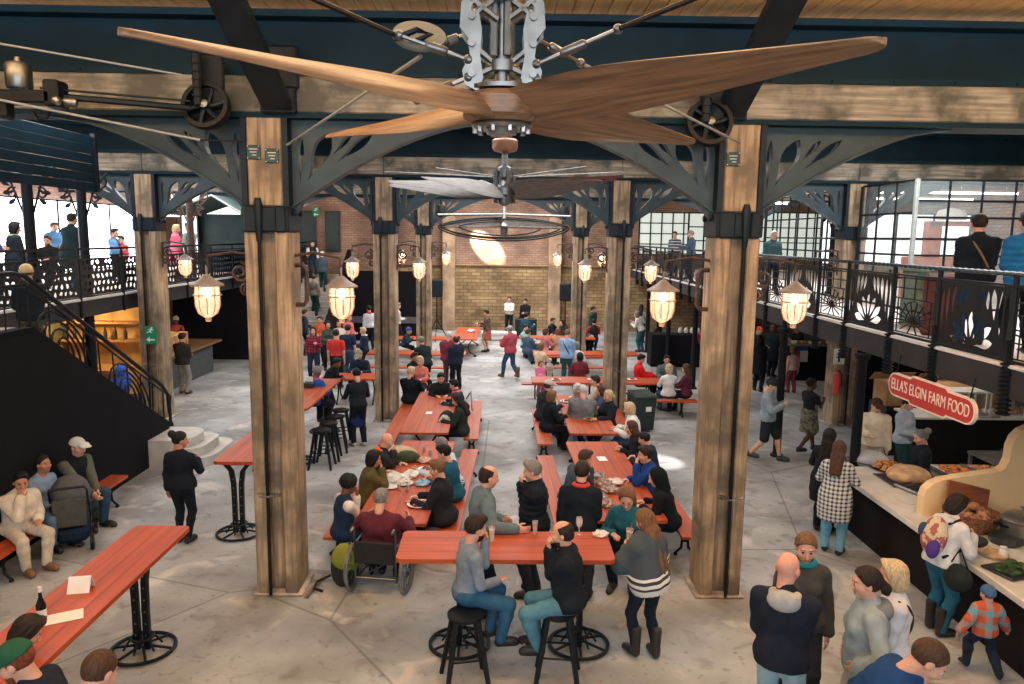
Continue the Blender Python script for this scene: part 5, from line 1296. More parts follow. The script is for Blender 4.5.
RED = mat('sign red', rgb(196, 58, 52), rough=.5, var=.04); SW = mat('sign cream', rgb(244, 226, 208), rough=.5, var=.02)
tilt = .0
L2 = 1.06
def pill(l, hh, b, bh): return arc(-l+hh, 0, hh, .5*PI, 1.5*PI, 10)+[(-b-.06, -hh), (-b, -bh), (b, -bh), (b+.06, -hh)]+arc(l-hh, 0, hh, -.5*PI, .5*PI, 10)+[(b+.06, hh), (b, bh), (-b, bh), (-b-.06, hh)]
mb = MB(); mb.plate(pill(L2, .175, .42, .215), [], .05, (0, 0, 0), (0, -1, 0), (0, 0, 1)); mb.build('sign_board', SW, sg_)
mb = MB(); mb.plate(pill(L2-.022, .152, .40, .192), [], .056, (0, 0, 0), (0, -1, 0), (0, 0, 1)); mb.build('red_face', RED, sg_)
def text(s, size, loc, rot, m, parent, name='lettering', ext=.003, sx=1.):
    cu = bpy.data.curves.new(name, 'FONT'); cu.body = s; cu.size = size; cu.extrude = ext; cu.align_x = 'CENTER'; cu.align_y = 'CENTER'; cu.materials.append(m)
    t = bpy.data.objects.new(name, cu); COL.objects.link(t)
    dg = bpy.context.evaluated_depsgraph_get(); me = bpy.data.meshes.new_from_object(t.evaluated_get(dg)); bpy.data.objects.remove(t)
    o = bpy.data.objects.new(name, me); COL.objects.link(o); o.parent = parent
    o.matrix_local = Matrix.Translation(loc) @ rot @ Matrix.Diagonal((sx, 1, 1, 1)); return o
RS = Matrix(((0, 0, -1, 0), (-1, 0, 0, 0), (0, 1, 0, 0), (0, 0, 0, 1)))
text("ELLA'S ELGIN FARM FOOD", .235, (-.032, 0, 0), RS, SW, sg_, sx=.70)
for yy in (-.9, .9): mb = MB(); mb.cyl((.0, yy, .15), (.05, yy, .44), .01, seg=6); mb.build('hanger', BLK, sg_)
# goods on the counter, placed by where they stand on it
def ct(px, py, z=CT): g = fl(px, py, z); return (float(g[0]), float(g[1]), z)
def lathe_obj(name, prof, m, loc, label, cat, seg=20, parts=(), group=None):
    r = empty(name, label, cat, loc, group=group); mb = MB(); mb.lathe(prof, (0, 0, 0), seg); mb.build('body' if not parts else parts[0], m, r, True); return r
PLA = mat('white china', rgb(232, 230, 224), rough=.3, var=.03); TIN = mat('tin tray', rgb(150, 150, 148), rough=.35, metal=.8, var=.1); FOOD = mat('golden pastry', rgb(206, 140, 78), rough=.7, var=.25, scale=20, bump=.4); BREAD = mat('floury bread crust', rgb(206, 168, 128), rough=.85, var=.16, scale=7, bump=.4)
DK = mat('dark plate', rgb(52, 54, 56), rough=.4, var=.1)
def mound(mb, r0, hh, n, rng, s=.03, z0=0.):
    for i in range(n):
        a = rng.uniform(0, 2*PI); q = r0*math.sqrt(rng.random()); zz = z0+hh*(1-(q/r0)**2)*rng.uniform(.6, 1)
        mb.sphere((q*math.cos(a), q*math.sin(a), zz), (s*rng.uniform(.8, 1.3), s*rng.uniform(.8, 1.3), s*.8), 7, 5)
rng = random.Random(11)
def platter(px, py, r0, m, label, n=40, dome=None, s=.035):
    r = empty('platter', label, 'platter', ct(px, py)); mb = MB(); mb.lathe([(.02, 0), (r0*.8, 0), (r0, .03), (r0*.95, .035), (r0*.75, .015), (.02, .012)], (0, 0, 0), 24); mb.build('plate', DK, r, True)
    mb = MB(); mound(mb, r0*.8, .11, n, rng, s, .03); mb.build('food_pile', m, r, True)
    if dome: mb = MB(); mb.sphere((0, 0, .04), (r0*.85, r0*.85, .17), 20, 12); mb.build('domed_cover', dome, r, True)
platter(871, 462, .33, PLA, 'platter under a clear domed cover at the far end of the counter', 20, mat('clear dome', rgb(220, 222, 224), rough=.15, var=.03, alpha=.55))
platter(888, 469, .30, FOOD, 'black platter heaped with golden pastries on the counter', 70)
r = empty('bread_loaf', 'big round floury loaf on the stall counter', 'bread', ct(908, 481)); mb = MB(); mb.sphere((0, 0, .1), (.33, .29, .15), 24, 14); mb.build('loaf', BREAD, r, True); mb = MB(); mb.box((0, 0, .01), (.8, .66, .02), bev=.008); mb.build('board', DK, r)
r = empty('steel_rack', 'flat steel tray rack on the counter beside the loaf', 'tray', ct(920, 492), .3); mb = MB(); mb.box((0, 0, .03), (.42, .6, .05), bev=.01); mb.build('tray', TIN, r); mb = MB(); [mb.box((0, -.24+.08*k, .065), (.38, .02, .02)) for k in range(7)]; mb.build('bars', CHROME, r)
r = empty('paper_sheet', 'white paper menu lying on the counter edge', 'paper', ct(916, 500), .2); MB().box((0, 0, .004), (.5, .34, .006)).build('sheet', WHITE, r); mb = MB(); mb.lathe([(.01, .008), (.06, .008), (.05, .05), (.01, .05)], (.1, 0, 0), 12); mb.build('paper_weight', FOOD, r, True)
r = empty('wicker_basket', 'brown basket of round rolls by the cream partition', 'basket', (6.2, 9.35, CT), .3); WK = mat('brown wicker', rgb(134, 86, 58), rough=.8, var=.3, scale=40, bump=.5)
mb = MB(); mb.lathe([(.02, 0), (.24, 0), (.32, .12), (.34, .24), (.31, .24), (.28, .1), (.02, .05)], (0, 0, 0), 24); mb.build('basket_bowl', WK, r, True); mb = MB(); mound(mb, .27, .16, 42, rng, .055, .16); mb.build('rolls', mat('brown rolls', rgb(172, 122, 86), rough=.7, var=.3, scale=16), r, True)
r = empty('wooden_board', 'reddish wooden board leaning against the cream partition', 'board', (6.3, 9.62, CT+.02), .1); mb = MB(); mb.box((0, 0, .30), (.62, .035, .36), bev=.012, rot=Matrix.Rotation(R_(-14), 3, 'X') @ Matrix.Rotation(R_(14), 3, 'Y')); mb.build('board', wood('reddish board', (150, 84, 52), (110, 58, 36), 'x'), r)
r = empty('cooking_pot', 'grey metal pot with lid on the right stall counter', 'pot', (6.62, 8.95, CT)); mb = MB(); mb.lathe([(.02, 0), (.2, 0), (.25, .06), (.25, .26), (.27, .28)], (0, 0, 0), 24); mb.build('pot', TIN, r, True); mb = MB(); mb.lathe([(.27, .28), (.2, .34), (.04, .36), (.03, .4), (.06, .43), (.02, .45)], (0, 0, 0), 20); mb.build('lid', TIN, r, True)
mb = MB()
for sx in (-1, 1): mb.tube([(sx*.24, -.06, .2), (sx*.34, -.05, .22), (sx*.34, .05, .22), (sx*.24, .06, .2)], .014, 6)
mb.build('handles', BLK, r, True)
lathe_obj('round_bread', [(.02, 0), (.16, .01), (.17, .04), (.1, .07), (.02, .075)], BREAD, ct(976, 549), 'flat round bread nearer the counter edge', 'bread')
lathe_obj('round_bread', [(.02, 0), (.15, .01), (.16, .04), (.1, .065), (.02, .07)], BREAD, ct(994, 556), 'flat round bread second along the counter edge', 'bread')
r = empty('serving_stand', 'dark octagonal serving stand on the right counter', 'stand', ct(1005, 543)); mb = MB(); mb.lathe([(.03, 0), (.17, 0), (.19, .02), (.19, .1), (.02, .11)], (0, 0, 0), 8); mb.build('stand', DK, r)
r = empty('herb_tray', 'green leafy tray at the near end of the counter', 'tray', ct(1012, 572), .3); MB().box((0, 0, .02), (.5, .4, .03), bev=.01).build('tray', DK, r); mb = MB(); [mb.sphere((rng.uniform(-.2, .2), rng.uniform(-.16, .16), .05), (.05, .04, .025), 7, 5) for k in range(26)]; mb.build('leaves', mat('herb green', rgb(60, 92, 50), rough=.7, var=.3), r, True)
lathe_obj('sauce_jar', [(.04, 0), (.05, .02), (.05, .1), (.035, .12), (.04, .15), (.01, .155)], WHITE, (6.0, 8.4, CT), 'small white jar near the flat breads', 'jar'); lathe_obj('sauce_jar', [(.05, 0), (.06, .02), (.06, .14), (.05, .16), (.01, .17)], mat('red jar', rgb(150, 44, 38), rough=.4), (6.95, 8.75, CT), 'red jar right of the cooking pot', 'jar')
# inside the stall
tt = empty('prep_table', 'grey wooden prep table with food trays inside the stall', 'table', (8.05, 12.0, 0)); GW = wood('grey wood', (140, 128, 112), (100, 92, 82), 'x')
mb = MB(); mb.box((0, 0, .86), (1.9, .8, .06), bev=.01); mb.build('table_top', GW, tt)
for sx in (-1, 1): mb = MB(); mb.box((sx*.88, 0, .42), (.08, .7, .84)); mb.build('leg', GW, tt)
for k, (x, m, lb) in enumerate(((-.5, mat('orange bake', rgb(210, 118, 48), rough=.6, var=.3, scale=14), 'tray of orange baked food on the prep table'), (.1, FOOD, 'middle tray of pastries on the prep table'), (.66, mat('yellow bake', rgb(220, 180, 90), rough=.6, var=.2, scale=14), 'tray of yellow food at the right of the prep table'))):
    r = empty('food_tray', lb, 'tray', (8.05+x, 11.9, .892)); mb = MB(); mb.box((0, 0, .015), (.56, .6, .03), bev=.01); [mb.box((sx*.27, 0, .04), (.02, .6, .06)) for sx in (-1, 1)]; mb.build('tray', TIN, r); mb = MB(); [mb.sphere((rng.uniform(-.22, .22), rng.uniform(-.24, .24), .045), (.06, .06, .03), 7, 5) for q in range(30)]; mb.build('food', m, r, True)
gt = empty('steel_table', 'small steel table with a grill at the right inside the stall', 'table', (8.9, 12.4, 0)); mb = MB(); mb.box((0, 0, 1.0), (1.2, .8, .05), bev=.01)
for sx in (-1, 1): [mb.box((sx*.55, sy*.36, .5), (.05, .05, 1.0)) for sy in (-1, 1)]
mb.build('frame', TIN, gt); r = empty('pan_stack', 'stack of dark pans on the small steel table', 'pans', (8.95, 12.4, 1.03)); mb = MB(); [mb.lathe([(.02, .1*k), (.24-.02*k, .1*k), (.28-.02*k, .1*k+.08), (.02, .1*k+.02)], (.03*k, 0, 0), 18) for k in range(3)]; mb.build('pans', DK, r, True)
# next stall behind
bc = empty('stall_counter', 'dark back stall counter with glass display boxes', 'counter', (10.1, 15.2, 0)); mb = MB(); mb.box((0, 0, .55), (3.2, .7, 1.1), bev=.01); mb.build('counter_body', mat('matt black counter front', rgb(34, 34, 36)), bc); mb = MB(); mb.box((0, 0, 1.12), (3.3, .85, .05), bev=.01); mb.build('counter_top', WHITE, bc)
for k, (x, w) in enumerate(((9.55, .95), (10.75, .95))):
    r = empty('display_case', ['lit glass display case on the back stall counter', 'second glass case farther right on the back stall counter'][k], 'display case', (x, 15.1, 1.147)); mb = MB(); [mb.box((sx*w/2, sy*.25, .25), (.03, .03, .5)) for sx in (-1, 0, 1) for sy in (-1, 1)]; mb.box((0, 0, .5), (w+.03, .55, .03)); mb.box((0, 0, .01), (w, .5, .02)); mb.build('frame', WHITE, r); MB().box((0, -.25, .25), (w, .006, .46)).build('glass', GLS, r); mb = MB(); [mb.box((-w/2+.12+.14*q, 0, .08), (.1, .3, .12), bev=.02) for q in range(6)]; mb.build('goods', FOOD, r)
CARD = mat('cardboard', rgb(186, 144, 104), rough=.85, var=.08)
for k, (x, y, w) in enumerate(((8.95, 16.3, .95), (9.95, 16.2, .95), (10.85, 16.1, .7))):
    r = empty('cardboard_box', ['open brown cardboard box, left of three behind the red sign', 'open brown cardboard box, middle of three behind the red sign', 'small cardboard box right of the two large ones'][k], 'box', (x, y, 1.1)); mb = MB(); mb.box((0, 0, .25), (w, .6, .5)); mb.build('box_body', CARD, r); mb = MB(); mb.box((0, -.42, .5), (w, .3, .012), rot=Matrix.Rotation(R_(25), 3, 'X')); mb.build('flap', CARD, r); mb = MB(); mb.box((0, .4, .55), (w, .3, .012), rot=Matrix.Rotation(R_(-40), 3, 'X')); mb.build('flap', CARD, r)
MB_ = MB(); MB_.box((9.9, 16.3, .55), (2.9, .8, 1.1)); o = MB_.build('storage_table', mat('dark cloth', rgb(34, 34, 36)), None); tag(o, 'dark draped table carrying the cardboard boxes', 'table')
struct('partition_stall', MB().box((11.4, 19.4, 1.4), (5.2, .2, 2.8)), STW, 'dark wall closing the stalls under the right gallery')
struct('partition_stall_side', MB().box((13.2, 14, 1.4), (.2, 12, 2.8)), STW, 'dark side wall of the stalls under the right gallery')
ch = empty('stall_counter', 'dark stall with bunting in front of the red capped people', 'counter', (10.75, 25.0, 0)); mb = MB(); mb.box((0, 0, .6), (2.2, .8, 1.2), bev=.01); mb.build('counter_body', mat('matt black counter front', rgb(34, 34, 36)), ch); mb = MB(); mb.box((0, -.05, 1.22), (2.3, 1., .05)); mb.build('counter_top', GW, ch)
for k in range(6):
    x = 9.85+.3*k; r = empty('food_bowl', 'small bowl of food, number %s from the left on the bunting stall' % ('one', 'two', 'three', 'four', 'five', 'six')[k], 'bowl', (x, 24.8, 1.247), group='bowls on the bunting stall'); mb = MB(); mb.lathe([(.02, 0), (.08, 0), (.12, .08), (.02, .07)], (0, 0, 0), 12); mb.build('bowl', FOOD if k % 2 else PLA, r, True)
fg = empty('flag_bunting', 'red white and blue flag hanging on the bunting stall front', 'flag', (9.98, 24.56, .95)); mb = MB(); mb.box((-.14, 0, -.05), (.26, .01, .5)); mb.build('red_field', mat('flag red', rgb(200, 52, 52), rough=.8), fg); mb = MB(); mb.box((.14, 0, -.05), (.26, .01, .5)); mb.build('white_field', WHITE, fg); mb = MB(); mb.box((0, -.004, .16), (.54, .012, .16)); mb.build('blue_band', mat('flag blue', rgb(40, 70, 150), rough=.8), fg)
fe = empty('fire_extinguisher', 'red fire extinguisher on the right gallery column', 'fire extinguisher', (8.45, 18.38, 1.15)); mb = MB(); mb.lathe([(.02, -.28), (.085, -.27), (.09, .18), (.05, .25), (.03, .28)], (0, 0, 0), 16); mb.build('cylinder', RED, fe, True); mb = MB(); mb.tube([(0, 0, .28), (0, -.08, .33), (.02, -.12, .3)], .018, 6); mb.tube([(.03, 0, .3), (.11, -.02, .2), (.1, -.03, -.1)], .012, 6); mb.build('valve_and_hose', BLK, fe, True)
for k, (dz, m) in enumerate(((2.55, WHITE), (1.8, WHITE))):
    mb = MB(); mb.box((8.5, 18.475, dz), (.28, .02, .4), bev=.005); o = mb.build('notice_sign', m); tag(o, ['white notice high on the right gallery column', 'white fire sign above the extinguisher'][k], 'sign')
    mb = MB(); mb.sphere((8.5, 18.46, dz+.07), (.05, .006, .05), 8, 6); mb.box((8.5, 18.463, dz-.06), (.05, .008, .16)); mb.box((8.5, 18.463, dz-.02), (.14, .008, .03)); q = mb.build('pictogram', BLK, o)
tc_ = empty('covered_table', 'dark table with a red cloth and jars under the right gallery', 'table', (6.9, 27.4, 0)); mb = MB(); mb.box((0, 0, .6), (2.8, .8, 1.2), bev=.02); mb.build('table_body', STW, tc_); mb = MB(); mb.box((.6, -.02, 1.22), (.9, .86, .03)); mb.add([(.15, -.45, 1.22), (1.05, -.45, 1.22), (.85, -.46, .8), (.55, -.46, .55), (.3, -.46, .95)], [(0, 4, 3, 2, 1), (0, 1, 2, 3, 4)]); mb.build('red_cloth', mat('red cloth', rgb(176, 40, 52), rough=.85), tc_)
for k in range(4): lathe_obj('jar', [(.04, 0), (.07, .02), (.07, .14), (.04, .17), (.05, .2)], PLA, (6.6+.22*k, 27.3, 1.237), 'pale jar on the red cloth table, %s of four' % ('leftmost', 'second', 'third', 'rightmost')[k], 'jar', group='jars on the red cloth table')
# ------------------------------------------------------------------ left stalls
lc = empty('deli_counter', 'slate grey deli counter with brown top under the left gallery', 'counter', (-10.4, 23.6, 0)); mb = MB(); mb.box((0, 0, .5), (1.1, 3.6, 1.0), bev=.01); mb.build('counter_body', mat('slate grey front', rgb(70, 74, 78), rough=.7, var=.1), lc); mb = MB(); mb.box((.1, 0, 1.04), (1.45, 3.9, .08), bev=.02); mb.build('counter_top', wood('brown top', (150, 112, 74), (110, 80, 52), 'y', rough=.35), lc)
mb = MB(); mb.box((-.1, -.5, 1.3), (.7, 2.2, .42), bev=.02); mb.build('glass_case', mat('warm case', rgb(214, 168, 110), rough=.3, var=.25, scale=9), lc)
struct('wall_deli', MB().box((-12.2, 23.6, 1.4), (.2, 8, 2.8)), mat('olive wall', rgb(110, 100, 60), rough=.8, var=.15), 'olive coloured back wall of the left deli stall')
struct('partition_deli', MB().box((-10.6, 27.8, 1.4), (3.2, .2, 2.8)), STW, 'black wall beyond the left deli stall')
struct('wall_lit_stall', MB().box((-11.35, 20.95, 1.4), (2.7, .15, 2.8)), mat('ochre panel', rgb(214, 160, 84), rough=.7, var=.18, scale=2), 'ochre wall of the lit stall behind the stairs')
sh = empty('stall_shelf', 'pale timber counter of the lit stall behind the stairs', 'counter', (-11.35, 20.2, 0)); mb = MB(); mb.box((0, -.1, 1.0), (2.5, 1.1, .08)); mb.box((0, .5, 1.7), (2.5, .4, .06)); mb.box((0, .5, 2.2), (2.5, .4, .06)); mb.box((0, 0, .5), (2.4, .9, 1.0)); mb.build('shelves', wood('pale timber', (216, 160, 90), (176, 122, 64), 'y'), sh)
for k in range(8): lathe_obj('bottle', [(.05, 0), (.05, .2), (.02, .28), (.02, .34)], DK, (-12.35+.28*k, 20.65, 1.735), 'dark bottle number %s along the lit stall shelf' % 'one two three four five six seven eight'.split()[k], 'bottle', 10, group='bottles on the lit stall shelf')
mb = MB(); mb.box((-8.55, 16.75, .5), (.7, .5, 1.0), bev=.02); mb.box((-8.55, 16.49, .5), (.6, .02, .9), bev=.01); o = mb.build('side_cabinet', BLK, None); tag(o, 'dark cabinet behind the foot of the left staircase', 'cabinet')
r = empty('blue_sack', 'bright blue bag on a dark cabinet behind the stair railing', 'bag', (-8.55, 16.7, 1.02)); mb = MB(); mb.sphere((0, 0, .3), (.2, .2, .3), 12, 8); mb.sphere((.05, -.1, .6), (.13, .13, .13), 10, 6); mb.build('bag', mat('bright blue', rgb(40, 92, 190), rough=.6, var=.2), r, True)
for (x, y, z_, p_, c_) in ((-11.3, 19.7, 2.6, 110, (1, .74, .42)), (-7.9, 31.2, 4.6, 130, (1, .95, .9)), (-10.6, 23.4, 2.5, 60, (1, .8, .55)), (8.6, 11.6, 2.6, 60, (1, .86, .7)), (9.3, 15.6, 2.6, 40, (1, .88, .74)), (8.6, 24.3, 2.6, 40, (1, .85, .7)), (7., 27.6, 2.6, 30, (1, .85, .7))):  # stall lamps, plus an added fill over the far stairs
    l = bpy.data.objects.new('stall_lamp', bpy.data.lights.new('stall_lamp', 'POINT')); COL.objects.link(l); l.location = (x, y, z_); l.data.energy = p_; l.data.color = c_; l.data.shadow_soft_size = .2
# ------------------------------------------------------------------ the crowd
J = 'jeans'; DEN = (52, 74, 104); BK = (26, 29, 35); NAVY = (32, 42, 60); MAR = (112, 44, 56)
P = person
# around the front bar table
P('man in grey blue shirt on the left front stool sipping a drink', head=(476, 528), face=72, pose='stool', seat=.80, lean=6, arms=('mouth', 'lap'), hy=-4, hp=12, hair=('short', 'dark'), top=('shirt', (124, 138, 154)), bot=(J, (54, 96, 128)), beard='dark', key='stoolman', h=1.8)
P('man in black jacket and pale jeans on the right front stool eating', head=(562, 534), face=-78, pose='stool', seat=.80, lean=5, arms=('mouth', 'mouth'), hp=10, hair=('bald', 'dark'), top=('jacket', (27, 34, 43)), bot=(J, (86, 134, 152)), beard='dark', key='stoolman2', h=1.82, fat=1.08)
P('woman in striped poncho and tall boots standing at the front table', foot=(645, 657), face=-24, h=1.67, sex='f', arms=('hold', 'hold'), lean=7, hp=14, hy=-14, hair=('verylong', 'lbrown'), top=('sweater', (74, 84, 92)), bot=('leggings', (30, 40, 54)), shoes=((52, 47, 46), 'boot'), key='poncho', legs=((-.1, .06, .085), (.1, -.06, .085)))
P('man in teal grey jacket leaning an arm on the front table', head=(489, 477), face=75, h=1.88, lean=8, arms=('front', (.5, .34, 1.27)), hy=-4, hp=10, hair=('bald', 'dark'), top=('jacket', (98, 118, 128)), bot=(J, NAVY), key='teal')
P('grey haired man in black puffer jacket facing left beyond the front table', head=(532, 471), face=-82, h=1.8, arms=('mouth', 'down'), hp=10, hair=('short', 'grey'), top=('puffer', (24, 31, 40)), bot=(J, (36, 42, 52)), key='blackpuff', fat=1.12)
P('man in black jacket with red collar seen from behind at the front table', head=(582, 472), face=14, h=1.8, arms=('down', 'front'), hp=12, lean=6, hair=('short', 'dark'), top=('jacket', (24, 33, 42)), collar=(206, 70, 70), bot=(J, (38, 44, 56)))
P('laughing woman in teal top bent over the near end of the napkin table', head=(627, 498), face=196, pose='sit', sex='f', h=1.95, lean=26, hp=30, arms=('lap', 'table'), hair=('long', 'lbrown'), top=('sweater', (42, 104, 118)), bot=(J, BK))
# napkin table
P('person in slate jacket bent over the napkin table, seen from behind', head=(585, 458), face=62, pose='sit', lean=26, hp=22, arms=('table', 'mouth'), hair=('short', 'brown'), top=('jacket', (62, 76, 88)), bot=(J, BK), h=1.75)
P('man in bright blue jacket eating at the right side of the napkin table', head=(645, 455), face=-86, pose='sit', lean=14, hp=8, arms=('mouth', 'table'), hair=('short', 'dark'), top=('jacket', (34, 72, 150)), bot=(J, BK), h=1.8)
P('person in black hooded coat hunched beside the man in blue', head=(656, 478), face=-70, pose='sit', lean=20, hp=18, arms=('table', 'table'), hair=('short', 'black'), hat=('hood', (24, 28, 33)), top=('coat', (24, 28, 34)), bot=(J, BK), h=1.75)
P('brown haired woman in black leaning onto the far end of the napkin table', head=(631, 428), face=-78, pose='sit', sex='f', lean=22, arms=('table', 'table'), hair=('long', 'brown'), top=('jacket', (28, 33, 38)), bot=(J, BK))
P('blonde woman in white coat at the right of the napkin table', head=(629, 409), face=-70, pose='sit', sex='f', lean=12, hp=14, arms=('table', 'table'), hair=('bob', 'blond'), top=('jacket', (226, 224, 218)), bot=(J, DEN))
P('black rucksack wearing man behind the blonde woman', head=(644, 439), face=-60, pose='sit', lean=18, hp=20, arms=('table', 'table'), hair=('short', 'black'), top=('jacket', (34, 44, 58)), bot=(J, BK), h=1.6)
# crowded table
P('big man in shiny grey jacket seen from behind between the two right tables', head=(583, 391), face=5, pose='sit', lean=4, hp=24, arms=('table', 'table'), hair=('buzz', 'white'), top=('jacket', (112, 116, 120)), bot=(J, (120, 150, 180)), fat=1.3, h=1.86, seat=.5)
P('blonde woman in black coat on the aisle bench of the crowded table', head=(552, 397), face=62, pose='sit', sex='f', lean=8, arms=('lap', 'table'), hair=('bob', 'lbrown'), top=('coat', (22, 28, 38)), bot=(J, BK), h=1.7)
P('man in dark coat behind the blonde woman at the crowded table', head=(549, 386), face=58, pose='sit', lean=14, arms=('lap', 'table'), hair=('short', 'brown'), hat=('cap', (196, 190, 180)), top=('coat', (40, 44, 48)), bot=(J, DEN), h=1.82)
P('white haired woman across the crowded table facing the camera', head=(567, 391), face=150, pose='sit', sex='f', arms=('table', 'table'), hair=('bob', 'white'), top=('sweater', (150, 120, 110)), bot=(J, BK), at=(1.75, 16.9))
P('fair woman in black jacket with pink hair tie facing the aisle', head=(608, 396), face=-120, pose='sit', sex='f', arms=('table', 'table'), hair=('pony', 'blond'), top=('jacket', (26, 34, 42)), bot=(J, BK), scarf=None)
P('man in beige jacket at the far right of the crowded table', head=(602, 377), face=-80, pose='sit', arms=('table', 'table'), hair=('short', 'dark'), top=('jacket', (188, 178, 160)), bot=(J, DEN), h=1.78, at=(2.32, 17.75))
P('child with light brown hair low at the crowded table', head=(600, 391), face=-90, pose='sit', sex='c', h=1.35, arms=('table', 'table'), hair=('bob', 'brown'), top=('sweater', (60, 80, 110)), bot=(J, BK))
# crosswise right tables
P('woman in maroon jacket with black hair seen from behind', head=(580, 357), face=4, pose='sit', sex='f', arms=('table', 'table'), hair=('bob', 'black'), top=('puffer', MAR), bot=(J, (50, 82, 96)), h=1.68)
P('small child in pink standing by the crosswise table', head=(557, 357), face=150, sex='c', h=1.05, arms=('down', 'front'), hair=('bob', 'lbrown'), top=('jacket', (232, 128, 168)), bot=(J, (200, 120, 150)), at=(1.15, 21.6))
P('woman in long beige coat sitting with her back to the aisle', head=(541, 347), face=35, pose='sit', sex='f', arms=('table', 'table'), hair=('bob', 'lbrown'), top=('coat', (214, 188, 158)), bot=(J, (200, 180, 160)), h=1.7)
P('man in pale denim jacket standing with a dark bag strap', foot=(566, 385), face=20, h=1.75, arms=('front', 'front'), hp=20, hair=('short', 'lbrown'), top=('jacket', (142, 176, 214)), bot=(J, (56, 84, 90)), strap=(30, 36, 48))
P('grey haired woman in white coat at the crosswise table', head=(577, 346), face=15, pose='sit', sex='f', arms=('table', 'table'), hair=('bob', 'grey'), top=('coat', (222, 222, 222)), bot=(J, DEN))
P('man in red jacket sitting alone at the end of the crosswise table', head=(641, 359), face=88, pose='sit', arms=('table', 'table'), hp=24, hair=('short', 'black'), top=('jacket', (206, 36, 40)), bot=(J, BK), h=1.75)
P('dark haired man in grey behind the red jacketed man', head=(667, 360), face=190, pose='sit', arms=('table', 'table'), hair=('short', 'black'), top=('jacket', (88, 100, 104)), bot=(J, BK))
P('blonde woman in white top seen from behind near the bin', head=(669, 369), face=0, pose='sit', sex='f', arms=('table', 'table'), hp=14, hair=('bob', 'blond'), top=('sweater', (220, 222, 224)), bot=(J, (48, 78, 112)))
P('woman in maroon top with long brown hair at the bench end', head=(686, 369), face=-50, pose='sit', sex='f', arms=('table', 'lap'), hair=('long', 'brown'), top=('sweater', (96, 44, 62)), bot=(J, BK))
# far right crowd
P('person in red jacket and black gilet far back right of the aisle', head=(594, 322), face=0, pose='sit', arms=('table', 'table'), hair=('short', 'black'), top=('vest', (40, 44, 48)), under=((196, 40, 48),), bot=(J, NAVY))
P('person in dark green top standing by the third right column', foot=(591, 347), face=100, h=1.72, arms=('mouth', 'down'), hair=('short', 'dark'), top=('jacket', (40, 66, 62)), bot=(J, BK))
P('bald man sitting beyond the person in the black gilet', head=(589, 318), face=120, pose='sit', arms=('table', 'table'), hair=('bald', 'grey'), top=('sweater', (60, 66, 70)), bot=(J, BK), at=(3.2, 29.9))
P('woman in white cardigan leaning over by the black posts', foot=(641, 352), face=-55, h=1.68, sex='f', lean=24, arms=('table', 'fwd'), hair=('bob', 'grey'), top=('sweater', (210, 208, 206)), bot=(J, (48, 92, 104)))
P('dark haired woman in white blouse farther back by the black post', foot=(640, 343), face=20, h=1.7, sex='f', arms=('down', 'hold'), hair=('long', 'dark'), top=('shirt', (214, 212, 210)), bot=(J, BK))
P('person in black walking past the far black posts', foot=(657, 338), face=70, h=1.72, pose='walk', arms=('swing', 'back'), hair=('short', 'dark'), top=('jacket', BK), bot=(J, BK))
P('woman in pale green at the back right table', head=(533, 332), face=130, pose='sit', sex='f', arms=('table', 'mouth'), hair=('short', 'dark'), top=('sweater', (150, 190, 176)), bot=(J, DEN), at=(.9, 28.4))
P('man in dark teal jacket seen from the side at the back right table', foot=(525, 358), face=60, h=1.74, arms=('down', 'hold'), hair=('short', 'black'), top=('jacket', (34, 78, 92)), bot=(J, BK))
P('person in striped grey sweater with a child at the back right table', head=(536, 341), face=40, pose='sit', arms=('table', 'table'), hair=('short', 'brown'), top=('sweater', (70, 90, 110)), bot=(J, (60, 90, 104)), at=(.95, 27.0))
for k, (px, py, fc, hc, tc, lb) in enumerate(((553, 321, 120, 'dark', (30, 34, 40), 'dark haired man in black at the back right table, left one of the pair'), (562, 323, -120, 'dark', (40, 42, 46), 'dark haired woman in black at the back right table, right one of the pair'), (546, 332, 60, 'brown', (196, 120, 120), 'woman in dusty pink seated before the back right table'), (558, 332, 10, 'red', (180, 140, 110), 'red haired person seated before the back right table'))):
    P(lb, head=(px, py), face=fc, pose='sit', sex='m' if k == 0 else 'f', arms=('table', 'table'), hair=('short' if k == 0 else 'bob', hc), top=('jacket', tc), bot=(J, BK))
P('man in white shirt standing before the stone wall', foot=(509, 333), face=186, h=1.75, arms=('front', 'front'), hair=('short', 'brown'), top=('shirt', (226, 222, 220)), bot=(J, BK))
P('man in black beside the one in white at the stone wall', foot=(525, 335), face=200, h=1.7, arms=('front', 'down'), hair=('short', 'black'), top=('jacket', BK), bot=(J, BK))
P('man in grey cap and pink jacket walking up the aisle', foot=(510, 378), face=-40, h=1.74, pose='walk', arms=('hold', 'hold'), hair=('short', 'grey'), hat=('cap', (150, 158, 170)), top=('puffer', (172, 74, 88)), bot=(J, (48, 76, 104)), shoes=((120, 70, 44), 'boot'))
P('bearded man in patterned jumper standing at the lone back table', foot=(487, 352), face=-80, h=1.7, arms=('front', 'table'), hair=('short', 'dark'), top=('sweater', (116, 98, 90), 'spot', (70, 60, 60)), bot=('skirt', (176, 92, 78)))
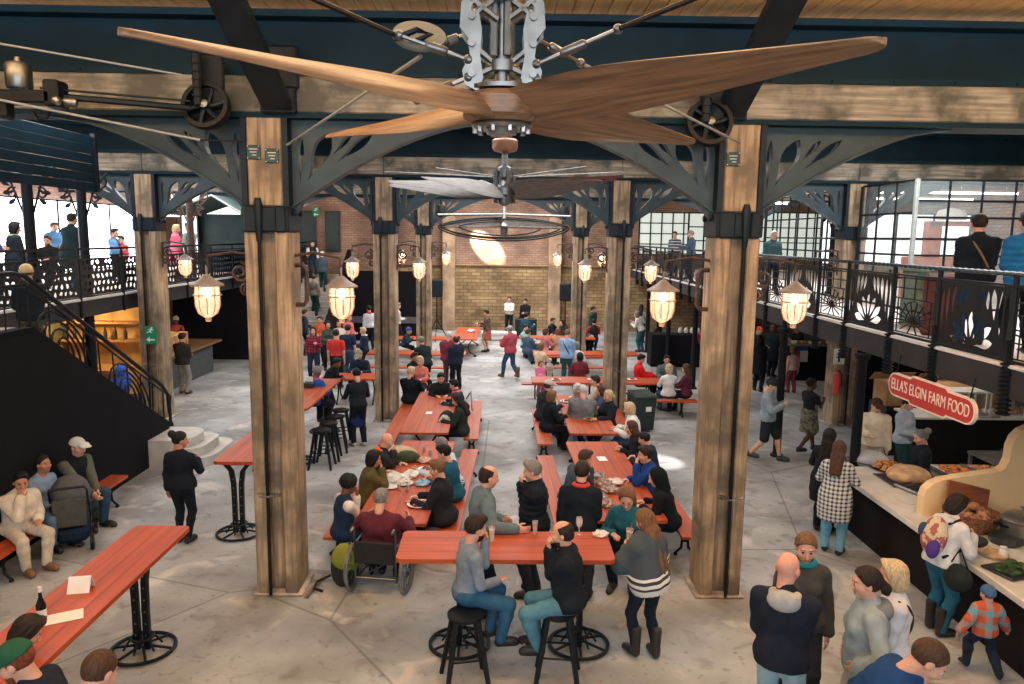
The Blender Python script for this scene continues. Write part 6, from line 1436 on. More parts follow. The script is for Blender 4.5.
# plates table, left of the aisle
P('bald man in dark jacket with orange hood lining at the plates table', head=(387, 441), face=78, pose='sit', lean=16, hp=16, arms=('table', 'mouth'), hair=None, top=('jacket', (44, 46, 52)), hood=(214, 112, 60), bot=(J, BK), fat=1.1, h=1.76)
P('dark haired woman in olive jacket on the left of the plates table', head=(374, 459), face=72, pose='sit', sex='f', lean=10, hp=12, arms=('lap', 'mouth'), hair=('bob', 'black'), top=('jacket', (92, 84, 52)), bot=(J, BK), skin='tan')
P('curly haired person in pale top and navy dungarees at the plates table', head=(349, 485), face=60, pose='sit', lean=8, hp=16, arms=('lap', 'mouth'), hair=('afro', 'black'), top=('vest', (34, 52, 76)), under=((216, 206, 196),), bot=(J, (34, 52, 76)), skin='brown', key='curly')
P('man in maroon jumper in the wheelchair, seen from behind', head=(381, 499), face=8, pose='sit', seat=.44, lean=2, hp=22, arms=((-.3, .36, .86), (.3, .36, .86)), hair=('short', 'grey'), top=('sweater', (92, 40, 52)), bot=(J, BK), fat=1.55, h=1.76, key='wheel')
P('older woman in black coat right of the plates table, nearest', head=(437, 469), face=-78, pose='sit', sex='f', lean=6, arms=('table', 'table'), hp=16, hair=('short', 'lbrown'), top=('jacket', (36, 36, 44)), bot=(J, BK), fat=1.32, h=1.84)
P('man in petrol blue jumper right of the plates table', head=(444, 453), face=-74, pose='sit', lean=14, hp=20, arms=('table', 'table'), hair=('short', 'black'), top=('sweater', (30, 88, 112)), bot=(J, DEN), fat=1.1, h=1.76)
P('balding man in light blue shirt reaching over the plates table', head=(441, 445), face=-72, pose='sit', lean=22, hp=18, arms=('far', 'table'), hair=('buzz', 'grey'), top=('shirt', (198, 212, 222)), bot=(J, DEN), h=1.8)
# farther left table
P('woman in black and green coat with a rucksack on her lap', head=(457, 400), face=-82, pose='sit', sex='f', lean=8, hp=20, arms=('table', 'lap'), hair=('long', 'dark'), top=('coat', (40, 48, 46)), bot=(J, BK), h=1.72)
P('dark haired person with pink scarf at the far end of that table', head=(454, 385), face=-75, pose='sit', sex='f', lean=14, hp=16, arms=('table', 'table'), hair=('short', 'black'), top=('jacket', (26, 50, 60)), scarf=(222, 110, 124), bot=(J, BK))
P('person in black hunched at the end of the nearly empty table', head=(441, 378), face=170, pose='sit', lean=20, hp=20, arms=('table', 'table'), hair=('short', 'black'), top=('jacket', (30, 34, 38)), bot=(J, BK))
P('broad man in black seen from behind beside the second left column', head=(411, 372), face=20, pose='sit', arms=('table', 'table'), hp=20, hair=('short', 'blond'), top=('jacket', (22, 27, 34)), bot=(J, BK), fat=1.15, h=1.78)
P('pale haired woman facing the broad man in black', head=(408, 360), face=190, pose='sit', sex='f', arms=('table', 'table'), hair=('bob', 'blond'), top=('sweater', (196, 110, 96)), bot=(J, BK), at=(-2.25, 20.6))
P('man in dark green jacket leaning forward left of the aisle', head=(421, 341), face=-40, h=1.74, lean=20, hp=16, arms=('table', 'table'), hair=('short', 'grey'), top=('jacket', (30, 44, 46)), bot=(J, BK))
P('smiling dark haired man low behind the second left column', head=(415, 357), face=120, pose='sit', arms=('table', 'table'), hair=('short', 'black'), top=('jacket', BK), bot=(J, BK), skin='tan')
P('white haired man in maroon jacket standing with his back to us', head=(449, 336), face=10, h=1.74, arms=('front', 'front'), hp=22, hair=('short', 'white'), top=('puffer', (122, 52, 68)), bot=(J, (90, 60, 66)), fat=1.15)
P('person in navy beside the white haired man in maroon', head=(456, 341), face=-20, h=1.6, arms=('down', 'front'), hair=('short', 'dark'), top=('jacket', NAVY), bot=(J, BK))
P('child in blue helmet lying on the table at the back left', head=(409, 331), face=90, pose='sit', sex='c', h=1.4, arms=('table', 'table'), lean=20, hair=('short', 'blond'), hat=('beanie', (70, 92, 170)), top=('jacket', (40, 60, 80)), bot=(J, BK))
# standing crowd between the left columns
P('waiter in black shirt and navy apron standing by the stools', foot=(359, 446), face=-28, h=1.72, arms=('hold', 'hold'), hp=22, lean=6, hair=('short', 'black'), top=('shirt', (30, 36, 44)), bot=(J, (24, 30, 40)), shoes=((190, 186, 180), 'shoe'), apron=((30, 44, 92),), key='waiter')
P('person in bright blue with red scarf seated beyond the bar table', head=(317, 372), face=30, pose='stool', seat=.76, lean=12, hp=20, arms=('table', 'table'), tz=1.14, hair=('short', 'grey'), top=('jacket', (44, 84, 160)), scarf=(196, 64, 60), bot=(J, BK), skin='brown')
P('man in flat cap and navy jacket leaning over the bar table', head=(359, 355), face=185, pose='sit', h=1.8, lean=16, hp=26, arms=('table', 'table'), hair=('short', 'brown'), hat=('cap', (140, 138, 122)), top=('jacket', (30, 44, 66)), bot=(J, BK))
P('dark skinned man bent low beside the flat capped man', head=(337, 363), face=100, h=1.66, lean=30, hp=20, arms=('table', 'table'), tz=1.1, hair=('short', 'black'), top=('jacket', BK), bot=(J, BK), skin='brown')
P('curly haired woman in red plaid shirt facing the camera', head=(313, 331), face=172, h=1.72, sex='f', arms=('hold', 'down'), hair=('long', 'dark'), top=('shirt', (150, 52, 66), 'plaid', (60, 36, 52)), bot=(J, (34, 48, 72)))
P('man in red T-shirt with his back to the camera', head=(336, 334), face=0, h=1.78, arms=('down', 'down'), hair=('short', 'dark'), top=('tee', (206, 60, 58)), bot=(J, BK))
P('man in navy T-shirt talking beside the red T-shirt', head=(348, 329), face=10, h=1.8, arms=('down', 'down'), hp=14, hair=('short', 'dark'), top=('tee', (36, 50, 78)), bot=(J, (60, 80, 110)))
P('fair boy in navy jacket in the left crowd', head=(363, 331), face=-100, h=1.6, arms=('front', 'front'), hair=('short', 'blond'), top=('jacket', (36, 48, 68)), collar=(220, 220, 220), bot=(J, BK))
P('man in pink shirt behind the navy clad group', head=(349, 318), face=120, h=1.76, arms=('front', 'front'), hair=('short', 'dark'), top=('shirt', (208, 108, 112)), bot=(J, BK))
P('woman in cream jumper beneath the near lantern', head=(339, 324), face=180, h=1.68, sex='f', arms=('front', 'front'), hair=('bob', 'brown'), top=('sweater', (226, 212, 196)), bot=(J, BK))
P('woman in dark green top left in the crowd below the lantern', head=(328, 325), face=160, h=1.68, sex='f', arms=('front', 'front'), hair=('bob', 'dark'), top=('sweater', (70, 80, 76)), bot=(J, BK))
P('man in orange jumper behind the plaid shirted woman', head=(320, 320), face=190, h=1.74, arms=('front', 'front'), hair=('short', 'brown'), top=('sweater', (206, 96, 60)), bot=(J, BK))
P('man in dark jacket beside the near left column by the far stairs', head=(305, 313), face=60, h=1.76, arms=('front', 'down'), hair=('short', 'brown'), top=('jacket', (52, 60, 74)), bot=(J, BK))
P('fan in white and red sports top beside the second left column', head=(369, 309), face=-30, h=1.78, arms=('down', 'down'), hair=('short', 'dark'), top=('sweater', (206, 212, 218)), collar=(190, 50, 60), bot=(J, BK))
P('tall person in grey seen past the second left column', head=(398, 306), face=60, h=1.8, arms=('front', 'front'), hair=('short', 'grey'), top=('shirt', (220, 218, 214)), bot=(J, BK))
# far stairs
P('person in black waistcoat descending the far stairs', head=(302, 222), face=150, h=1.74, arms=('down', 'hold'), hair=('short', 'dark'), top=('vest', (34, 40, 50)), under=((214, 214, 214),), bot=(J, (40, 56, 64)), at=(-8.5, 33.9), z=2.6)
P('white haired man in striped jacket on the far stairs', head=(313, 237), face=10, h=1.74, arms=('front', 'front'), hair=('short', 'white'), top=('jacket', (70, 82, 96)), bot=(J, (40, 70, 72)), at=(-7.9, 33.1), z=2.15)
P('person in grey fleece lower on the far stairs', head=(310, 256), face=20, h=1.7, arms=('front', 'down'), hair=('short', 'brown'), top=('hoodie', (130, 122, 116)), bot=(J, (40, 74, 66)), at=(-7.9, 31.6), z=1.25)
# left group by the stair wall
P('man in cream jacket with a strap resting his chin on his hand', head=(21, 482), face=118, pose='sit', seat=.48, h=1.78, lean=14, hp=8, hy=22, arms=('lap', 'chin'), hair=('short', 'black'), top=('hoodie', (212, 200, 182)), bot=(J, (206, 192, 172)), skin='tan', strap=(40, 40, 42), key='cream', shoes=((120, 84, 60), 'shoe'))
P('woman in pale blue denim shirt looking to the right by the stair wall', head=(43, 464), face=112, pose='sit', seat=.48, h=1.76, sex='f', hy=-10, hp=-4, lean=6, arms=('lap', 'lap'), hair=('pony', 'black'), top=('shirt', (128, 152, 180)), bot=(J, (96, 124, 160)), skin='tan')
P('man in white cap and black gilet seated with clasped hands', head=(78, 447), face=108, pose='sit', lean=12, hp=6, arms=((-.02, .48, .62), (.08, .5, .60)), hair=('short', 'brown'), hat=('cap', (206, 206, 202)), top=('vest', (26, 30, 32)), under=((96, 98, 88),), bot=(J, (52, 74, 98)), fat=1.12, seat=.48, h=1.9, key='capman')
P('woman in black with her hair in a bun seen from behind', foot=(184, 543), face=4, h=1.70, sex='f', arms=('down', 'hold'), hy=50, hair=('bun', 'black'), top=('sweater', (24, 29, 38)), bot=('leggings', (24, 29, 38)), shoes=((22, 24, 28), 'shoe'), skin='tan', fat=1.18, legs=((-.08, .02, .085), (.08, -.02, .085)))
# bottom left edge
P('dark haired person resting on the long bar table at the lower left', head=(28, 632), face=60, pose='stool', seat=.72, lean=28, hp=34, arms=('table', 'table'), tz=1.14, hair=('bob', 'dark'), top=('jacket', (36, 40, 50)), bot=(J, BK), h=1.7)
P('man in dark green cap at the lower left corner', head=(16, 662), face=-98, lean=22, h=1.88, hp=24, arms=('down', 'front'), hair=('short', 'red'), hat=('cap', (44, 92, 66)), top=('jacket', (34, 40, 52)), bot=(J, BK), beard='red', key='greencap')
P('man in navy jacket with close cropped hair at the bottom edge', head=(99, 673), face=20, h=1.92, hp=30, arms=('front', 'front'), hair=('buzz', 'brown'), top=('jacket', (36, 46, 62)), bot=(J, BK))
# lower right group
P('bald man in navy jacket with grey hood and bleached jeans', head=(788, 569), face=28, h=1.95, hp=10, hy=16, arms=('front', (.0, .36, 1.3)), hair=None, skin='pink', top=('jacket', (32, 38, 52)), hood=(172, 172, 170), bot=(J, (156, 190, 206)), fat=1.0, key='bald')
P('smiling woman in grey brown jacket with a turquoise top', head=(806, 548), face=196, h=1.86, sex='f', hp=10, arms=('down', 'down'), hair=('pony', 'lbrown'), top=('jacket', (74, 74, 72)), scarf=None, collar=(40, 140, 160), bot=(J, (48, 50, 58)), fat=1.05)
P('dark haired woman in pale grey hooded jacket facing left', head=(866, 583), face=-75, h=1.86, sex='f', hp=6, arms=('pocket', 'pocket'), hair=('pony', 'dark'), top=('hoodie', (150, 164, 170)), hood=(120, 122, 124), bot=(J, (200, 186, 170)), fat=1.1)
P('blonde woman in white top with a dark bag strap', head=(892, 576), face=-70, h=1.8, sex='f', hp=8, arms=('front', 'front'), hair=('bob', 'blond'), top=('sweater', (214, 214, 220)), bot=(J, (140, 160, 170)), strap=(34, 34, 38))
P('man in blue padded jacket bending forward at the bottom edge', head=(928, 660), face=108, h=2.04, lean=44, hp=40, arms=('front', 'front'), hair=('buzz', 'brown'), top=('puffer', (28, 66, 118)), bot=(J, NAVY), fat=1.1)
P('woman in white jacket carrying a patterned rucksack at the counter', foot=(934, 632), face=74, h=1.7, sex='f', hp=26, hy=10, lean=12, arms=('hold', 'hold'), hair=('bob', 'dark'), top=('hoodie', (220, 222, 224)), hood=(200, 202, 206), scarf=(190, 30, 56), bot=(J, (44, 104, 134)), shoes=((46, 42, 42), 'boot'), key='ruck')
P('small boy in blue beanie and colourful checked jacket', foot=(980, 676), face=8, h=.98, sex='c', hy=-20, arms=((-.3, -.02, .46), (.3, .1, .46)), hair=('short', 'lbrown'), hat=('beanie', (74, 108, 148)), top=('jacket', (196, 92, 56), 'plaid', (110, 164, 176), .62), bot=(J, (34, 44, 58)), legs=((-.1, .12, .085), (.14, -.1, .085)), key='boy')
P('woman in black and white checked coat at the far end of the counter', foot=(831, 553), face=34, h=1.7, sex='f', hp=14, arms=('hold', 'hold'), hair=('long', 'brown'), top=('coat', (214, 214, 212), 'plaid', (48, 54, 60), 1.5), bot=(J, (108, 160, 186)))
P('dark haired woman in black beside the checked coat', foot=(822, 532), face=40, h=1.68, sex='f', arms=('hold', 'hold'), hair=('long', 'black'), top=('coat', (28, 30, 36)), bot=(J, BK))
P('man in grey hoodie and dark shorts looking down as he walks', foot=(765, 460), face=120, h=1.76, pose='walk', hp=30, arms=('hold', 'hold'), hair=('short', 'dark'), hat=('beanie', (40, 48, 50)), top=('hoodie', (138, 152, 162)), bot=('shorts', (34, 44, 52)), shoes=((50, 56, 60), 'shoe'))
P('server in patterned apron and dark headscarf striding with a plate', foot=(806, 452), face=70, h=1.66, sex='f', pose='walk', hy=30, arms=('hold', 'hold'), hair=('short', 'black'), hat=('headscarf', (30, 30, 34)), top=('tee', (30, 33, 38)), bot=('skirt', (120, 116, 100), 'spot', (76, 80, 70)), apron=((126, 122, 104), 'spot', (80, 84, 74)), skin='dark')
P('vendor in cream hoodie and cap behind the stall counter', head=(880, 404), face=200, h=1.76, hp=20, hy=-24, arms=('down', 'table'), hair=('short', 'brown'), hat=('cap', (74, 52, 50)), top=('hoodie', (216, 202, 180)), bot=(J, (160, 150, 136)), at=(7.0, 13.55))
P('vendor in pale grey fleece behind the stall counter', head=(907, 402), face=150, h=1.72, sex='f', hp=24, arms=('front', 'front'), hair=('short', 'dark'), top=('jacket', (176, 184, 196)), bot=(J, (40, 70, 76)), at=(7.75, 13.9))
P('grey haired vendor in black serving behind the loaf', at=(6.85, 11.7), face=-82, h=1.64, sex='f', hp=16, arms=('front', 'front'), hair=('bun', 'grey'), top=('jacket', (28, 32, 40)), bot=(J, BK), key='vendor')
P('child in pink top standing before the bunting stall', foot=(791, 393), face=-10, h=1.38, sex='c', arms=('down', 'down'), hair=('bob', 'lbrown'), top=('sweater', (226, 176, 170)), bot=(J, (140, 66, 72)))
P('person in red cap and dark coat in front of the bunting stall', head=(776, 322), at=(9.25, 25.2), face=60, h=1.78, arms=('front', 'front'), hair=('bob', 'brown'), hat=('cap', (220, 78, 70)), top=('coat', (32, 40, 50)), bot=(J, BK))
P('person in red beanie and black jacket by the near right column', foot=(756, 380), face=80, h=1.74, arms=('front', 'front'), hp=14, hair=('bob', 'blond'), hat=('beanie', (196, 70, 74)), top=('jacket', (26, 38, 46)), bot=(J, (40, 66, 78)))
P('stallholder in black reaching over the bunting stall', head=(816, 332), face=-95, h=1.72, lean=16, arms=('fwd', 'fwd'), hair=('short', 'black'), top=('tee', (24, 27, 30)), bot=(J, BK), at=(10.6, 26.0), skin='tan')
P('dark haired woman in black passing behind the near right column', head=(772, 334), face=40, h=1.7, sex='f', arms=('front', 'front'), hair=('bob', 'black'), top=('coat', BK), bot=(J, BK), at=(8.0, 22.8))
# galleries
P('man in black coat with a tan bag strap at the right gallery railing', face=15, h=1.86, z=ZM, arms=('front', 'front'), hair=('short', 'dark'), top=('jacket', (26, 34, 44)), bot=(J, (40, 70, 100)), strap=(140, 112, 88), fat=1.15, at=(6.86, 10.8))
P('person in bright blue jacket at the right picture edge on the gallery', face=10, h=1.86, z=ZM, arms=('front', 'front'), hair=('short', 'dark'), top=('puffer', (32, 102, 160)), bot=(J, BK), at=(6.95, 9.9))
P('man in dark blue jacket leaning on the far right gallery railing', head=(691, 231), face=-70, h=1.74, z=ZM, arms=('table', 'table'), tz=1.15, hair=('short', 'grey'), top=('jacket', (62, 80, 98)), bot=(J, BK), at=(6.85, 27.2))
P('person in black and white striped top on the far right gallery', head=(668, 229), face=-150, h=1.72, z=ZM, arms=('down', 'down'), hair=('short', 'dark'), top=('sweater', (40, 50, 60), 'stripe', (170, 176, 180)), bot=(J, BK), at=(6.75, 29.4))
P('pale haired person far back on the right gallery behind the near column', head=(771, 228), face=180, h=1.7, z=ZM, arms=('down', 'down'), hair=('bob', 'white'), top=('jacket', (70, 100, 104)), bot=(J, BK), at=(8.0, 22.2))
P('tall man in black coat seen from behind on the left gallery', face=20, h=1.86, z=ZM, arms=('front', 'front'), hair=('short', 'dark'), top=('coat', (28, 44, 48)), bot=(J, (50, 80, 120)), at=(-10.3, 18.2), fat=1.15)
P('person in dark hooded coat by the left gallery railing', face=40, h=1.62, z=ZM, arms=('front', 'front'), hair=('bob', 'black'), top=('coat', (32, 40, 46)), scarf=(150, 150, 110), bot=(J, BK), at=(-10.2, 15.9))
P('person in navy at the left picture edge on the gallery', face=90, h=1.74, z=ZM, arms=('front', 'front'), hair=('short', 'dark'), top=('jacket', (50, 54, 96)), bot=(J, BK), at=(-10.6, 15.7))
P('bearded man seated facing us by the bright gallery window', face=170, pose='sit', z=ZM, arms=('table', 'table'), hair=('short', 'brown'), top=('jacket', (36, 38, 40)), bot=(J, BK), at=(-11.7, 19.6), beard='brown')
P('person in light blue standing against the bright gallery window', face=120, h=1.68, z=ZM, arms=('front', 'front'), hair=('short', 'brown'), top=('jacket', (90, 140, 190)), bot=(J, BK), at=(-12.6, 21.4))
P('child in light blue far back on the left gallery', face=100, h=1.5, z=ZM, sex='c', arms=('down', 'front'), hair=('short', 'dark'), top=('sweater', (110, 160, 210)), bot=(J, BK), at=(-11.6, 22.7))
P('child in red top far back on the left gallery', face=200, h=1.3, z=ZM, sex='c', arms=('down', 'down'), hair=('short', 'dark'), top=('sweater', (220, 80, 90)), bot=(J, BK), at=(-11.4, 22.8))
P('blonde woman in pink coat on the left gallery', face=70, h=1.68, z=ZM, sex='f', arms=('front', 'front'), hair=('bob', 'blond'), top=('coat', (224, 110, 134)), bot=(J, BK), at=(-10.15, 23.6))
P('dark haired man in pale green jacket facing the woman in pink', face=-70, h=1.74, z=ZM, arms=('front', 'front'), hair=('short', 'dark'), top=('jacket', (150, 168, 156)), bot=(J, BK), at=(-9.75, 23.7))
P('person in blue jacket behind the woman in pink', face=50, h=1.64, z=ZM, arms=('front', 'front'), hair=('bob', 'lbrown'), top=('jacket', (46, 76, 110)), bot=(J, BK), at=(-10.75, 23.9))
P('man in beige cap and camouflage trousers coming down the left stairs', head=(23, 268), face=-60, h=1.76, z=2.3, arms=('front', 'front'), hp=20, hair=('short', 'brown'), hat=('beanie', (206, 182, 140)), top=('jacket', (30, 38, 46)), bot=(J, (86, 84, 72), 'spot', (56, 58, 50)), at=(-8.0, 12.75))
# left stalls
P('chef in red and white serving behind the deli counter', face=150, h=1.72, arms=('fwd', 'fwd'), hair=('short', 'black'), hat=('beanie', (214, 206, 196)), top=('shirt', (190, 80, 70)), bot=(J, BK), at=(-11.4, 26.2), skin='brown')
P('man in dark grey coat with his back to us at the deli counter', foot=(184, 394), face=14, h=1.76, arms=('front', 'front'), hp=14, hair=('short', 'dark'), top=('jacket', (52, 50, 50)), bot=(J, (150, 144, 138)), shoes=((70, 44, 36), 'shoe'))

# ------------------------------------------------------------------ things people hold, wear on the back or sit in
def glass(name, loc, label, col, cat='glass', h_=.16, r0=.035, straw=False):
    r = empty(name, label, cat, tuple(loc)); mb = MB(); mb.lathe([(r0*.7, 0), (r0, h_), (r0*.92, h_), (r0*.64, .01), (.004, .01)], (0, 0, 0), 16); mb.build('glass_wall', GLS2, r, True)
    mb = MB(); mb.lathe([(.004, .012), (r0*.62, .012), (r0*.85, h_*.8), (.004, h_*.8)], (0, 0, 0), 16); mb.build('drink', mat('drink %s' % (col,), rgb(*col), rough=.2, var=.05), r, True)
    if straw: mb = MB(); mb.cyl((0, 0, .02), (.02, -.01, h_+.08), .006, seg=6); mb.build('straw', mat('straw red', rgb(220, 90, 60)), r)
GLS2 = mat('drinking glass', rgb(230, 232, 228), rough=.05, var=.01, alpha=.3)
p = world('stoolman', PEOPLE['stoolman']['wr'][0]+v3(.03, .07, .0)); glass('drinking_glass', p, 'glass of yellow juice in the hand of the man on the left stool', (232, 176, 74), straw=True)
p = world('poncho', (PEOPLE['poncho']['wr'][0]+PEOPLE['poncho']['wr'][1])/2+v3(0, .1, .0)); glass('drinking_glass', p, 'tall iced drink held by the woman in the striped poncho', (226, 178, 110), r0=.045, straw=True)
p = fl(535, 534, 1.22); glass('beer_glass', p, 'small glass of amber beer on the front bar table', (176, 92, 38))
p = fl(579, 535, 1.22); r = empty('wine_glass', 'empty stemmed wine glass on the front bar table', 'glass', tuple(p)); mb = MB(); mb.lathe([(.035, 0), (.035, .006), (.006, .012), (.006, .09), (.035, .12), (.042, .17), (.034, .22), (.03, .22), (.037, .17), (.03, .125), (.003, .1)], (0, 0, 0), 16); mb.build('glass_wall', GLS2, r, True)
def crumple(loc, s, label, cat='napkin', m=None, name='crumpled_napkin', seed=1):
    rg = random.Random(seed); mb = MB(); mb.sphere((0, 0, s*.3), (s, s*.8, s*.4), 12, 8); mb.v = [(x*(1+rg.uniform(-.25, .25)), y*(1+rg.uniform(-.25, .25)), max(0, z_*(1+rg.uniform(-.3, .3)))) for x, y, z_ in mb.v]
    o = mb.build(name, m or WHITE, None, loc=tuple(loc)); tag(o, label, cat)
crumple(fl(601, 536, 1.22), .09, 'crumpled white napkin on the right end of the front table')
# striped poncho shawl as a garment child of the woman
d = PEOPLE['poncho']; tp = d['tp']; T = d['T']; S = d['S']
ops = [('cone', tp(0, -.01, .44), tp(0, -.02, .02), .17*S, .25*S, .05), ('ell', tp(0, .0, .40), v3(.25, .17, .13)*S, T, .06)]
for s_ in (0, 1): ops.append(('cone', tp((-1, 1)[s_]*.15, 0, .42), d['el'][s_]+v3(0, .04, 0), .085, .12, .06)); ops.append(('cone', d['el'][s_]+v3(0, .04, 0), (d['el'][s_]+d['wr'][s_])*.5, .11, .07, .05))
ops += [('cut', tp(0, 0, -.1), -T[:, 2]+v3(.25, 0, 0))]
V, F = sdf(ops, .0145); V = V+v3(0, 1, 0)*(.006*np.sin(V[:, 0]*42))[:, None]
pm = bpy.data.materials.new('striped poncho wool'); pm.use_nodes = True
N = pm.node_tree.nodes; L = pm.node_tree.links; b = N['Principled BSDF']; b.inputs['Roughness'].default_value = .95
tc = N.new('ShaderNodeTexCoord'); sp = N.new('ShaderNodeSeparateXYZ'); L.new(tc.outputs['Object'], sp.inputs[0]); ml = N.new('ShaderNodeMath'); ml.operation = 'MULTIPLY_ADD'; ml.inputs[1].default_value = -.25; L.new(sp.outputs[0], ml.inputs[0]); L.new(sp.outputs[2], ml.inputs[2])
cr = N.new('ShaderNodeValToRGB'); cr.color_ramp.interpolation = 'CONSTANT'; mr = N.new('ShaderNodeMapRange'); mr.inputs[1].default_value = .82; mr.inputs[2].default_value = 1.32; L.new(ml.outputs[0], mr.inputs[0]); L.new(mr.outputs[0], cr.inputs[0])
cols_ = [(0, (226, 224, 220)), (.22, (52, 58, 62)), (.28, (226, 224, 220)), (.36, (52, 58, 62)), (.43, (226, 224, 220)), (.49, (66, 76, 84))]
cr.color_ramp.elements[0].position = 0; cr.color_ramp.elements[0].color = (*rgb(*cols_[0][1]), 1); cr.color_ramp.elements[1].position = cols_[1][0]; cr.color_ramp.elements[1].color = (*rgb(*cols_[1][1]), 1)
for ps, c in cols_[2:]: e_ = cr.color_ramp.elements.new(ps); e_.color = (*rgb(*c), 1)
L.new(cr.outputs[0], b.inputs['Base Color']); o = mesh_np('poncho', V, F, [pm], None, d['o']); o['label'] = 'grey poncho with white striped hem'
# wheelchair
g = PEOPLE['wheel']['o'].location
wc = empty('wheelchair', 'black wheelchair with grey wheels at the near end of the plates table', 'wheelchair', (g.x, g.y-.02, 0), R_(-8))
for sx in (-1, 1):
    mb = MB(); mb.tube([(sx*.36, .3*math.cos(a)-.02, .31+.3*math.sin(a)) for a in np.linspace(0, 2*PI, 37)[:-1]], .022, 8, closed=True); wh = mb.build('wheel', mat('grey tyre', rgb(110, 112, 114), rough=.6), wc, True)
    mb = MB()
    for k in range(12): a = k*PI/6; mb.cyl((sx*.36, -.02, .31), (sx*.36, -.02+.29*math.cos(a), .31+.29*math.sin(a)), .005, seg=4)
    mb.cyl((sx*.3, -.02, .31), (sx*.4, -.02, .31), .03); mb.tube([(sx*.4, .26*math.cos(a)-.02, .31+.26*math.sin(a)) for a in np.linspace(0, 2*PI, 31)[:-1]], .01, 6, closed=True); mb.build('spokes_and_rim', CHROME, wh, True)
    mb = MB(); mb.tube([(sx*.25, .42+.09*math.cos(a), .1+.09*math.sin(a)) for a in np.linspace(0, 2*PI, 17)[:-1]], .018, 6, closed=True); mb.build('front_caster', BLK, wc, True)
    mb = MB(); mb.tube([(sx*.27, -.26, .95), (sx*.27, -.22, .9), (sx*.27, -.2, .2), (sx*.27, .38, .2), (sx*.25, .42, .1)], .014, 6); mb.tube([(sx*.27, -.26, .95), (sx*.27, -.36, .94)], .018, 6); mb.tube([(sx*.29, -.2, .7), (sx*.29, .25, .7), (sx*.29, .3, .45)], .016, 6); mb.build('side_frame', CHROME, wc, True)
mb = MB(); mb.box((0, .05, .46), (.5, .46, .05), bev=.02); mb.box((0, -.25, .62), (.52, .04, .3), bev=.015); mb.build('seat_and_back', mat('black canvas', rgb(28, 29, 32), rough=.8), wc)
mb = MB(); mb.cyl((-.27, -.2, .25), (.27, -.2, .25), .014); mb.cyl((-.27, -.2, .22), (.27, .3, .4), .012); mb.build('cross_brace', CHROME, wc)
# backpack on the floor
r = empty('backpack', 'yellow green and black backpack on the floor beside the wheelchair', 'backpack', tuple(fl(342, 584)), R_(-25)); r.scale = (1.2, 1.2, 1.15); r.rotation_euler[1] = .2; mb = MB(); mb.sphere((0, 0, .24), (.17, .13, .27), 16, 12); mb.v = [(x, y, max(0, z_)) for x, y, z_ in mb.v]; mb.build('bag_body', mat('backpack black', rgb(34, 38, 42), rough=.8), r, True)
mb = MB(); mb.sphere((0, -.0, .33), (.178, .138, .19), 16, 12); mb.v = [(x, y, max(.24, z_)) for x, y, z_ in mb.v]; mb.build('top_panel', mat('backpack lime', rgb(132, 140, 44), rough=.8), r, True)
mb = MB(); mb.tube([(-.1, -.1, .12), (-.2, -.2, .04), (-.16, -.3, .02), (-.05, -.28, .02)], .016, 6); mb.build('strap', BLK, r, True); mb = MB(); mb.tube([(0, 0, .5), (0, .05, .56), (.04, .05, .5)], .012, 6); mb.build('carry_loop', BLK, r, True)
# plank by column
mb = MB(); mb.box((0, 0, .03), (.06, .62, .05), bev=.01); o = mb.build('wooden_plank', OAK, None, loc=tuple(fl(315, 588)), rz=R_(-8)); tag(o, 'short loose wooden plank at the foot of the near left column', 'plank')
# pushchair
q = fl(70, 546)
r = empty('pushchair', 'grey hooded pushchair with a navy bag in front of the seated family', 'pushchair', (q[0], q[1]+.1, 0), R_(25)); GR = cloth((66, 68, 68))
mb = MB(); mb.sphere((0, .05, .78), (.27, .33, .28), 18, 12); mb.v = [(x, y, max(z_, .74-.2*(y > 0))) for x, y, z_ in mb.v]; mb.build('hood', cloth((92, 92, 92)), r, True)
mb = MB(); mb.box((0, -.02, .55), (.46, .5, .5), bev=.1); mb.build('seat_shell', GR, r, True); mb = MB(); mb.box((0, -.3, .58), (.44, .04, .42), bev=.015); mb.build('rear_panel', cloth((78, 80, 76)), r)
mb = MB(); mb.box((.02, -.1, .22), (.42, .42, .2), bev=.05); mb.build('navy_bag', cloth((24, 44, 66)), r, True)
mb = MB()
for sx in (-1, 1): mb.tube([(sx*.26, -.34, .12), (sx*.25, .0, .4), (sx*.24, -.3, .92), (sx*.22, -.42, 1.0)], .014, 6); mb.tube([(sx*.25, 0, .4), (sx*.22, .42, .1)], .014, 6)
mb.tube([(-.22, -.42, 1.0), (.22, -.42, 1.0)], .02, 8); mb.build('frame', BLK, r, True)
for sx in (-1, 1):
    for y, w in ((-.34, .12), (.42, .1)): mb = MB(); mb.cyl((sx*.25, y, w), (sx*.3, y, w), w, seg=18); mb.build('wheel', BLK, r, True)
r2 = empty('shoulder_bag', 'grey green bag beside the capped man', 'bag', tuple(fl(93, 490, .5)-np.array([0, 0, .5])), .4); mb = MB(); mb.sphere((0, 0, .3), (.16, .24, .2), 12, 8); mb.v = [(x, y, max(z_, .0)) for x, y, z_ in mb.v]; mb.box((0, 0, .12), (.26, .4, .24), bev=.06); mb.build('bag_body', cloth((82, 88, 78)), r2, True)
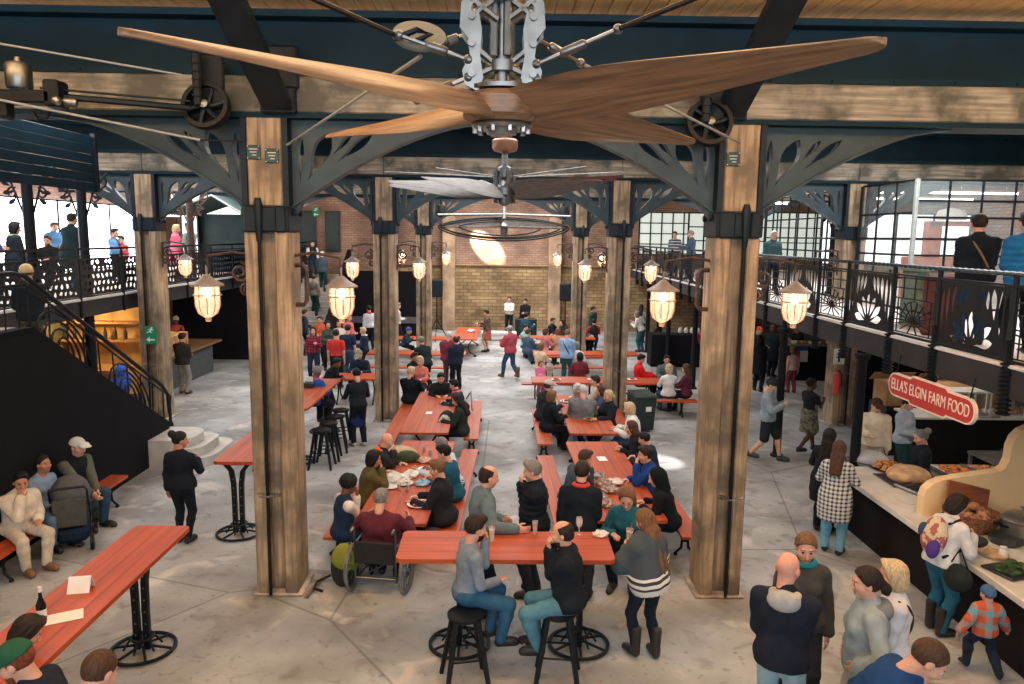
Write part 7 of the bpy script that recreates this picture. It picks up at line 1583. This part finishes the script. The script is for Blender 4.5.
# rucksack on the woman's back: worn, so it is its own thing
d = PEOPLE['ruck']; T = d['T']; c = d['tp'](0, -.2, .27)
r = empty('rucksack', 'cream and purple patterned rucksack on the woman in white', 'backpack', tuple(world('ruck', (0, 0, 0))), -R_(d['face']))
ops = [('ell', c, v3(.16, .1, .24), T, .02), ('ell', c+T@v3(0, -.05, -.02), v3(.12, .09, .17), T, .03)]; V, F = sdf(ops, .014); mesh_np('bag_body', V, F, [cloth((206, 192, 162), 'spot', (170, 96, 96), .6)], None, r)
V, F = sdf([('ell', c+T@v3(.09, -.08, -.13), v3(.08, .06, .12), T, .02)], .014); mesh_np('purple_pocket', V, F, [cloth((84, 60, 140))], None, r)
V, F = sdf([('ell', c+T@v3(-.09, -.09, .04), v3(.06, .05, .09), T, .02)], .014); mesh_np('navy_pocket', V, F, [cloth((52, 76, 104))], None, r)
for sx in (-1, 1):
    mb = MB(); mb.tube([d['tp'](sx*.1, -.15, .46), d['tp'](sx*.12, -.02, .53), d['tp'](sx*.125, .13, .4), d['tp'](sx*.165, .08, .18), d['tp'](sx*.14, -.15, .06)], .018, 6); mb.build('shoulder_strap', BLK, r, True)
p = world('ruck', d['tp'](.27, .0, -.12)); r = empty('handbag', 'dark handbag hanging from the arm of the woman in white', 'bag', tuple(p), -R_(50)); mb = MB(); mb.sphere((0, 0, 0), (.16, .08, .17), 12, 8); mb.build('bag_body', cloth((44, 50, 50)), r, True); mb = MB(); mb.tube([(-.1, 0, .12), (0, 0, .36), (.1, 0, .12)], .012, 6); mb.build('handle', BLK, r, True)
p = world('ruck', d['tp'](.12, .32, .30)); r = empty('scarf_bundle', 'dark green scarf bundle held by the woman in white', 'scarf', tuple(p)); mb = MB(); mb.sphere((0, 0, 0), (.14, .1, .07), 12, 8); mb.build('bundle', cloth((52, 62, 58)), r, True)
# table clutter ------------------------------------------------------
def plate_of(px, py, z_, rad, label, food, seed, n=16, s=.026, rim=PLA):
    g = fl(px, py, z_); r = empty('dinner_plate', label, 'plate', (g[0], g[1], z_+.001)); mb = MB(); mb.lathe([(.02, 0), (rad*.6, 0), (rad, .022), (rad*.97, .027), (rad*.6, .009), (.02, .008)], (0, 0, 0), 24); mb.build('plate', rim, r, True)
    if food: mb = MB(); mound(mb, rad*.65, .045, n, random.Random(seed), s, .012); mb.build('food', food, r, True)
CURRY = mat('orange curry', rgb(214, 130, 52), rough=.5, var=.25, scale=18); MEAT = mat('brown leftovers', rgb(150, 92, 62), rough=.6, var=.35, scale=18); GREEN = mat('green salad', rgb(96, 120, 62), rough=.6, var=.3, scale=18)
plate_of(387, 475, .75, .19, 'white plate of orange curry on the plates table', CURRY, 2)
plate_of(419, 505, .75, .18, 'white plate of leftovers near the older woman in black', MEAT, 3, 22)
plate_of(405, 484, .75, .14, 'white plate with papers in the middle of the plates table', WHITE, 4, 14)
plate_of(425, 470, .75, .13, 'small plate at the right edge of the plates table', MEAT, 5, 10)
plate_of(391, 487, .75, .15, 'empty white plate before the curly haired person', None, 5)
crumple(fl(398, 482, .75), .19, 'large crumpled white wrapper on the plates table', 'wrapper', seed=2); crumple(fl(411, 477, .75), .15, 'smaller white wrapper beside the large one', 'wrapper', seed=3); crumple(fl(422, 485, .75), .12, 'blue and white packet on the plates table', 'wrapper', mat('pale blue', rgb(150, 190, 220)), 'food_packet', 4)
crumple(fl(424, 462, .75), .13, 'pinkish napkin on the plates table', 'napkin', mat('pinkish paper', rgb(216, 176, 160)), 'paper_napkin', 5)
g = fl(400, 459, .75); r = empty('coat', 'beige and green coat heaped on the plates table', 'coat', (g[0], g[1], .75)); mb = MB(); mb.sphere((0, 0, .08), (.32, .24, .16), 16, 10); mb.v = [(x, y, max(0, z_)) for x, y, z_ in mb.v]; mb.build('folded_cloth', cloth((190, 168, 142)), r, True); mb = MB(); mb.sphere((.12, -.14, .08), (.26, .14, .12), 14, 8); mb.v = [(x, y, max(0, z_)) for x, y, z_ in mb.v]; mb.build('green_lining', cloth((70, 78, 52)), r, True)
for k, (px, py) in enumerate(((408, 490), (399, 490), (424, 451), (430, 455))): glass('water_glass', fl(px, py, .75), ['dark cola glass right of the wrappers', 'short dark glass left of the wrappers', 'glass near the far end of the plates table', 'second glass near the far end of the plates table'][k], (50, 30, 26), h_=.1)
MEN = mat('paper card', rgb(232, 230, 226), rough=.7, var=.02)
def card(px, py, z_, w, l, rz, label, name='paper_napkin', cat='napkin'): g = fl(px, py, z_); mb = MB(); mb.box((0, 0, .004), (w, l, .006), bev=.001); o = mb.build(name, MEN, None, loc=(g[0], g[1], z_+.001), rz=rz); tag(o, label, cat)
card(602, 459, .75, .16, .26, .1, 'folded white napkin on the right napkin table'); card(429, 413, .75, .14, .2, 0, 'small white card on the nearly empty table'); crumple(fl(615, 484, .75), .13, 'white paper plate bundle near the laughing woman', 'wrapper', seed=7)
for k in range(5):
    crumple(fl(598+6*(k % 3), 478+7*k, .75), .14, 'pinkish grey food wrapper, number %s along the napkin table' % ('one', 'two', 'three', 'four', 'five')[k], 'wrapper', mat('wrapper grey pink', rgb(176, 158, 150), var=.3, scale=20), 'food_wrapper', 20+k)
g = fl(438, 392, .75); r = empty('woolly_bag', 'dark red knitted bag at the far end of the nearly empty table', 'bag', (g[0], g[1], .75)); mb = MB(); mb.sphere((0, 0, .1), (.26, .2, .15), 14, 10); mb.v = [(x, y, max(0, z_)) for x, y, z_ in mb.v]; mb.build('bag', cloth((96, 50, 56), 'spot', (44, 44, 46)), r, True)
g = fl(447, 427, .6); r = empty('rucksack', 'grey and white rucksack held on the lap by the nearly empty table', 'backpack', (g[0], g[1], .52)); mb = MB(); mb.sphere((0, 0, .2), (.19, .2, .25), 14, 10); mb.build('bag_body', cloth((44, 50, 52)), r, True); mb = MB(); mb.sphere((-.03, -.1, .22), (.14, .14, .17), 12, 8); mb.build('front_pocket', cloth((196, 196, 186), 'spot', (110, 120, 90)), r, True)
g = fl(466, 425); r = empty('folded_buggy', 'dark folded buggy on the bench beside the rucksack', 'buggy', (g[0]-.1, g[1]-.4, .47), .3); mb = MB(); mb.box((0, 0, .14), (.3, .6, .22), bev=.07); mb.build('seat', cloth((40, 48, 46)), r, True); mb = MB(); mb.tube([(.2, -.3, .05), (.24, 0, .45), (.22, .35, .2)], .02, 6); mb.tube([(-.16, -.34, .05), (-.05, .0, .4), (-.1, .4, .12)], .018, 6); mb.build('frame', CHROME, r, True)
card(452, 605, 1.1, .2, .2, 0, 'x') if False else None
g = fl(81, 590, 1.22); r = empty('folded_card', 'small folded white card standing on the long bar table', 'card', (g[0], g[1], 1.22), 1.75); mb = MB(); mb.box((-.04, 0, .07), (.008, .2, .16), rot=Matrix.Rotation(R_(28), 3, 'Y')); mb.box((.04, 0, .07), (.008, .2, .16), rot=Matrix.Rotation(R_(-28), 3, 'Y')); mb.build('card', MEN, r)
card(62, 618, 1.22, .34, .2, .5, 'white sheet of paper lying on the long bar table', 'paper_sheet', 'paper')
g = fl(42, 619, 1.22); r = empty('sauce_bottle', 'dark bottle with white cap on the long bar table', 'bottle', (g[0], g[1], 1.22)); mb = MB(); mb.lathe([(.02, 0), (.042, .005), (.042, .14), (.016, .21), (.014, .26)], (0, 0, 0), 16); mb.build('bottle_body', mat('dark bottle glass', rgb(26, 30, 28), rough=.15), r, True); mb = MB(); mb.lathe([(.017, .26), (.018, .31), (.005, .312)], (0, 0, 0), 12); mb.build('cap', WHITE, r, True); mb = MB(); mb.lathe([(.043, .03), (.043, .1)], (0, 0, 0), 16); mb.f = mb.f[:-2]; mb.m = mb.m[:-2]; mb.build('label', WHITE, r)
glass('drinking_glass', v3(-2.2, 25.0, .75), 'pale cup on the table in the far left distance', (226, 220, 210)); crumple(fl(471, 332, .75), .16, 'white round paper bowl on the lone back table', 'bowl', PLA, 'paper_bowl', 8)
g = fl(309, 387, 1.22); r = empty('menu_holder', 'dark green menu holder on the stool lined bar table', 'holder', (g[0], g[1], 1.22)); mb = MB(); mb.box((0, 0, .06), (.22, .3, .12), bev=.02); mb.build('box', BINM, r); mb = MB(); mb.box((0, .05, .17), (.16, .02, .12)); mb.build('cards', MEN, r)
for k, (px, py) in enumerate(((556, 380), (592, 380), (632, 380))): plate_of(px, py, .75, .14, ['plate at the left end of the crosswise table', 'plate in front of the maroon jacketed woman', 'plate before the man in red'][k], MEAT, 30+k, 8)
for k, (px, py) in enumerate(((566, 402), (575, 398), (590, 420))): plate_of(px, py, .75, .15, ['left paper plate on the crowded table', 'middle paper plate on the crowded table', 'brown paper tray beside the big man in grey'][k], MEAT, 40+k, 8, rim=PLA if k < 2 else CARD)
# ------------------------------------------------------------------ light
sc = bpy.context.scene
sc.view_settings.view_transform = 'Standard'; sc.view_settings.look = 'None'; sc.view_settings.gamma = 1; sc.view_settings.use_curve_mapping = False
sc.view_settings.exposure = 0.
w = bpy.data.worlds.new('sky'); sc.world = w; w.use_nodes = True
bg = w.node_tree.nodes['Background']; bg.inputs[0].default_value = (.74, .87, 1., 1); bg.inputs[1].default_value = .28
def area(loc, size, power, col, rot=(0, 0, 0)):
    l = bpy.data.objects.new('roof_light', bpy.data.lights.new('roof_light', 'AREA')); COL.objects.link(l); l.data.shape = 'RECTANGLE'; l.data.size, l.data.size_y = size; l.data.energy = power; l.data.color = col; l.location = loc; l.rotation_euler = rot; return l
for y, p_ in ((4.3, 30), (14.1, 340), (23.4, 560), (32.4, 1050)):
    area((0, y, 7.25), (5.2, 5.), p_, (1., .985, .97))  # unseen soft panels under the closed ceiling, standing in for skylights
for y in (14.1, 23.4):
    area((8.6, y, 7.25), (3., 4.), 420, (.95, .97, 1.)); area((-9.3, y, 7.25), (3., 4.), 420, (.95, .97, 1.))  # further unseen panels that brighten the galleries
area((0, 6.2, 6.95), (18, 1.2), 1100, (.95, .97, 1), (PI, 0, 0))  # added uplight out of view that brightens the ceiling boards
area((0, -4, 6.0), (14, 3.5), 740, (.9, .95, 1.), (R_(82), 0, 0)).name = 'rear_fill_light'  # added fill behind the camera for upright faces, no window modelled
def spot(loc, tgt, ang, e, col, name, blend=.5):
    s = bpy.data.objects.new(name, bpy.data.lights.new(name, 'SPOT')); COL.objects.link(s); s.data.energy = e; s.data.color = col; s.data.spot_size = R_(ang); s.data.spot_blend = blend; s.data.shadow_soft_size = .05
    s.location = loc; s.rotation_euler = (Vector(tgt)-Vector(loc)).to_track_quat('-Z', 'Y').to_euler()
spot((-3.6, 34.9, 7.1), (-.95, 37.4, 4.3), 15, 15000, (1, .9, .76), 'sun_beam', .35)
spot((5.6, 12.4, 7.1), (3.3, 15.3, 0), 9, 5200, (1, .97, .92), 'floor_sun_beam', .6)
sc.cycles.use_denoising = True
